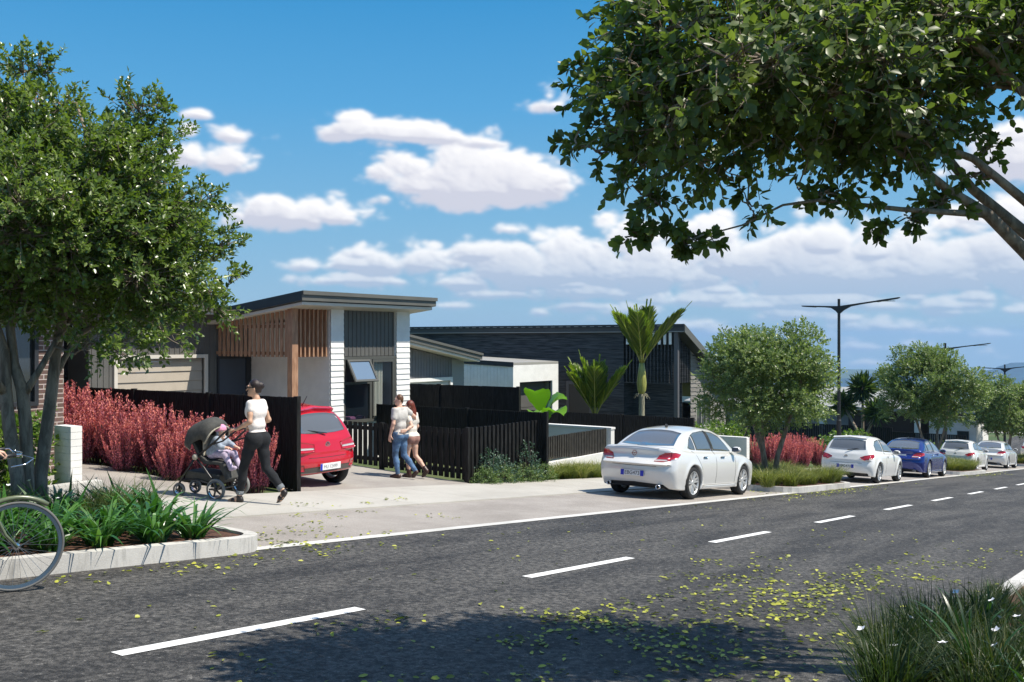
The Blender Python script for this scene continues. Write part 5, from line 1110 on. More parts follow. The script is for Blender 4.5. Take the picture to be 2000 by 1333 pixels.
CR = [[6.12,0.87,3.32,0.28],[7.83,0.26,3.7,0.28],[4.83,1.66,2.98,0.26],[5.52,1.89,3.19,0.24],[7.06,1.2,3.86,0.25],[5.8,1.56,3.11,0.23],[6.85,0.57,3.43,0.29],[5.07,1.98,3.44,0.27],[6.37,1.84,3.72,0.22],[5.01,2.06,2.85,0.28],[5.57,1.47,3.0,0.27],[7.17,0.67,3.85,0.28],[6.69,0.52,3.68,0.21],[5.48,1.66,2.83,0.22],[5.83,1.23,3.52,0.22],[6.7,1.98,3.6,0.27],[7.31,0.68,3.53,0.27],[6.61,1.18,3.36,0.3],[6.45,1.04,3.51,0.27],[4.5,2.33,2.92,0.24],[4.74,1.91,3.22,0.26],[5.17,2.65,3.1,0.22],[6.51,1.18,3.73,0.26],[6.21,1.34,3.44,0.22],[6.08,1.31,3.67,0.29],[7.22,0.2,3.67,0.28],[4.87,2.24,3.11,0.3],[5.57,2.22,3.25,0.24],[5.83,2.06,3.24,0.25],[6.76,0.79,3.61,0.22],[7.65,0.58,3.59,0.23],[6.88,0.97,3.45,0.23],[5.95,1.71,3.62,0.24],[5.64,1.7,3.34,0.3],[6.65,0.7,3.31,0.27],[5.66,2.1,3.53,0.28],[6.17,1.65,3.41,0.25],[6.65,1.41,3.71,0.25],[5.68,1.33,3.19,0.26],[6.09,1.29,3.09,0.24],[5.08,2.45,2.96,0.27],[5.35,1.51,3.38,0.23],[5.79,2.44,3.19,0.23],[5.02,1.5,3.08,0.27],[5.43,2.55,2.92,0.25],[7.5,0.19,3.89,0.26],[5.98,1.83,3.0,0.29],[4.64,2.36,2.7,0.28],[7.43,0.54,3.77,0.22],[5.34,1.33,3.08,0.28],[4.62,2.32,3.2,0.26],[6.39,1.4,3.27,0.27],[6.4,2.08,3.52,0.22],[5.25,1.78,2.96,0.27],[6.09,1.04,3.64,0.26],[4.32,1.84,2.9,0.23],[5.15,1.66,3.3,0.23],[6.62,1.83,3.3,0.25],[6.94,1.46,3.57,0.27],[5.51,2.14,2.98,0.21],[4.98,2.43,3.32,0.22],[6.39,0.84,3.32,0.28],[7.09,0.8,3.49,0.27],[4.73,1.97,2.9,0.28],[5.86,1.61,2.81,0.24],[6.19,1.59,3.06,0.24],[4.89,2.57,2.77,0.26],[6.85,1.75,3.68,0.3],[7.0,0.33,3.65,0.21],[7.34,1.02,3.74,0.24],[6.12,2.43,3.45,0.28],[6.5,1.65,2.98,0.26],[5.2,2.22,2.97,0.24],[5.38,2.06,3.43,0.21],[5.29,2.34,3.31,0.27],[6.45,0.63,3.59,0.29],[6.23,1.91,3.07,0.26],[6.64,0.91,3.81,0.25],[5.99,2.06,3.63,0.25],[4.43,2.12,2.75,0.24],[5.74,1.83,2.91,0.24],[8.04,0.36,3.84,0.3],[5.88,1.13,3.24,0.22],[6.9,1.22,3.5,0.22],[6.58,1.58,3.23,0.25],[7.24,0.33,3.41,0.28],[7.66,0.74,3.85,0.26],[6.24,1.94,3.35,0.23],[4.89,2.2,3.39,0.29],[7.51,0.34,3.51,0.26],[6.29,1.09,3.22,0.27],[5.97,1.47,3.45,0.26],[5.5,2.51,3.19,0.26],[6.58,1.63,3.61,0.26],[7.8,0.49,3.82,0.24],[5.5,1.84,3.52,0.22],[6.32,0.92,3.69,0.26],[7.11,0.92,3.8,0.28],[6.36,1.47,3.65,0.29],[6.13,2.13,3.22,0.29],[4.85,2.28,2.85,0.28],[5.07,1.97,3.13,0.28],[5.64,1.5,3.54,0.23],[5.15,2.62,3.37,0.29],[5.8,2.29,3.41,0.23],[6.22,0.6,3.41,0.29],[5.88,1.92,3.45,0.24],[4.86,2.5,3.11,0.26],[5.21,1.54,2.9,0.24],[7.15,1.12,3.55,0.26],[6.84,1.34,3.86,0.3],[5.62,1.11,3.3,0.21],[6.89,0.69,3.82,0.26],[7.57,0.98,3.86,0.28],[4.51,2.06,3.19,0.21],[6.12,1.56,3.74,0.22],[7.26,0.34,3.9,0.29],[5.75,1.38,2.83,0.24],[5.45,1.65,3.15,0.22],[4.57,1.69,2.95,0.26],[7.27,1.33,3.77,0.24],[5.7,2.58,3.38,0.25],[6.85,1.12,3.73,0.24],[6.61,0.36,3.46,0.22],[5.19,2.51,2.74,0.27],[5.46,1.91,2.88,0.26],[6.74,1.44,3.42,0.28],[6.92,0.31,3.39,0.23],[6.1,1.48,2.83,0.29],[5.87,2.06,2.99,0.28],[5.98,1.69,3.24,0.26],[6.36,1.73,3.22,0.29],[7.52,0.8,3.64,0.27],[5.26,1.89,3.29,0.23],[7.04,0.58,3.64,0.29],[5.31,2.01,3.06,0.29],[4.46,2.63,2.95,0.14],[4.4,2.72,2.64,0.07],[4.46,2.63,2.59,0.1],[4.58,2.47,2.14,0.05],[4.64,2.38,2.16,0.05],[4.77,2.34,2.18,0.05],[4.83,2.26,2.14,0.07],[4.89,2.17,2.11,0.05],[5.26,2.1,2.36,0.1],[5.51,1.89,2.46,0.12],[5.6,1.77,2.43,0.1],[5.77,1.68,2.44,0.12],[4.68,2.48,2.36,0.1],[4.74,2.39,2.32,0.08],[5.96,1.56,2.26,0.05],[6.14,1.46,2.31,0.06],[6.25,1.3,2.39,0.1],[6.3,1.23,2.42,0.1],[6.47,1.15,2.59,0.1],[6.51,1.08,2.75,0.06],[4.51,2.29,3.35,0.12],[4.76,2.53,3.39,0.17],[4.76,2.56,3.32,0.16],[4.89,2.64,3.25,0.15],[4.44,2.42,3.03,0.15],[4.77,2.73,3.08,0.14],[4.82,2.73,2.99,0.14],[4.43,2.46,2.76,0.16],[4.75,2.63,2.74,0.13],[4.72,2.56,2.62,0.13],[4.87,2.55,2.6,0.1],[5.15,2.49,2.6,0.15],[4.78,2.17,2.52,0.15],[4.88,2.11,2.53,0.13],[5.23,2.15,2.67,0.13],[4.93,1.96,2.61,0.14],[5.7,2.04,2.8,0.11],[5.73,1.94,2.85,0.13],[5.26,1.73,2.67,0.13],[5.8,1.76,2.78,0.16],[5.78,1.66,2.7,0.13],[5.69,1.57,2.69,0.11],[6.11,1.57,2.76,0.13],[5.94,1.41,2.71,0.13],[6.54,1.39,2.88,0.11],[6.63,1.33,2.89,0.17],[6.11,1.26,2.84,0.17],[6.28,1.31,2.99,0.11],[6.13,1.28,3.04,0.16],[6.24,1.04,3.05,0.16],[7.08,1.04,3.24,0.12]]
tree('street_tree', 'overhanging tree whose dark crown fills the top right corner of the view', (7.4, .35, -.6), TRUNKS_R, CR, np.random.default_rng(5), M_leaf2, M_bark, llen=.068, lwid=.045, n_sprig=48, n_leaf=13, slen=.24, tmpl=LEAF_L, updir=(0, 0, .15))
# round street trees down the hill
def street_tree(x, y, rx, h, label, seed, nl=46, rf=1.0, lod=1.0):
    rg = np.random.default_rng(seed); z0 = float(gz(x)) + .12; zc = z0 + h - rx * .80; rzz = rx * .86
    stems = []
    for k in range(3):
        a = seed + k * 2.1 + rg.uniform(-.3, .3); r0 = .055
        pts = [(x + .10 * math.cos(a), y + .10 * math.sin(a), z0, .085), (x + .22 * math.cos(a), y + .22 * math.sin(a), z0 + .7, .07),
               (x + .5 * math.cos(a + .3), y + .5 * math.sin(a + .3), z0 + 1.6, .055), (x + .8 * math.cos(a + .1), y + .8 * math.sin(a + .1), z0 + 2.5, .04), (x + rx * .45 * math.cos(a), y + rx * .45 * math.sin(a), zc + rzz * .3, .022)]
        stems.append(pts)
    cl = blob_clumps((x, y, zc), rx * .84, rzz * .82, nl, rg, .40, .56, .7, zlo=-.78)
    return tree('street_tree', label, (x, y, z0), stems, cl, rg, leafmat('young_tree_leaf', (0.085, 0.13, 0.048), (0.175, 0.23, 0.08), .38, .35, .5, c3=(0.28, 0.34, 0.14)), M_bark, llen=.085 * lod, lwid=.05 * lod, n_sprig=int(66 * rf), n_leaf=11, slen=.24, tmpl=LEAF_Q, group='round street trees down the hill', twigs=False)
street_tree(25.3, 9.5, 1.90, 4.35, 'first round street tree, above the grassy bed beside the nearest sedan', 3, 64)
street_tree(45.6, 9.7, 2.45, 5.6, 'second round street tree, above the blue car', 8, 74, 1.0, 1.15)
street_tree(66.5, 9.9, 2.5, 5.4, 'third round street tree, above the silver sedan', 12, 64, .8, 1.35)
street_tree(69.5, 8.9, 2.1, 5.1, 'last street tree, touching the right edge of the picture', 17, 50, .8, 1.35)

# ---------------------------------------------------------------- low planting
def blades(B, az, lean, h, w, rg, segs=5, droop=.35, twist=.5):
    """arching strap leaves: base points, bearing, outward reach, height, width"""
    n = len(B); t = np.linspace(0, 1, segs + 1)[None, :, None]; d = np.stack([np.cos(az), np.sin(az), 0 * az], 1)[:, None]
    up = np.array([0, 0, 1.])[None, None]; lean = lean[:, None, None]; hh = h[:, None, None]; dr = (np.broadcast_to(droop, (n,)))[:, None, None]
    C = B[:, None] + d * (lean * t ** 1.5) + up * (hh * (t * (1 + dr * .5) - dr * t ** 2.6)); a2 = az + np.pi / 2 + rg.normal(0, twist, n)
    s = np.stack([np.cos(a2), np.sin(a2), 0 * a2], 1)[:, None]; tt = t[0, :, 0]; prof_ = np.minimum(1, .55 + 1.6 * tt) * (1 - tt ** 2.2)
    Wd = (w[:, None] * prof_[None])[:, :, None] * .5; V = np.stack([C - s * Wd, C + s * Wd], 2)
    k = 2 * (segs + 1); i = np.arange(n)[:, None] * k + (np.arange(segs) * 2)[None]; F = np.stack([i, i + 1, i + 3, i + 2], -1).reshape(-1, 4)
    return V.reshape(-1, 3), F, np.repeat(np.arange(n), k)
def tuft_mesh(n, h, w, spread, reach, seed, segs=5, droop=.35, hv=.3, tw=.6):
    rg = np.random.default_rng(seed); r = spread * np.sqrt(rg.uniform(0, 1, n)); a = rg.uniform(0, 2 * np.pi, n); B = np.stack([r * np.cos(a), r * np.sin(a), 0 * a], 1)
    az = a + rg.normal(0, .7, n); V, F, li = blades(B, az, reach * rg.uniform(.15, 1.1, n), h * rg.uniform(1 - hv, 1.05, n), w * rg.uniform(.6, 1.1, n), rg, segs, rg.uniform(0, droop * 2, n), tw)
    return V, F, rg.uniform(0, 1, n)[li]
M_strap = leafmat('strap_leaf', (0.022, 0.085, 0.016), (0.055, 0.16, 0.03), .32, .25, .6, c3=(0.13, 0.27, 0.07))
M_tus = leafmat('tussock_blade', (0.085, 0.115, 0.025), (0.20, 0.225, 0.055), .5, .3, .4, c3=(0.38, 0.34, 0.14))
M_tusd = leafmat('dark_tussock_blade', (0.045, 0.080, 0.022), (0.10, 0.14, 0.038), .45, .3, .4, c3=(0.24, 0.24, 0.10))
M_petal = mat('white_petal', (0.82, 0.82, 0.85), 0.6)
def flowers(parent, n, rad, z0, z1, size, seed):
    rg = np.random.default_rng(seed); a = rg.uniform(0, 6.28, n); r = rad * np.sqrt(rg.uniform(0, 1, n)); C = np.stack([r * np.cos(a), r * np.sin(a), rg.uniform(z0, z1, n)], 1)
    P = np.repeat(C, 4, 0); q = np.tile(np.arange(4) * 1.57, n) + np.repeat(rg.uniform(0, 6.28, n), 4); D = np.stack([np.cos(q), np.sin(q), .45 + 0 * q], 1)
    V, F, li = leaves(P, D, np.tile([0, 0, 1.], (len(P), 1)) + rg.normal(0, .2, (len(P), 3)), size, size * .8, LEAF_Q)
    np_mesh('flowers', V, F, M_petal, parent)
    mb = MB()
    for c in C: mb.bar((c[0] * .6, c[1] * .6, 0.03), c, .003)
    mb.build('flower_stalks', M_tusd, parent)
def grassmass(name, proto, m, spots, label, seed, sc=(.85, 1.15), z0=.12):
    rg = np.random.default_rng(seed); V0, F0, r0 = proto; VV = []; FF = []; RR = []
    for i, (x, y) in enumerate(spots):
        s = rg.uniform(*sc); a = rg.uniform(0, 6.28); c, q = math.cos(a) * s, math.sin(a) * s; V = np.stack([V0[:, 0] * c - V0[:, 1] * q + x, V0[:, 0] * q + V0[:, 1] * c + y, V0[:, 2] * s * rg.uniform(.9, 1.1) + gzp(x, y) + z0], 1)
        VV.append(V); FF.append(F0 + i * len(V0)); RR.append(np.clip(r0 * .8 + rg.uniform(-.1, .25), 0, 1))
    return tag(np_mesh(name, np.vstack(VV), np.vstack(FF), m, rnd=np.concatenate(RR)), label, 'grass', kind='stuff')
def flowerset(spots, h0, h1, size, seed, label, group):
    rg = np.random.default_rng(seed); P0 = np.zeros((4, 3)); q = np.arange(4) * 1.57; V, F, li = leaves(P0, np.stack([np.cos(q), np.sin(q), .5 + 0 * q], 1), np.tile([0, 0, 1.], (4, 1)), size, size * .85, LEAF_Q); r0 = None
    for (x, y) in spots:
        if r0 is None:
            r = r0 = empty('white_flower', (0, 0, 0), 0, label, 'flower', group); np_mesh('petals', V, F, M_petal, r); MB().bar((0, 0, -.35), (0, 0, 0), .0035).build('stalk', M_tusd, r)
        else: r = copy_tree(r0)
        r.location = (x, y, gzp(x, y) + .1 + rg.uniform(h0, h1)); r.rotation_euler = (rg.uniform(-.5, .5), rg.uniform(-.5, .5), rg.uniform(0, 6.28))
def plantset(name, cat, group, proto_mesh, m, spots, labels, seed, fl=None, part='blades', sc=(.85, 1.15)):
    rg = np.random.default_rng(seed); V, F, rnd = proto_mesh; root0 = None
    for i, (x, y) in enumerate(spots):
        lb = labels if isinstance(labels, str) else labels[i % len(labels)]
        if root0 is None:
            r = root0 = empty(name, (0, 0, 0), 0, lb, cat, group); np_mesh(part, V, F, m, r, rnd=rnd)
            if fl: flowers(r, *fl)
        else: r = copy_tree(root0); r['label'] = lb
        s = rg.uniform(*sc); r.scale = (s, s, s * rg.uniform(.92, 1.08)); r.rotation_euler = (0, 0, rg.uniform(0, 6.28))
        r.location = (x, y, gzp(x, y) + (.12 if y < 10.4 else -.04))
strap = tuft_mesh(64, .46, .050, .10, .60, 31, 8, .62, .5, .4)
strap2 = tuft_mesh(54, .50, .058, .09, .64, 37, 8, .62, .5, .4)
GS = 'broad leaved strap plants in the nearest planter'
ORD = ['first', 'second', 'third', 'fourth', 'fifth', 'sixth', 'seventh', 'eighth', 'ninth', 'tenth', 'eleventh', 'twelfth', 'thirteenth', 'fourteenth', 'fifteenth']
plantset('strap_plant', 'plant', GS, strap, M_strap, [(6.22, 8.42), (5.72, 8.36), (5.2, 8.42), (4.68, 8.38), (4.2, 8.45)], ['strap leaved plant on the kerb side of the nearest planter, %s from its rounded end' % o for o in ORD[:5]], 3, sc=(1.0, 1.25))
plantset('strap_plant', 'plant', GS, strap2, M_strap, [(6.15, 8.95), (5.6, 8.9), (5.05, 8.95), (4.5, 8.95), (6.1, 9.6), (5.4, 9.5)], ['strap leaved plant in the middle row of the nearest planter, %s from its end' % o for o in ORD[:4]] + ['strap leaved plant at the footpath side of the planter, nearest its rounded end', 'strap leaved plant at the footpath side of the planter, second from its end'], 4, sc=(.95, 1.25))
tl_ = tuft_mesh(230, .52, .010, .14, .46, 51, 5, .5)
def scatter(x0, x1, y0, y1, n, seed):
    rg = np.random.default_rng(seed); out = []; k = 0
    while len(out) < n and k < 4000:
        k += 1; p = (rg.uniform(x0, x1), rg.uniform(y0, y1))
        if all(math.dist(p, q) > .62 * math.sqrt((x1 - x0) * (y1 - y0) / n) for q in out): out.append(p)
    return out
sp_ = scatter(2.0, 6.3, 9.1, 10.15, 26, 2) + [(3.5, 8.9), (2.9, 8.9), (2.6, 8.4), (2.2, 8.7), (1.7, 8.5), (3.9, 9.0), (3.3, 8.35), (3.75, 8.4), (3.45, 8.6), (3.0, 8.45), (4.0, 8.75), (2.7, 8.6)]
grassmass('grass', tl_, M_tusd, sp_, 'fine bladed grass filling the back of the nearest planter', 5)
flowerset(scatter(2.4, 6.0, 8.9, 10.0, 24, 7), .38, .60, .026, 3, 'small white flower above the fine grass of the nearest planter', 'small white flowers in the nearest planter')
tg = tuft_mesh(300, .52, .013, .16, .52, 61, 5, .55)
grassmass('grass', tg, M_tus, scatter(22.85, 27.95, 8.3, 10.2, 36, 9), 'green gold tussock grass in the planter between the sedan and the nearer white hatchback', 6, (.8, 1.12))
grassmass('grass', tg, M_tus, scatter(44.0, 48.7, 8.3, 10.2, 26, 10), 'tussock grass in the planter behind the blue car', 7, (1.0, 1.3))
grassmass('grass', tg, M_tus, scatter(66.4, 71.2, 8.4, 10.1, 14, 11), 'tussock grass in the farthest planter', 8, (1.0, 1.3))
grassmass('grass', tg, M_tus, scatter(19.7, 23.9, 12.9, 13.35, 12, 15), 'yellow green tussocks at the foot of the white retaining wall', 9, (.85, 1.1), -.04)
tr_ = tuft_mesh(190, .66, .013, .15, .44, 71, 6, .4)
M_tusk = leafmat('shaded_blade', (0.016, 0.036, 0.010), (0.035, 0.062, 0.016), .5, .3, .35, c3=(0.12, 0.12, 0.035))  # blade colours darkened to carry the shade of this corner
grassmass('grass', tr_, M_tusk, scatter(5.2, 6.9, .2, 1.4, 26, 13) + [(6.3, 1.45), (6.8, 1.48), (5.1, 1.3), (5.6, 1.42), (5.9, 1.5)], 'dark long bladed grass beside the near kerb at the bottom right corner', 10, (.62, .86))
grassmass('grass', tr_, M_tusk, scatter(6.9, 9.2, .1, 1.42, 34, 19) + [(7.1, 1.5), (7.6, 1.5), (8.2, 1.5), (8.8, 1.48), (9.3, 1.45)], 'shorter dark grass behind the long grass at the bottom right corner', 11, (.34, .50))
flowerset(scatter(5.2, 7.0, .5, 1.5, 24, 17), .24, .46, .030, 6, 'white flower with spread petals among the bottom right grass', 'white flowers in the bottom right grass')
iris = tuft_mesh(16, .80, .045, .06, .45, 81, 8, .35, .4, .3)
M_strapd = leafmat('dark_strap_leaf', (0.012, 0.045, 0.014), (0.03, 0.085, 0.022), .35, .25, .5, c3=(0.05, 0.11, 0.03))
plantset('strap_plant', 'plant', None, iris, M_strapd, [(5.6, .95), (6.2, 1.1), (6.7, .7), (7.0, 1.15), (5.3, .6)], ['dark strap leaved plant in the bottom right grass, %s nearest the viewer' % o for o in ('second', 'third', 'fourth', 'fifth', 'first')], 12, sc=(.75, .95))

# pink red spiky shrubs
def spiky(seed, n_stem=78, h=1.36, rad=.42, per=84):
    rg = np.random.default_rng(seed); a = rg.uniform(0, 6.28, n_stem); r = rad * np.sqrt(rg.uniform(0, 1, n_stem)); hh = h * rg.uniform(.60, 1.08, n_stem) * (1 - .22 * (r / rad) ** 2)
    base = np.stack([r * .35 * np.cos(a), r * .35 * np.sin(a), 0 * a], 1); top = np.stack([r * 1.0 * np.cos(a), r * 1.0 * np.sin(a), hh], 1) + rg.normal(0, .03, (n_stem, 3))
    mb = MB()
    for i in range(n_stem): mb.bar(base[i], base[i] * .2 + top[i] * .8, .007)
    t = np.tile(np.linspace(.10, 1, per), n_stem) ** .85; i = np.repeat(np.arange(n_stem), per); C = base[i] * (1 - t[:, None]) + top[i] * t[:, None]; C[:, 0] += .05 * r[i] * np.cos(a[i]) * np.sin(t * 3.1)
    ph = rg.uniform(0, 6.28, len(t)); th = .024 * (1.25 - t) + .006; off = np.stack([np.cos(ph), np.sin(ph), 0 * ph], 1)
    P = C + off * (th * rg.uniform(.1, 1.3, len(t)))[:, None]; D = off * rg.uniform(.2, .65, len(t))[:, None] + np.array([0, 0, 1.]) * rg.uniform(.7, 1.2, len(t))[:, None]
    V, F, li = leaves(P, D, off + rg.normal(0, .3, (len(t), 3)), .048 * rg.uniform(.6, 1.2, len(t)), .024, LEAF_Q)
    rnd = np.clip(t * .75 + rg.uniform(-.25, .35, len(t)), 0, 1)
    return V, F, rnd[li], mb
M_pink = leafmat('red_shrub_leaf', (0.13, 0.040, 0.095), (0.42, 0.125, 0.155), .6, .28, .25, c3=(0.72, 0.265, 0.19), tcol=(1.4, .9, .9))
M_stem = mat('shrub_stem', (0.09, 0.035, 0.035), 0.8)
pink0 = []
for sd_ in (1, 2, 3):
    V, F, rn, mb = spiky(sd_)
    pink0.append((V, F, rn, mb))
pspots = [(10.95, 13.15, .98), (11.0, 13.75, .92), (10.9, 14.4, 1.0), (11.0, 15.05, .98), (10.85, 15.7, 1.08), (10.95, 16.35, 1.05), (10.8, 17.0, 1.1), (10.9, 17.65, 1.16), (10.75, 18.3, 1.24), (10.85, 18.95, 1.18), (10.7, 19.6, 1.05), (10.9, 20.3, 1.0), (10.45, 14.75, .75), (10.4, 16.1, .8), (10.35, 17.4, .85)]
fspots = [(34.6, 13.5, 1.0), (35.4, 13.2, 1.1), (36.2, 13.6, 1.05), (37.0, 13.1, 1.1), (37.8, 13.5, 1.12), (38.6, 13.1, 1.05), (39.5, 13.5, 1.1), (40.4, 13.1, 1.0), (36.6, 12.95, .9), (38.2, 12.95, .9)]
prot = [None] * 3
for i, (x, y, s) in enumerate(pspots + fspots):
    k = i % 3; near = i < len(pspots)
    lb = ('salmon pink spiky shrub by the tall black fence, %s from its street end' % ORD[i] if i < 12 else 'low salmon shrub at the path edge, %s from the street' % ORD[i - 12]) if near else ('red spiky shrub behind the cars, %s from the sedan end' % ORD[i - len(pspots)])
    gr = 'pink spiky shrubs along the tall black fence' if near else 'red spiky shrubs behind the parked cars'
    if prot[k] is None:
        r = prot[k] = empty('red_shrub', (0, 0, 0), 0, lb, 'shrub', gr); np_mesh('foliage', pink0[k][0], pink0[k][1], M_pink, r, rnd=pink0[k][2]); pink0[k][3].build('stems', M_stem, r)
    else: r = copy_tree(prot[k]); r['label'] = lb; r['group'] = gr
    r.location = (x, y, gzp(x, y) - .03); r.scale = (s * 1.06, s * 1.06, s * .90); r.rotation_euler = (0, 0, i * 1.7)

# leafy shrubs and hedges: clouds of leaf sprays in a given box or ball
def leafcloud(name, label, cat, base, fn, n, m, llen, lwid, seed, tmpl=LEAF_S, nl=7, slen=.16, group=None, stems=True):
    rg = np.random.default_rng(seed); C = fn(rg, n); out = unit(C - np.array([0, 0, C[:, 2].min() - .2]) + rg.normal(0, .2, C.shape))
    P, Ld, Nn, LL, LW, ti = sprigs(C, out, nl, slen, llen, lwid, rg, .5); V, F, li = leaves(P, Ld, Nn, LL, LW, tmpl)
    r = empty(name, base, 0, label, cat, group); rnd = np.clip(rg.uniform(0, 1, n)[ti] * .6 + rg.uniform(0, .4, len(P)), 0, 1)
    np_mesh('foliage', V, F, m, r, rnd=rnd[li])
    if stems:
        mb = MB()
        for c in C[::6]: mb.bar((c[0] * .5, c[1] * .5 if abs(c[1]) < 2 else c[1], 0), c, .008)
        mb.build('stems', M_bark, r)
    return r
def boxfn(hx, hy, h):
    def f(rg, n):
        C = rg.uniform(-1, 1, (n, 3)); C[:, 0] *= hx * (1 + .05 * np.sin(C[:, 2] * 7)); C[:, 1] *= hy; C[:, 2] = (C[:, 2] + 1) / 2 * (h + .10 * np.sin(C[:, 0] * 4) + .05 * np.sin(C[:, 0] * 11)); return C
    return f
def ballfn(r, h):
    def f(rg, n):
        v = unit(rg.normal(size=(n, 3))) * rg.uniform(.35, 1, (n, 1)) ** .5; v[:, 2] = np.abs(v[:, 2]); v[:, :2] *= r; v[:, 2] *= h; return v
    return f
M_ivy = leafmat('hedge_leaf', (0.055, 0.10, 0.02), (0.12, 0.20, 0.03), .35, .3, .5, c3=(0.28, 0.36, 0.08))
M_low = leafmat('low_shrub_leaf', (0.05, 0.095, 0.03), (0.12, 0.185, 0.06), .45, .25, .4, c3=(0.27, 0.33, 0.13))
M_blu = leafmat('blue_green_leaf', (0.03, 0.065, 0.045), (0.065, 0.12, 0.085), .5, .2, .4, c3=(0.13, 0.20, 0.14))
leafcloud('hedge', 'glossy broad leaved hedge behind the leaning tree stems, beside the white pier', 'hedge', (5.75, 13.65, gzp(5.75, 13.65)), boxfn(1.62, .42, 1.02), 1500, M_ivy, .085, .07, 4, LEAF_S)
leafcloud('hedge', 'light green hedge rising behind the grey white block wall', 'hedge', (34.4, 14.9, gzp(34, 14.9)), boxfn(1.9, .5, 1.35), 900, M_ivy, .10, .08, 5, LEAF_Q)
leafcloud('hedge', 'low light green bush showing over the roof of the nearer white hatchback', 'bush', (46.5, 14.0, gzp(46.5, 14)), boxfn(3.0, .6, 1.3), 700, M_ivy, .13, .10, 6, LEAF_Q)
leafcloud('hedge', 'yellow green bush between the far white hatchback and the farthest silver sedan', 'bush', (60, 12.9, gzp(60, 12.9)), boxfn(3.0, .5, .9), 400, M_ivy, .14, .11, 7, LEAF_Q)
for i, (x, y) in enumerate([(17.05, 12.82), (17.5, 12.74), (17.95, 12.80), (18.4, 12.72), (18.85, 12.8), (19.2, 12.72), (16.9, 12.7)]):
    o = leafcloud('low_shrub', 'low light green shrub at the picket fence foot, %s' % ['first from the right of seven'] [0] if i == 5 else 'low light green shrub at the picket fence foot, %s' % ['second from the left', 'third from the left', 'middle one of seven', 'third from the right', 'second from the right', '', 'leftmost of seven'][i], 'shrub', (x, y, gzp(x, y) - .02), ballfn(.30, .34 + .06 * (i % 2)), 110, M_low, .04, .026, 40 + i, LEAF_Q, 9, .12, 'low shrubs at the foot of the picket fence', stems=False)
for i, (x, y, h, lb) in enumerate([(17.25, 12.9, .68, 'blue green shrub left of centre at the picket fence, above the low shrubs'), (17.75, 12.92, .58, 'shorter blue green shrub in the middle of the picket fence'), (18.75, 12.9, .85, 'tallest blue green shrub with white blooms near the tall corner post')]):
    r = leafcloud('shrub', lb, 'shrub', (x, y, gzp(x, y)), ballfn(.36, h), 130, M_blu, .055, .035, 60 + i, LEAF_Q, 8, .14)

# palms
M_ptr = barkmat('palm_trunk', (0.20, 0.18, 0.12), (0.34, 0.32, 0.22)); M_shaft = mat('palm_crownshaft', (0.30, 0.30, 0.07), 0.4, 0.3, 6, vmap=(3, 3, .6))
M_frond = leafmat('palm_leaflet', (0.08, 0.15, 0.018), (0.18, 0.27, 0.03), .35, .38, .5, c3=(0.36, 0.42, 0.06))
def palm(x, y, trunk_h, shaft_h, fl, nf, label, seed, r=.095, spread=.5):
    rg = np.random.default_rng(seed); root = empty('palm_tree', (x, y, gzp(x, y)), 0, label, 'palm')
    if trunk_h > .5:
        n = 24; MB().tube([(0, 0, -.1 + (trunk_h + .1) * i / n) for i in range(n + 1)], [r * (1.06 if i % 2 else 1.0) for i in range(n + 1)], 14).build('trunk', M_ptr, root, smooth=True)
        mb = MB()
        for k in range(16):
            a = rg.uniform(0, 6.28); q = rg.uniform(.12, .3); mb.tube([(r * math.cos(a), r * math.sin(a), trunk_h), (.18 * math.cos(a), .18 * math.sin(a), trunk_h + rg.uniform(-.05, .06)), ((.18 + q * .5) * math.cos(a), (.18 + q * .5) * math.sin(a), trunk_h - q * .6)], [.012, .008, .004], 4)
        mb.build('flower_sheath', M_ptr, root)
    z = trunk_h
    MB().tube([(0, 0, z), (0, 0, z + .12 * shaft_h), (0, 0, z + .35 * shaft_h), (0, 0, z + .7 * shaft_h), (0, 0, z + shaft_h)], [r * 1.0, r * 1.5, r * 1.75, r * 1.35, r * .9], 14).build('crownshaft', M_shaft, root, smooth=True)
    z += shaft_h
    for k in range(nf):
        a = 2 * math.pi * k / nf + rg.uniform(-.2, .2); out = spread * rg.uniform(.75, 1.1) * (1 if k % 3 else .35); L = fl * rg.uniform(.88, 1.05); d = Vector((math.cos(a), math.sin(a), 0)); pts = []
        for i in range(15):
            t = i / 14; pts.append(Vector((0, 0, z)) + d * (.05 + L * out * (t ** 1.15) ) + Vector((0, 0, L * (t * (1 - .25 * out) - .03 * t ** 3))))
        MB().tube(pts, [.028 * (1 - .85 * i / 14) for i in range(15)], 6).build('frond_stem', M_shaft, root, smooth=True)
        Pn = np.array(pts); n = 90; t = np.linspace(.10, .995, n); C = np.stack([np.interp(t * 14, range(15), Pn[:, c]) for c in range(3)], 1); T_ = unit(np.gradient(C, axis=0)); side = np.cross(T_, np.array([0, 0, 1.])); side = unit(side)
        upn = np.cross(side, T_); ll = L * .29 * np.sin(np.clip(t * 1.05 + .12, 0, 1) * np.pi) ** .6 + .06
        P_ = np.vstack([C, C]); D_ = np.vstack([T_ * 1.35 + side * .75 + upn * .25, T_ * 1.35 - side * .75 + upn * .25]) + rg.normal(0, .09, (2 * n, 3))
        V, F, li = leaves(P_, D_, np.vstack([upn, upn]) + rg.normal(0, .3, (2 * n, 3)), np.r_[ll, ll], .034, LEAF_S)
        np_mesh('frond', V, F, M_frond, root, rnd=rg.uniform(0, 1, 2 * n)[li])
palm(29.4, 15.5, 2.35, 1.05, 2.45, 9, 'taller palm with a bare ringed trunk in front of the black house', 3, spread=.66)
palm(29.0, 17.1, .6, .9, 2.3, 9, 'shorter palm whose fronds rise just above the black boundary fence', 5, r=.11, spread=.62)
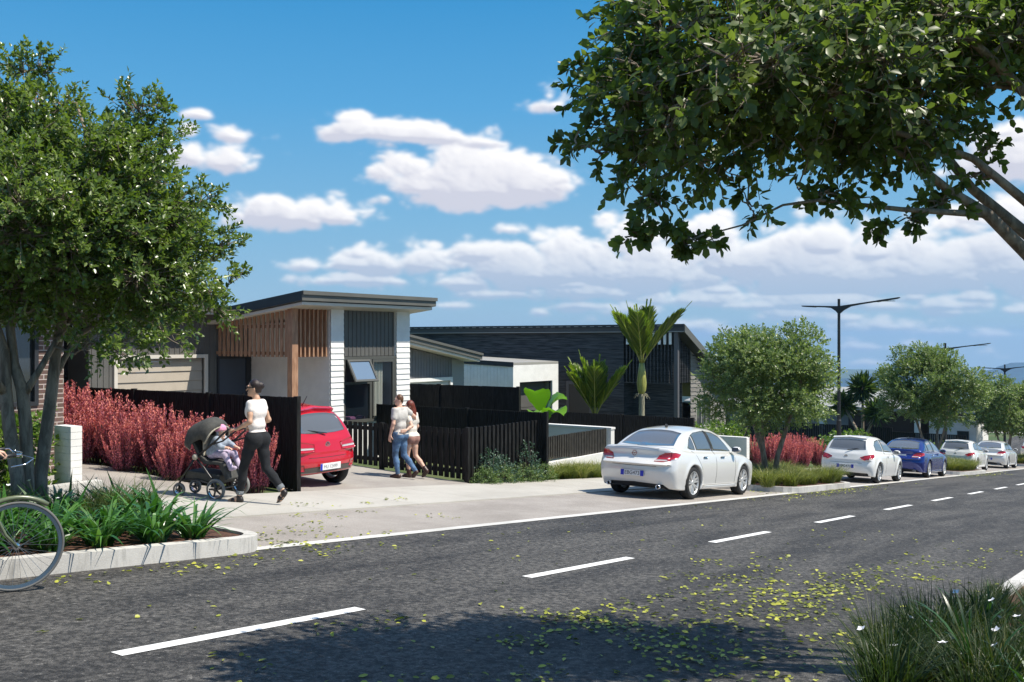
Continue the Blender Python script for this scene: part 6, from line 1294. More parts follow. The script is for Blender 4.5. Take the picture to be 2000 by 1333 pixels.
def cabbage(x, y, heads, label, seed):
    rg = np.random.default_rng(seed); root = empty('cabbage_tree', (x, y, gzp(x, y)), 0, label, 'tree')
    for (dx, dy, h, R_) in heads:
        MB().tube([(0, 0, 0), (dx * .3, dy * .3, h * .5), (dx, dy, h)], [.12, .09, .06], 8).build('trunk', M_bark, root, smooth=True)
        n = 260; v = unit(rg.normal(size=(n, 3)) + np.array([0, 0, .35])); V, F, li = leaves(np.tile([dx, dy, h], (n, 1)) + v * .05, v, rg.normal(size=(n, 3)), R_ * rg.uniform(.7, 1.1, n), .07, LEAF_L)
        np_mesh('crown', V, F, leafmat('sword_leaf', (0.02, 0.05, 0.012), (0.05, 0.10, 0.02), .4, .2, .5, c3=(0.14, 0.18, 0.05)), root, rnd=rg.uniform(0, 1, n)[li])
cabbage(61.0, 17.0, [(0, 0, 4.1, 1.1), (-.6, -1.0, 2.7, 1.0), (.5, 1.3, 3.0, 1.0)], 'spiky headed cabbage tree in front of the brown end of the far house', 4)
def bigleaf(x, y, label):
    root = empty('large_leaf_plant', (x, y, gzp(x, y)), 0, label, 'plant')
    M = leafmat('paddle_leaf', (0.10, 0.24, 0.02), (0.17, 0.36, 0.03), .3, .4, .5, tcol=(1.4, 1.5, .5))
    for k, (a, h, L, out, w) in enumerate([(3.0, 1.62, .85, .25, .48), (-.9, 1.6, 1.0, .55, .50), (-1.7, 1.4, .9, .7, .42), (1.2, 1.35, .7, .6, .26), (3.6, 1.25, .8, .7, .28)]):
        d = Vector((math.cos(a), math.sin(a), 0)); s = Vector((-d.y, d.x, 0)); b0 = Vector((0, 0, h)) + d * .12; V = []; n = 12
        MB().tube([(0, 0, 0), tuple(Vector((0, 0, h * .6)) + d * .03), tuple(b0)], [.03, .024, .014], 8).build('leaf_stalk', M, root, smooth=True)
        for i in range(n + 1):
            t = i / n; c = b0 + d * (L * out * t) + Vector((0, 0, L * (t * (1 - out) * .9 + .12 * math.sin(t * 3.1) - .18 * out * t * t))); wd = w * math.sin(math.pi * min(1, t * .95 + .05)) ** .7 * (1 if i < n else 0)
            wob = .02 * math.sin(i * 2.3 + k); V += [tuple(c - s * wd + Vector((0, 0, wd * .35 + wob))), tuple(c), tuple(c + s * wd + Vector((0, 0, wd * .35 - wob)))]
        F = [[i * 3 + j, i * 3 + j + 1, i * 3 + j + 4, i * 3 + j + 3] for i in range(n) for j in (0, 1)]
        np_mesh('leaf', V, F, M, root, smooth=True, rnd=np.full(len(V), k / 5))
bigleaf(21.75, 14.45, 'bright green plant with broad paddle leaves between the knotty fence and white garage')
ferns = tuft_mesh(26, .55, .09, .05, .45, 91, 6, .5, .3, .3)
plantset('fern', 'plant', None, ferns, M_strap, [(19.75, 13.35)], 'green fern poking out beside the tall corner post', 14)

# fallen leaves on the road and bay
rg = np.random.default_rng(77); P2 = []
def drop(cx, cy, sx, sy, n, ymin=1.7, ymax=10.3):
    c = rg.normal(size=(max(1, n // 9), 2)) * [sx, sy] + [cx, cy]; p = np.repeat(c, 9, 0) + rg.normal(0, .14, (len(c) * 9, 2)); p = p[(p[:, 1] > ymin) & (p[:, 1] < ymax)]; P2.append(p)
drop(8.9, 3.0, 1.5, .22, 420); drop(8.2, 3.75, 1.5, .22, 330); drop(10.4, 2.7, 1.3, .4, 170); drop(9.8, 4.0, 1.5, .25, 70); drop(6.5, 2.9, .9, .6, 260); drop(5.5, 3.4, .8, .7, 170); drop(7.2, 2.3, 1.1, .25, 170)
drop(12.5, 2.5, 1.5, .4, 90); drop(5.0, 7.6, 1.3, .14, 110, 7.1, 7.9); drop(7.2, 7.7, .5, .2, 50); drop(8.1, 8.9, .8, .6, 150); drop(9.4, 9.6, .8, .4, 60); drop(25.5, 7.75, 2.4, .2, 420, 7.0, 8.0); drop(46, 7.75, 2.6, .25, 300, 6.9, 8.1); drop(22, 8.5, .4, .3, 50, 8.2); drop(10.5, 10.9, 1.2, .5, 45, 10.4, 12.6); drop(4.3, 4.9, .6, .5, 25)
sc_ = rg.uniform([3, 2], [16, 7.8], (150, 2)); P2.append(sc_)
p = np.vstack(P2); n = len(p); z = gz(p[:, 0]) + .012 + np.where(p[:, 1] > 10.4, .026, 0); a = rg.uniform(0, 6.28, n)
D_ = np.stack([np.cos(a), np.sin(a), rg.normal(0, .12, n)], 1); N_ = np.stack([rg.normal(0, .38, n), rg.normal(0, .38, n), np.ones(n)], 1)
V, F, li = leaves(np.stack([p[:, 0], p[:, 1], z], 1), D_, N_, .056 * rg.uniform(.5, 1.25, n), .036 * rg.uniform(.6, 1.15, n), LEAF_L)
V[:, 2] = np.maximum(V[:, 2], gz(V[:, 0]) + .006 + np.where(V[:, 1] > 10.4, .022, 0))
fl = np_mesh('fallen_leaves', V, F, leafmat('fallen_leaf', (0.035, 0.045, 0.012), (0.28, 0.31, 0.045), .5, .15, .4, c3=(0.55, 0.54, 0.08)), rnd=rg.uniform(0, 1, n)[li])
tag(fl, 'yellow green fallen leaves scattered over the road and parking bay', 'fallen leaves', kind='stuff')

# ---------------------------------------------------------------- people
def field_mesh(name, prims, m, parent, h=0.010, clips=(), grow=0.0):
    """one smooth skin over tapered limbs: ('c',a,b,ra,rb,k) and ellipsoids ('e',c,(rx,ry,rz),k)"""
    pts = []
    for p in prims:
        if p[0] == 'c': r = max(p[3], p[4]) + grow; pts += [np.array(p[1]) - r, np.array(p[1]) + r, np.array(p[2]) - r, np.array(p[2]) + r]
        else: pts += [np.array(p[1]) - np.array(p[2]) - grow, np.array(p[1]) + np.array(p[2]) + grow]
    lo = np.min(pts, 0) - 3 * h - .01; hi = np.max(pts, 0) + 3 * h + .01
    ax = [np.arange(lo[i], hi[i] + h, h) for i in range(3)]; F = np.full([len(a) for a in ax], .3, np.float32)
    for p in prims:
        if p[0] == 'c': a, b = np.array(p[1], float), np.array(p[2], float); R_ = max(p[3], p[4]) + grow; l_ = np.minimum(a, b) - R_; h_ = np.maximum(a, b) + R_; k = p[5]
        else: c, rr = np.array(p[1], float), np.array(p[2], float) + grow; l_ = c - rr; h_ = c + rr; k = p[3]
        mg = k + .04; i0 = [max(0, int((l_[i] - mg - lo[i]) / h)) for i in range(3)]; i1 = [min(len(ax[i]), int((h_[i] + mg - lo[i]) / h) + 2) for i in range(3)]
        sl = tuple(slice(i0[i], i1[i]) for i in range(3)); X, Y, Z = np.meshgrid(*[ax[i][sl[i]] for i in range(3)], indexing='ij'); Pn = np.stack([X, Y, Z], -1)
        if p[0] == 'c':
            ab = b - a; t = np.clip(((Pn - a) @ ab) / max(1e-9, ab @ ab), 0, 1); d = np.linalg.norm(Pn - a - t[..., None] * ab, axis=-1) - (p[3] + (p[4] - p[3]) * t + grow)
        else: q = np.linalg.norm((Pn - c) / rr, axis=-1); d = (q - 1) * min(rr)
        F[sl] = smin(F[sl], d, max(k, 1e-4))
    if clips:
        X, Y, Z = np.meshgrid(*ax, indexing='ij')
        for (pt, n) in clips: F = np.maximum(F, (X - pt[0]) * n[0] + (Y - pt[1]) * n[1] + (Z - pt[2]) * n[2])
    V, Q = surface_net(F, lo, h)
    return np_mesh(name, V, Q, m, parent, smooth=True)
def skin(name, c):
    return mat(name, c, .5, .08, 9)
def V3(*a): return np.array(a, float)
def hand(wr, d, nrm, side, curl=.5, s=1.0, k=.006):
    """palm, four fingers of different length bent at the knuckles, thumb from the side of the palm"""
    d = V3(*d) / np.linalg.norm(d); n = V3(*nrm); n = n - d * (n @ d); n /= np.linalg.norm(n); u = np.cross(d, n) * side; P = []; wr = V3(*wr)
    for o in (-.026, -.009, .009, .026): P.append(('c', wr + u * o * .6 * s, wr + (d * .085 + u * o) * s, .017 * s, .0125 * s, .012))
    for i, (o, L) in enumerate(((-.030, .060), (-.010, .072), (.010, .078), (.030, .068))):
        b = wr + (d * .088 + u * o) * s; a = curl * .5; q = b; r = .0092 * s
        for sg, f in enumerate((.42, .33, .25)):
            a2 = a + curl * sg * .9; dd = d * math.cos(a2) + n * math.sin(a2) + u * o * .8; e = q + dd * L * f * s; P.append(('c', q, e, r, r * .9, k)); q = e; r *= .92
    b = wr + (d * .028 + u * .034) * s; m_ = b + (d * .028 + u * .026 + n * .012) * s; e = m_ + (d * .030 + n * .016 + u * .004) * s
    P += [('c', wr + d * .02 * s + u * .018 * s, b, .015 * s, .013 * s, .01), ('c', b, m_, .013 * s, .010 * s, k), ('c', m_, e, .010 * s, .0085 * s, k)]
    return P
def head_prims(c, yaw, s=1.0):
    """head with jaw, nose, chin, lips and ears, turned by yaw about the neck"""
    c = V3(*c); f = V3(-math.sin(yaw), math.cos(yaw), 0); r = V3(math.cos(yaw), math.sin(yaw), 0); z = V3(0, 0, 1)
    P = [('e', c + z * .012, (.074 * s, .080 * s, .104 * s), .03), ('e', c - f * .022 * s + z * .025, (.070 * s, .070 * s, .085 * s), .03), ('e', c + f * .030 * s - z * .062, (.050 * s, .050 * s, .050 * s), .03)]
    P += [('c', c + f * .078 * s + z * .012, c + f * .102 * s - z * .022, .009, .013, .012), ('c', c + f * .072 * s - z * .088, c + f * .066 * s - z * .092, .018, .018, .015)]
    P += [('c', c + f * .086 * s - z * .054 - r * .016, c + f * .086 * s - z * .054 + r * .016, .0085, .0085, .008), ('c', c + f * .078 * s + z * .034 - r * .042, c + f * .078 * s + z * .034 + r * .042, .010, .010, .012)]
    for sg in (-1, 1): P.append(('e', c + r * sg * .076 * s - f * .005 + z * -.008, (.012, .017, .028), .006))
    return P, f, r
def face_bits(person, c, f, r, s=1.0, glasses=False):
    c = V3(*c); z = V3(0, 0, 1)
    for sg in (-1, 1):
        e = c + f * .075 * s + r * sg * .030 + z * .012
        if not glasses:
            o = ell_part('eye', mat('eye_white', (.7, .7, .68), .3), person, tuple(e), (.011, .011, .008), 10)
            ell_part('iris', mat('iris_brown', (.05, .03, .02), .3), o, tuple(e + f * .0075), (.005, .005, .005), 8)
    if glasses:
        mb = MB()
        for sg in (-1, 1):
            a = c + f * .100 * s + r * sg * .034 + z * .012; mb.lathe([(0, -.004), (.024, -.004), (.024, .004), (0, .004)], c=tuple(a), axis=tuple(f), n=16); mb.bar(tuple(a + r * sg * .024), tuple(c + r * sg * .083 - f * .01 + z * .012), .006, .010)
        mb.bar(tuple(c + f * .102 * s - r * .012 + z * .014), tuple(c + f * .102 * s + r * .012 + z * .014), .006); mb.build('sunglasses', M_plast, person)
def limbs(J, fem=True, s=1.0):
    """torso and limb skin from named joints"""
    w = .84 if fem else 1.0; P = []
    hl, hr = V3(*J['hipL']), V3(*J['hipR']); mid = (hl + hr) / 2; ch = V3(*J['chest']); wa = V3(*J['waist']); sL, sR = V3(*J['shL']), V3(*J['shR']); nk = V3(*J['neck']); lat = (hr - hl) / np.linalg.norm(hr - hl)
    bk = J.get('back', V3(0, -1, 0)); st = 8
    P.append(('c', mid - lat * .075, mid + lat * .075, .098 * (1.06 if fem else .98), .098 * (1.06 if fem else .98), .05))
    for q in (hl, hr): P.append(('c', q + bk * .045 + V3(0, 0, -.01), q + bk * .045 + V3(0, 0, -.03), .085, .085, .05))
    P.append(('c', wa - lat * .05, wa + lat * .05, .090 * w + .004, .090 * w + .004, .07)); P.append(('c', ch - lat * (.075 if fem else .095), ch + lat * (.075 if fem else .095), .090 if fem else .108, .090 if fem else .108, .07))
    up = ch * .45 + (sL + sR) / 2 * .55; P.append(('c', up - lat * .09, up + lat * .09, .070 if fem else .092, .070 if fem else .092, .06))
    nb = (sL + sR) / 2 + V3(0, 0, .022); P.append(('c', sL * .97 + nb * .03, nb, .043 if fem else .054, .052, .03)); P.append(('c', sR * .97 + nb * .03, nb, .043 if fem else .054, .052, .03)); P.append(('c', (sL + sR) / 2 + V3(0, 0, .02), nk, .052 if fem else .062, .046 if fem else .055, .03)); P.append(('c', nk, V3(*J['head']) - V3(0, 0, .03), .046 if fem else .055, .046 if fem else .055, .02))
    for sd in 'LR':
        a, b, c = V3(*J['sh' + sd]), V3(*J['el' + sd]), V3(*J['wr' + sd]); k = 1 if fem else 1.18
        P += [('c', a, a * .4 + b * .6, .046 * k, .038 * k, .03), ('c', a * .4 + b * .6, b, .038 * k, .035 * k, .02), ('c', b, b * .6 + c * .4, .035 * k, .034 * k, .02), ('c', b * .6 + c * .4, c, .033 * k, .022 * k, .02)]
        a, b, c = V3(*J['hip' + sd]), V3(*J['kn' + sd]), V3(*J['an' + sd])
        P += [('c', a, a * .5 + b * .5, .086, .070, .04), ('c', a * .5 + b * .5, b, .070, .052, .03), ('c', b, b * .62 + c * .38 + bk * .012, .050, .052, .02), ('c', b * .62 + c * .38 + bk * .012, c, .050, .032, .02)]
    return P
def foot(an, toe, w=.040):
    an, toe = V3(*an), V3(*toe); heel = an + (an - toe) * .18 - V3(0, 0, .055) * (1 if an[2] < .12 else .7); ball = heel * .3 + toe * .7
    return [('c', an, heel * .7 + an * .3, .034, .033, .02), ('c', heel, ball, .030, w * .85, .02), ('c', ball, toe, w * .8, .020, .02), ('c', an * .6 + ball * .4, ball, .030, .030, .02)]
def prims_between(P, names): return P
SK1 = skin('warm_skin', (.55, .33, .22)); SK2 = skin('fair_skin', (.60, .37, .27))
CATP = 'person'

# woman pushing the pram --------------------------------------------------
def walker(J, fem, label, skinm, loc, rz, sc, clothes):
    root = empty('person', loc, rz, label, CATP); root.scale = (sc * .93, sc * .97, sc); P = limbs(J, fem)
    hp_, f, r = head_prims(J['head'], J.get('yaw', 0)); body = P + hp_ + hand(J['wrL'], J['hdL'], J['hnL'], J.get('sdL', -1), J.get('cuL', .5)) + hand(J['wrR'], J['hdR'], J['hnR'], J.get('sdR', 1), J.get('cuR', .5))
    for sd in 'LR': body += foot(J['an' + sd], J['toe' + sd])
    field_mesh('body', body, skinm, root, .0095); face_bits(root, J['head'], f, r, glasses=clothes == 'pram'); return root, P, f, r
J = dict(hipL=(-.085, .02, .90), hipR=(.085, -.02, .90), waist=(0, .0, 1.09), chest=(0, .015, 1.26), shL=(-.148, .01, 1.385), shR=(.148, .01, 1.385), neck=(0, .005, 1.455), head=(-.01, .045, 1.60), yaw=.55,
         elL=(-.215, -.03, 1.15), wrL=(-.205, .20, 1.04), elR=(.225, -.05, 1.15), wrR=(.20, .19, 1.04), hdL=(.05, 1, -.05), hnL=(0, -.2, -1), hdR=(-.05, 1, -.05), hnR=(0, -.2, -1), cuL=1.15, cuR=1.15, sdL=1, sdR=-1,
         knL=(-.085, .17, .50), anL=(-.075, .25, .085), toeL=(-.085, .42, .030), knR=(.085, -.10, .49), anR=(.085, -.40, .17), toeR=(.095, -.30, .035))
g0 = gzp(9.66, 11.55) + .024
wo, P, f, r = walker(J, True, 'woman in a white top and dark rolled jeans walking and pushing a pram', SK1, (9.66, 11.55, g0), math.atan2(.25, .97), 1.075, 'pram')
M_tee = mat('white_cotton_top', (.80, .74, .70), .85, .05, 12, 1.0, 13); M_den = mat('black_denim', (.0085, .010, .013), .9, .35, 14, .5, 60)
tor = P[:9]
arm = lambda sd, t: [('c', J['sh' + sd], tuple(V3(*J['sh' + sd]) * (1 - t) + V3(*J['el' + sd]) * t), .050, .047, .03)]
field_mesh('top', tor[1:9] + [tor[0]] + arm('L', .30) + arm('R', .30), M_tee, wo, .010, clips=[((0, 0, .985), (0, 0, -1)), ((0, 0, 1.445), (0, 0, 1))], grow=.009)
def trousers(parent, P, J, m, grow, zlo, name='jeans', ztop=1.0, cuff=None):
    Q = [P[0], P[1], P[2], P[3]]; legs = [p for i, p in enumerate(P) if i >= 8]; L = [legs[4 + k] for k in range(4)] + [legs[12 + k] for k in range(4)]
    return field_mesh(name, Q + L, m, parent, .010, clips=[((0, 0, ztop), (0, 0, 1)), ((0, 0, zlo), (0, 0, -1))], grow=grow)
P_ = P
field_mesh('jeans', [P[0], P[1], P[2], P[3]] + P[14:18] + P[22:26], M_den, wo, .010, clips=[((0, 0, 1.0), (0, 0, 1)), ((0, .25, .15), (0, .12, -1)), ((.09, -.37, .215), (0, -.6, -1))], grow=.012)
M_cuff = mat('turned_denim', (.17, .185, .20), .9, .2, 20)
for sd, a in (('L', .84), ('R', .82)):
    k_, n_ = V3(*J['kn' + sd]), V3(*J['an' + sd]); MB().tube([tuple(k_ * (1 - t) + n_ * t) for t in (a - .07, a - .06, a + .07, a + .08)], [.050, .056, .054, .046], 16).build('jeans_cuff', M_cuff, wo, smooth=True)
M_hair = mat('dark_brown_hair', (.022, .012, .010), .45, .5, 30, .4, 80, vmap=(4, 4, 1))
hc = V3(*J['head']); field_mesh('hair', [('e', hc - f * .018 + V3(0, 0, .030), (.084, .093, .098), .02), ('e', hc - f * .055 + V3(0, 0, -.02), (.068, .052, .080), .02), ('e', hc - f * .108 + V3(0, 0, .035), (.046, .040, .050), .02)], M_hair, wo, .009, clips=[(tuple(hc + f * .052 + V3(0, 0, -.01)), (f[0] * .9, f[1] * .9, -.42)), (tuple(hc + V3(0, 0, -.065)), (0, 0, -1))])
M_sand = mat('black_leather', (.018, .014, .013), .45)
for sd in 'LR':
    a_, t_ = V3(*J['an' + sd]), V3(*J['toe' + sd]); q = foot(a_, t_); heel, ball = V3(*q[1][1]), V3(*q[1][2])
    sh = MB(); dn = V3(0, 0, -.030); sh.bar(tuple(heel + dn), tuple(ball + V3(0, 0, -.030)), .075, .016).bar(tuple(ball + V3(0, 0, -.030)), tuple(t_ + V3(0, 0, -.018)), .082, .014); sh.build('sandal_sole', M_sand, wo)
    field_mesh('sandal', [('c', a_, heel * .6 + a_ * .4, .036, .034, .02), ('c', heel, heel * .75 + ball * .25, .032, .034, .01)], M_sand, wo, .009, grow=.007)
    field_mesh('sandal_strap', [('c', heel * .15 + ball * .85 - (np.cross(ball - heel, V3(0, 0, 1)) / np.linalg.norm(ball - heel)) * .02, heel * .15 + ball * .85 + (np.cross(ball - heel, V3(0, 0, 1)) / np.linalg.norm(ball - heel)) * .02, .036, .036, .01)], M_sand, wo, .009, grow=.002)

# the pram -----------------------------------------------------------------
hx, hy = -.25, .968; pr0 = (9.78, 12.36)
pram = empty('pram', (pr0[0], pr0[1], gzp(*pr0) + .026), math.atan2(.25, .968), 'black and grey pram with a raised hood, pushed by the woman along the footpath', 'pram'); pram.scale = (1.06, 1.06, 1.06)
M_pf = mat('black_frame', (.014, .014, .016), .35); M_hood = mat('charcoal_fabric', (.055, .055, .050), .85, .2, 20, .3, 80); M_trim = mat('beige_trim', (.42, .38, .30), .8); M_ptyre = mat('grey_rubber', (.20, .20, .19), .8)
def pwheel(x, y, r_, nsp=5):
    w_ = empty('wheel', (x, y, r_)); w_.parent = pram; s_ = .022
    MB().lathe([(r_ - .028, -s_), (r_ - .008, -s_), (r_, 0), (r_ - .008, s_), (r_ - .028, s_)], axis=(1, 0, 0), n=32).build('tyre', M_ptyre, w_, smooth=True)
    mb = MB().lathe([(r_ - .040, -.012), (r_ - .027, -.016), (r_ - .027, .016), (r_ - .040, .012)], axis=(1, 0, 0), n=32, closed=True); mb.lathe([(0, -.03), (.024, -.03), (.024, .03), (0, .03)], axis=(1, 0, 0), n=14)
    for i in range(nsp): a = 6.283 * i / nsp; mb.bar((0, .02 * math.cos(a), .02 * math.sin(a)), (0, (r_ - .034) * math.cos(a), (r_ - .034) * math.sin(a)), .018, .022)
    mb.build('rim', M_pf, w_)
    MB().lathe([(r_ - .047, .013), (r_ - .036, .018), (r_ - .036, -.018), (r_ - .047, -.013)], axis=(1, 0, 0), n=32, closed=True).build('rim_band', M_chrome, w_)
for x in (-.29, .29): pwheel(x, 0, .158); pwheel(x * .62, .74, .105, 3)
mb = MB()
for s in (-1, 1):
    mb.tube([(s * .27, 0, .16), (s * .26, .02, .22), (s * .24, .25, .46), (s * .24, .40, .60)], .017, 8)           # rear leg to pivot
    mb.tube([(s * .24, .40, .60), (s * .21, .62, .34), (s * .19, .72, .22), (s * .18, .74, .12)], .017, 8)           # front leg
    mb.tube([(s * .24, .36, .62), (s * .25, .05, .84), (s * .255, -.12, .98), (s * .255, -.24, 1.045), (s * .24, -.36, 1.04)], .016, 8)
    mb.tube([(s * .26, .10, .80), (s * .26, -.10, .86), (s * .25, -.33, 1.02)], .012, 8)
    mb.tube([(s * .25, .02, .20), (s * .2, .40, .27), (s * .18, .70, .25)], .012, 8)
mb.tube([(-.29, 0, .16), (.29, 0, .16)], .014, 8).tube([(-.24, -.36, 1.04), (.24, -.36, 1.04)], .019, 10).tube([(-.18, .72, .24), (.18, .72, .24)], .012, 8); mb.build('frame', M_pf, pram, smooth=True)
for s in (-1, 1): MB().lathe([(0, .0), (.042, .0), (.045, .012), (.040, .03), (0, .034)], c=(s * .245, .39, .61), axis=(s, 0, 0), n=20).build('pivot_cap', M_trim if s < 0 else M_pf, pram, smooth=True)
MB().hexa([(-.18, .02, .22), (.18, .02, .22), (.17, .66, .27), (-.17, .66, .27)], [(-.21, 0, .36), (.21, 0, .36), (.20, .60, .40), (-.20, .60, .40)]).build('basket', M_hood, pram, bevel=.02)
seat = MB(); PT = [(.02, .46), (.03, .50), (.30, .50), (.40, .60), (.60, .98), (.57, 1.0), (.34, .62), (.24, .56), (-.05, .54), (-.13, .30), (-.10, .28)]
V = [(x, y, z) for x in (-.19, .19) for y, z in PT]; n = len(PT); seat.add(V, [tuple(range(n))[::-1], tuple(range(n, 2 * n))] + [(i, (i + 1) % n, n + (i + 1) % n, n + i) for i in range(n)]); seat.build('seat', M_hood, pram, bevel=.012)
MB().box(-.17, .17, .30, .33, .62, .90).build('seat_liner', M_trim, pram, bevel=.012).rotation_euler = (R(-24) * 0, 0, 0)
# hood: ribs swept about the pivot line
V = []; A = np.linspace(R(22), R(128), 13); B_ = np.linspace(0, math.pi, 15)
for a in A:
    for b_ in B_:
        rad = .47 + .02 * math.sin((a - A[0]) / (A[-1] - A[0]) * math.pi * 3); x = -.235 * math.cos(b_) ; q = rad * (.45 + .55 * math.sin(b_) ** .6); V.append((x * (1.05), .33 + q * math.cos(a) * .78, .62 + q * math.sin(a) * 1.15))
F = [[i * 15 + j, i * 15 + j + 1, (i + 1) * 15 + j + 1, (i + 1) * 15 + j] for i in range(12) for j in range(14)]
hood = np_mesh('hood', V, F, M_hood, pram, smooth=True); md = hood.modifiers.new('solid', 'SOLIDIFY'); md.thickness = .012
MB().tube([tuple(V[12 * 15 + j]) for j in range(15)], .014, 6).build('hood_trim', M_trim, hood, smooth=True); MB().tube([tuple(V[0 * 15 + j]) for j in range(15)], .012, 6).build('hood_trim', M_trim, hood, smooth=True)
# child in the pram
kid = empty('person', pram.location, pram.rotation_euler[2], 'small child in a pink hat and grey top sitting in the pram', CATP); kid.scale = (1.06, 1.06, 1.06)
kh = (.0, .13, .965); khp, kf, kr = head_prims(kh, math.pi - .25, .80)
kb = khp + [('c', (-.05, .24, .66), (.05, .24, .66), .085, .085, .04), ('c', (-.04, .17, .80), (.04, .17, .80), .085, .085, .05), ('c', (-.075, .15, .86), (.075, .15, .86), .040, .040, .03), ('c', (0, .14, .87), kh, .038, .038, .02)]
ka = []; kl = []
for s in (-1, 1):
    ka += [('c', (s * .085, .14, .86), (s * .14, .04, .76), .034, .028, .02), ('c', (s * .14, .04, .76), (s * .09, -.06, .74), .028, .020, .02)]
    kl += [('c', (s * .06, .22, .64), (s * .10, -.02, .64), .056, .044, .03), ('c', (s * .10, -.02, .64), (s * .10, -.12, .45), .042, .030, .02), ('c', (s * .10, -.12, .45), (s * .10, -.19, .46), .030, .022, .015)]
    kb += hand((s * .09, -.06, .74), (0, -1, -.1), (0, 0, -1), s, .7, .55)
field_mesh('body', kb + ka + kl, SK2, kid, .0085); face_bits(kid, kh, kf, kr, .8)
field_mesh('shirt', kb[7:10] + kb[-0:0] + ka + [('c', (-.04, .17, .80), (.04, .17, .80), .088, .088, .05), ('c', (-.05, .22, .70), (.05, .22, .70), .086, .086, .05)], mat('grey_blue_knit', (.28, .33, .40), .9, .2, 30), kid, .009, clips=[((0, -.03, .7), (0, -1, 0))], grow=.008)
field_mesh('leggings', kl + [('c', (-.05, .24, .66), (.05, .24, .66), .088, .088, .04)], mat('lilac_leggings', (.50, .42, .55), .9, .2, 30), kid, .009, clips=[((0, 0, .70), (0, 0, 1))], grow=.007)
field_mesh('hat', [('e', V3(*kh) + V3(0, .01, .035), (.083, .088, .082), .02)], mat('pink_knit_hat', (.72, .30, .46), .9, .2, 30, .4, 60), kid, .009, clips=[((0, .13, .975), (0, -.15, -1))])

# the couple ----------------------------------------------------------------
cx, cy = 15.62, 14.05; cz = gzp(cx, cy) + .008; crz = R(4)
Jm = dict(hipL=(-.085, .0, .93), hipR=(.085, -.02, .93), waist=(0, 0, 1.13), chest=(0, .01, 1.31), shL=(-.185, 0, 1.465), shR=(.185, 0, 1.465), neck=(0, .0, 1.515), head=(0, .03, 1.67), yaw=.85,
          elL=(-.265, -.02, 1.18), wrL=(-.275, .06, .93), elR=(.40, -.10, 1.30), wrR=(.56, -.02, 1.15), hdL=(.0, .15, -1), hnL=(1, .1, 0), hdR=(.25, .9, -.3), hnR=(-1, .2, 0), cuL=.45, cuR=.5, sdL=1, sdR=1,
          knL=(-.095, .06, .50), anL=(-.10, -.02, .09), toeL=(-.11, .16, .032), knR=(.10, -.04, .49), anR=(.12, -.36, .15), toeR=(.13, -.26, .035))
ma, P, f, r = walker(Jm, False, 'man in a pale grey tee shirt and blue jeans with an arm round the woman', SK2, (cx, cy, cz), crz, 1.0, '')
M_gt = mat('pale_grey_tee', (.50, .48, .45), .9, .06, 12, 1.0, 12); M_bj = mat('blue_denim', (.07, .135, .24), .85, .5, 5, .9, 16)
sl = lambda Jx, sd, t, rr: [('c', Jx['sh' + sd], tuple(V3(*Jx['sh' + sd]) * (1 - t) + V3(*Jx['el' + sd]) * t), rr, rr * .95, .03)]
field_mesh('tee_shirt', P[:9] + sl(Jm, 'L', .55, .056) + sl(Jm, 'R', .55, .056), M_gt, ma, .010, clips=[((0, 0, .93), (0, 0, -1)), ((0, 0, 1.515), (0, 0, 1))], grow=.016)
field_mesh('jeans', [P[0], P[1], P[2], P[3]] + P[14:18] + P[22:26], M_bj, ma, .010, clips=[((0, 0, 1.0), (0, 0, 1)), ((0, 0, .05), (0, 0, -1))], grow=.014)
M_bh = mat('brown_hair', (.10, .042, .016), .5, .5, 30, .4, 80); hc = V3(*Jm['head'])
field_mesh('hair', [('e', hc - f * .018 + V3(0, 0, .030), (.086, .092, .096), .02), ('e', hc - f * .05 + V3(0, 0, -.03), (.066, .045, .06), .02)], M_bh, ma, .009, clips=[(tuple(hc + f * .055 + V3(0, 0, 0)), (f[0] * .9, f[1] * .9, -.42)), (tuple(hc + V3(0, 0, -.085)), (0, 0, -1))])
M_shoe = mat('brown_leather', (.045, .018, .012), .4)
def shoes(root, Jx, m, g=.012, name='shoe', boot=0.0):
    for sd in 'LR':
        q = foot(Jx['an' + sd], Jx['toe' + sd]); extra = [('c', Jx['an' + sd], tuple(V3(*Jx['an' + sd]) * (1 - boot) + V3(*Jx['kn' + sd]) * boot), .040, .044, .02)] if boot else []
        a_, t_ = V3(*q[1][1]), V3(*Jx['toe' + sd]); o = field_mesh(name, q + extra, m, root, .009, grow=g); MB().bar(tuple(a_ + V3(0, 0, -.034)), tuple(t_ + V3(0, 0, -.020)), .078, .016).build('sole', M_plast, o)
shoes(ma, Jm, M_shoe)
Jw = dict(hipL=(-.08, .0, .87), hipR=(.08, -.02, .87), waist=(0, 0, 1.06), chest=(0, .01, 1.22), shL=(-.145, 0, 1.36), shR=(.145, 0, 1.36), neck=(-.01, .0, 1.41), head=(-.03, .03, 1.555), yaw=.75,
          elL=(-.235, -.19, 1.14), wrL=(-.43, -.165, 1.06), elR=(.20, -.03, 1.10), wrR=(.20, .10, .90), hdL=(-1, .12, -.1), hnL=(0, 1, 0), hdR=(0, .2, -1), hnR=(-1, 0, 0), cuL=.35, cuR=.45, sdL=1, sdR=-1,
          knL=(-.085, .05, .47), anL=(-.08, .0, .09), toeL=(-.09, .16, .032), knR=(.085, -.06, .47), anR=(.09, -.36, .16), toeR=(.10, -.25, .035))
ox_ = .40; lx = cx + ox_ * math.cos(crz); ly = cy + ox_ * math.sin(crz)
w2, P, f, r = walker(Jw, True, 'auburn haired woman in a cream top and short shorts, held by the man', SK2, (lx, ly, gzp(lx, ly) + .008), crz, 1.0, '')
M_ct = mat('cream_top', (.66, .61, .54), .9, .06, 12, 1.0, 12)
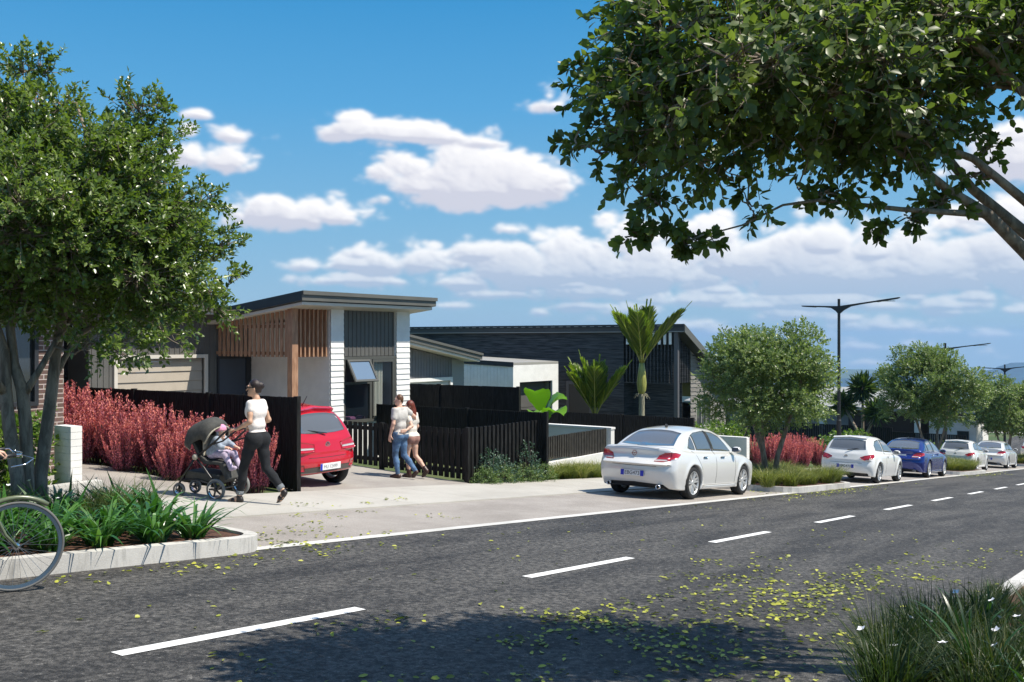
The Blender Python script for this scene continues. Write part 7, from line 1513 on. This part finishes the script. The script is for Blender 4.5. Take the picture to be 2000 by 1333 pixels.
field_mesh('top', P[:9] + sl(Jw, 'L', .5, .050) + sl(Jw, 'R', .6, .050), M_ct, w2, .010, clips=[((0, 0, .90), (0, 0, -1)), ((0, 0, 1.41), (0, 0, 1))], grow=.018)
field_mesh('shorts', [P[0], P[1], P[2], P[3]] + P[14:16] + P[22:24], mat('dusty_pink_cloth', (.30, .16, .13), .9, .15, 10), w2, .010, clips=[((0, 0, .96), (0, 0, 1)), ((0, 0, .73), (0, 0, -1))], grow=.014)
hc = V3(*Jw['head']); field_mesh('hair', [('e', hc - f * .016 + V3(0, 0, .030), (.090, .096, .102), .02), ('e', hc - f * .06 + V3(.01, 0, -.07), (.085, .060, .13), .04), ('e', hc - f * .07 + V3(.03, -.02, -.20), (.085, .045, .13), .05), ('e', hc - f * .065 + V3(.05, -.02, -.32), (.060, .035, .09), .04)], mat('auburn_hair', (.15, .030, .014), .4, .5, 16, .6, 40, vmap=(4, 4, 1)), w2, .009, clips=[(tuple(hc + f * .058 + V3(0, 0, .0)), (f[0] * .9, f[1] * .9, -.42))])
shoes(w2, Jw, M_shoe, .010, 'ankle_boot', .18)

# bicycle and rider ----------------------------------------------------------
bh = V3(.95, -.312, 0); fx, fy = 3.86, 7.44; WB = 1.08; bx_, by_ = fx - bh[0] * WB, fy - bh[1] * WB
brz = math.atan2(bh[1], bh[0]) - math.pi / 2
bike = empty('bicycle', (bx_, by_, float(gz(bx_)) + .003), brz, 'olive green bicycle with thin tyres and mudguards, cut by the left edge', 'bicycle')
bike.rotation_euler = (math.atan((gz(fx) - gz(bx_)) / WB), 0, brz)
M_ol = mat('olive_frame_paint', (.12, .14, .075), .3, coat=.8); M_bt = mat('bicycle_tyre', (.13, .13, .125), .8); M_br = mat('blue_grey_rim', (.12, .17, .22), .3, metal=.6); M_sp = mat('steel_spoke', (.35, .35, .36), .3, metal=.9)
def bwheel(y):
    w_ = empty('wheel', (0, y, .345)); w_.parent = bike
    MB().lathe([(.322, -.012), (.338, -.017), (.345, 0), (.338, .017), (.322, .012)], axis=(1, 0, 0), n=64, closed=True).build('tyre', M_bt, w_, smooth=True)
    MB().lathe([(.300, -.010), (.323, -.013), (.323, .013), (.300, .010)], axis=(1, 0, 0), n=64, closed=True).build('rim', M_br, w_, smooth=False)
    mb = MB()
    for i in range(32): a = 6.2832 * i / 32; a2 = a + (.45 if i % 4 < 2 else -.45); x = .03 if i % 2 else -.03; mb.tube([(x, .022 * math.cos(a2), .022 * math.sin(a2)), (0, .302 * math.cos(a), .302 * math.sin(a))], .0016, 4)
    mb.build('spokes', M_sp, w_); MB().lathe([(0, -.05), (.010, -.05), (.012, -.035), (.025, -.032), (.013, -.02), (.013, .02), (.025, .032), (.012, .035), (.010, .05), (0, .05)], axis=(1, 0, 0), n=16).build('hub', M_chrome, w_)
    A_ = np.linspace(R(20), R(175), 18) if y < .5 else np.linspace(R(58), R(140), 12)
    MB().tube([(0, y + .372 * math.cos(a), .345 + .372 * math.sin(a)) for a in A_], .020, 8).build('mudguard', M_ol, bike, smooth=True)
bwheel(0); bwheel(WB)
HT = (0, .83, .90); HB = (0, .88, .70); BB = (0, .46, .29); ST = (0, .30, .84)
mb = MB()
mb.tube([HT, HB], .021, 10).tube([BB, ST], .016, 10).tube([(0, .835, .87), (0, .55, .78), (0, .32, .72)], .015, 8).tube([HB, (0, .68, .44), BB], .018, 8).tube([(0, .86, .78), (0, .60, .60), (0, .38, .52)], .012, 8)
for s in (-1, 1): mb.tube([(s * .02, .45, .29), (s * .055, 0, .345)], .010, 6).tube([(s * .02, .31, .78), (s * .055, 0, .345)], .009, 6)
mb.build('frame', M_ol, bike, smooth=True)
mb = MB()
for s in (-1, 1): mb.tube([(s * .025, .885, .69), (s * .052, .915, .58), (s * .054, .99, .44), (s * .054, 1.08, .345)], .012, 8)
mb.bar((-.03, .885, .69), (.03, .885, .69), .03); mb.build('fork', M_ol, bike, smooth=True)
mb = MB().tube([(0, .835, .88), (0, .82, .99), (0, .99, 1.03)], .013, 8).tube([(-.27, .90, 1.05), (-.22, 1.01, 1.07), (-.10, 1.04, 1.04), (0, .99, 1.03), (.10, 1.04, 1.04), (.22, 1.01, 1.07), (.27, .90, 1.05)], .011, 8)
mb.build('handlebar', M_chrome, bike, smooth=True)
for s in (-1, 1): MB().tube([(s * .275, .86, 1.045), (s * .24, .975, 1.065)], .016, 10).build('grip', M_plast, bike, smooth=True); MB().tube([(s * .20, 1.03, 1.06), (s * .24, 1.10, 1.04), (s * .28, 1.04, 1.00), (s * .30, .94, .98)], .006, 6).build('brake_lever', M_chrome, bike, smooth=True)
MB().tube([(0, .30, .82), (0, .285, .93)], .013, 8).build('seat_post', M_chrome, bike, smooth=True)
field_mesh('saddle', [('e', (0, .20, .955), (.085, .10, .030), .02), ('c', (0, .22, .96), (0, .44, .955), .040, .018, .03)], M_shoe, bike, .010)
cr = MB().lathe([(.07, -.004), (.09, -.004), (.09, .004), (.07, .004)], c=(.05, .46, .29), axis=(1, 0, 0), n=28, closed=True); cr.bar((.065, .46, .29), (.07, .56, .16), .018).bar((-.065, .46, .29), (-.07, .36, .42), .018).bar((-.09, .36, .42), (-.15, .36, .42), .05, .02).bar((.09, .56, .16), (.15, .56, .16), .05, .02).tube([(-.09, .46, .29), (.09, .46, .29)], .014, 8); cr.build('crank', M_chrome, bike)
Jr = dict(hipL=(-.085, .20, 1.02), hipR=(.085, .20, 1.02), waist=(0, .26, 1.20), chest=(0, .36, 1.36), shL=(-.18, .46, 1.47), shR=(.18, .46, 1.47), neck=(0, .49, 1.52), head=(0, .56, 1.66), yaw=0.0,
          elL=(-.29, .59, 1.22), wrL=(-.28, .825, 1.095), elR=(.29, .59, 1.22), wrR=(.28, .825, 1.095), hdL=(.15, 1, -.15), hnL=(0, 0, -1), hdR=(-.15, 1, -.15), hnR=(0, 0, -1), cuL=1.3, cuR=1.3, sdL=1, sdR=-1,
          knL=(-.11, .62, .88), anL=(-.12, .30, .50), toeL=(-.12, .44, .455), knR=(.11, .60, .66), anR=(.12, .52, .235), toeR=(.12, .66, .20))
rd, P, f, r = walker(Jr, False, 'cyclist in a dark brown jacket holding the handlebar at the left edge', SK2, tuple(bike.location), brz, 1.0, '')
rd.rotation_euler = bike.rotation_euler
M_jk = mat('brown_jacket', (.045, .026, .016), .8, .3, 14, .5, 30)
def full(Jx, sd): a, b, c = V3(*Jx['sh' + sd]), V3(*Jx['el' + sd]), V3(*Jx['wr' + sd]); c = b * .14 + c * .86; return [('c', a, b, .062, .052, .03), ('c', b, c, .052, .040, .02)]
field_mesh('jacket', P[:9] + full(Jr, 'L') + full(Jr, 'R'), M_jk, rd, .010, clips=[((0, .2, .98), (0, 0, -1)), ((0, 0, 1.56), (0, 0, 1))], grow=.020)
field_mesh('trousers', [P[0], P[1], P[2], P[3]] + P[14:18] + P[22:26], M_den, rd, .010, clips=[((0, 0, 1.10), (0, 0, 1))], grow=.014)
hc = V3(*Jr['head']); field_mesh('hair', [('e', hc - f * .018 + V3(0, 0, .030), (.086, .092, .096), .02)], M_bh, rd, .010, clips=[(tuple(hc + f * .055), (f[0] * .9, f[1] * .9, -.42)), (tuple(hc + V3(0, 0, -.06)), (0, 0, -1))])
shoes(rd, Jr, M_shoe)

# ---------------------------------------------------------------- the air
hz = MB().box(-500, 6500, -3200, 3600, -182, 60).build('haze', bpy.data.materials.new('haze_air')); tag(hz, kind='stuff'); tag(hz, 'thin pale blue haze over the far hills', 'haze')
hm = hz.data.materials[0]; hm.use_nodes = True; hn = hm.node_tree; hn.nodes.remove(hn.nodes['Principled BSDF'])
pv = hn.nodes.new('ShaderNodeVolumePrincipled'); pv.inputs['Density'].default_value = 0.00013; pv.inputs['Color'].default_value = (0.38, 0.64, 1.0, 1); pv.inputs['Anisotropy'].default_value = 0.2
hn.links.new(pv.outputs[0], hn.nodes['Material Output'].inputs['Volume'])
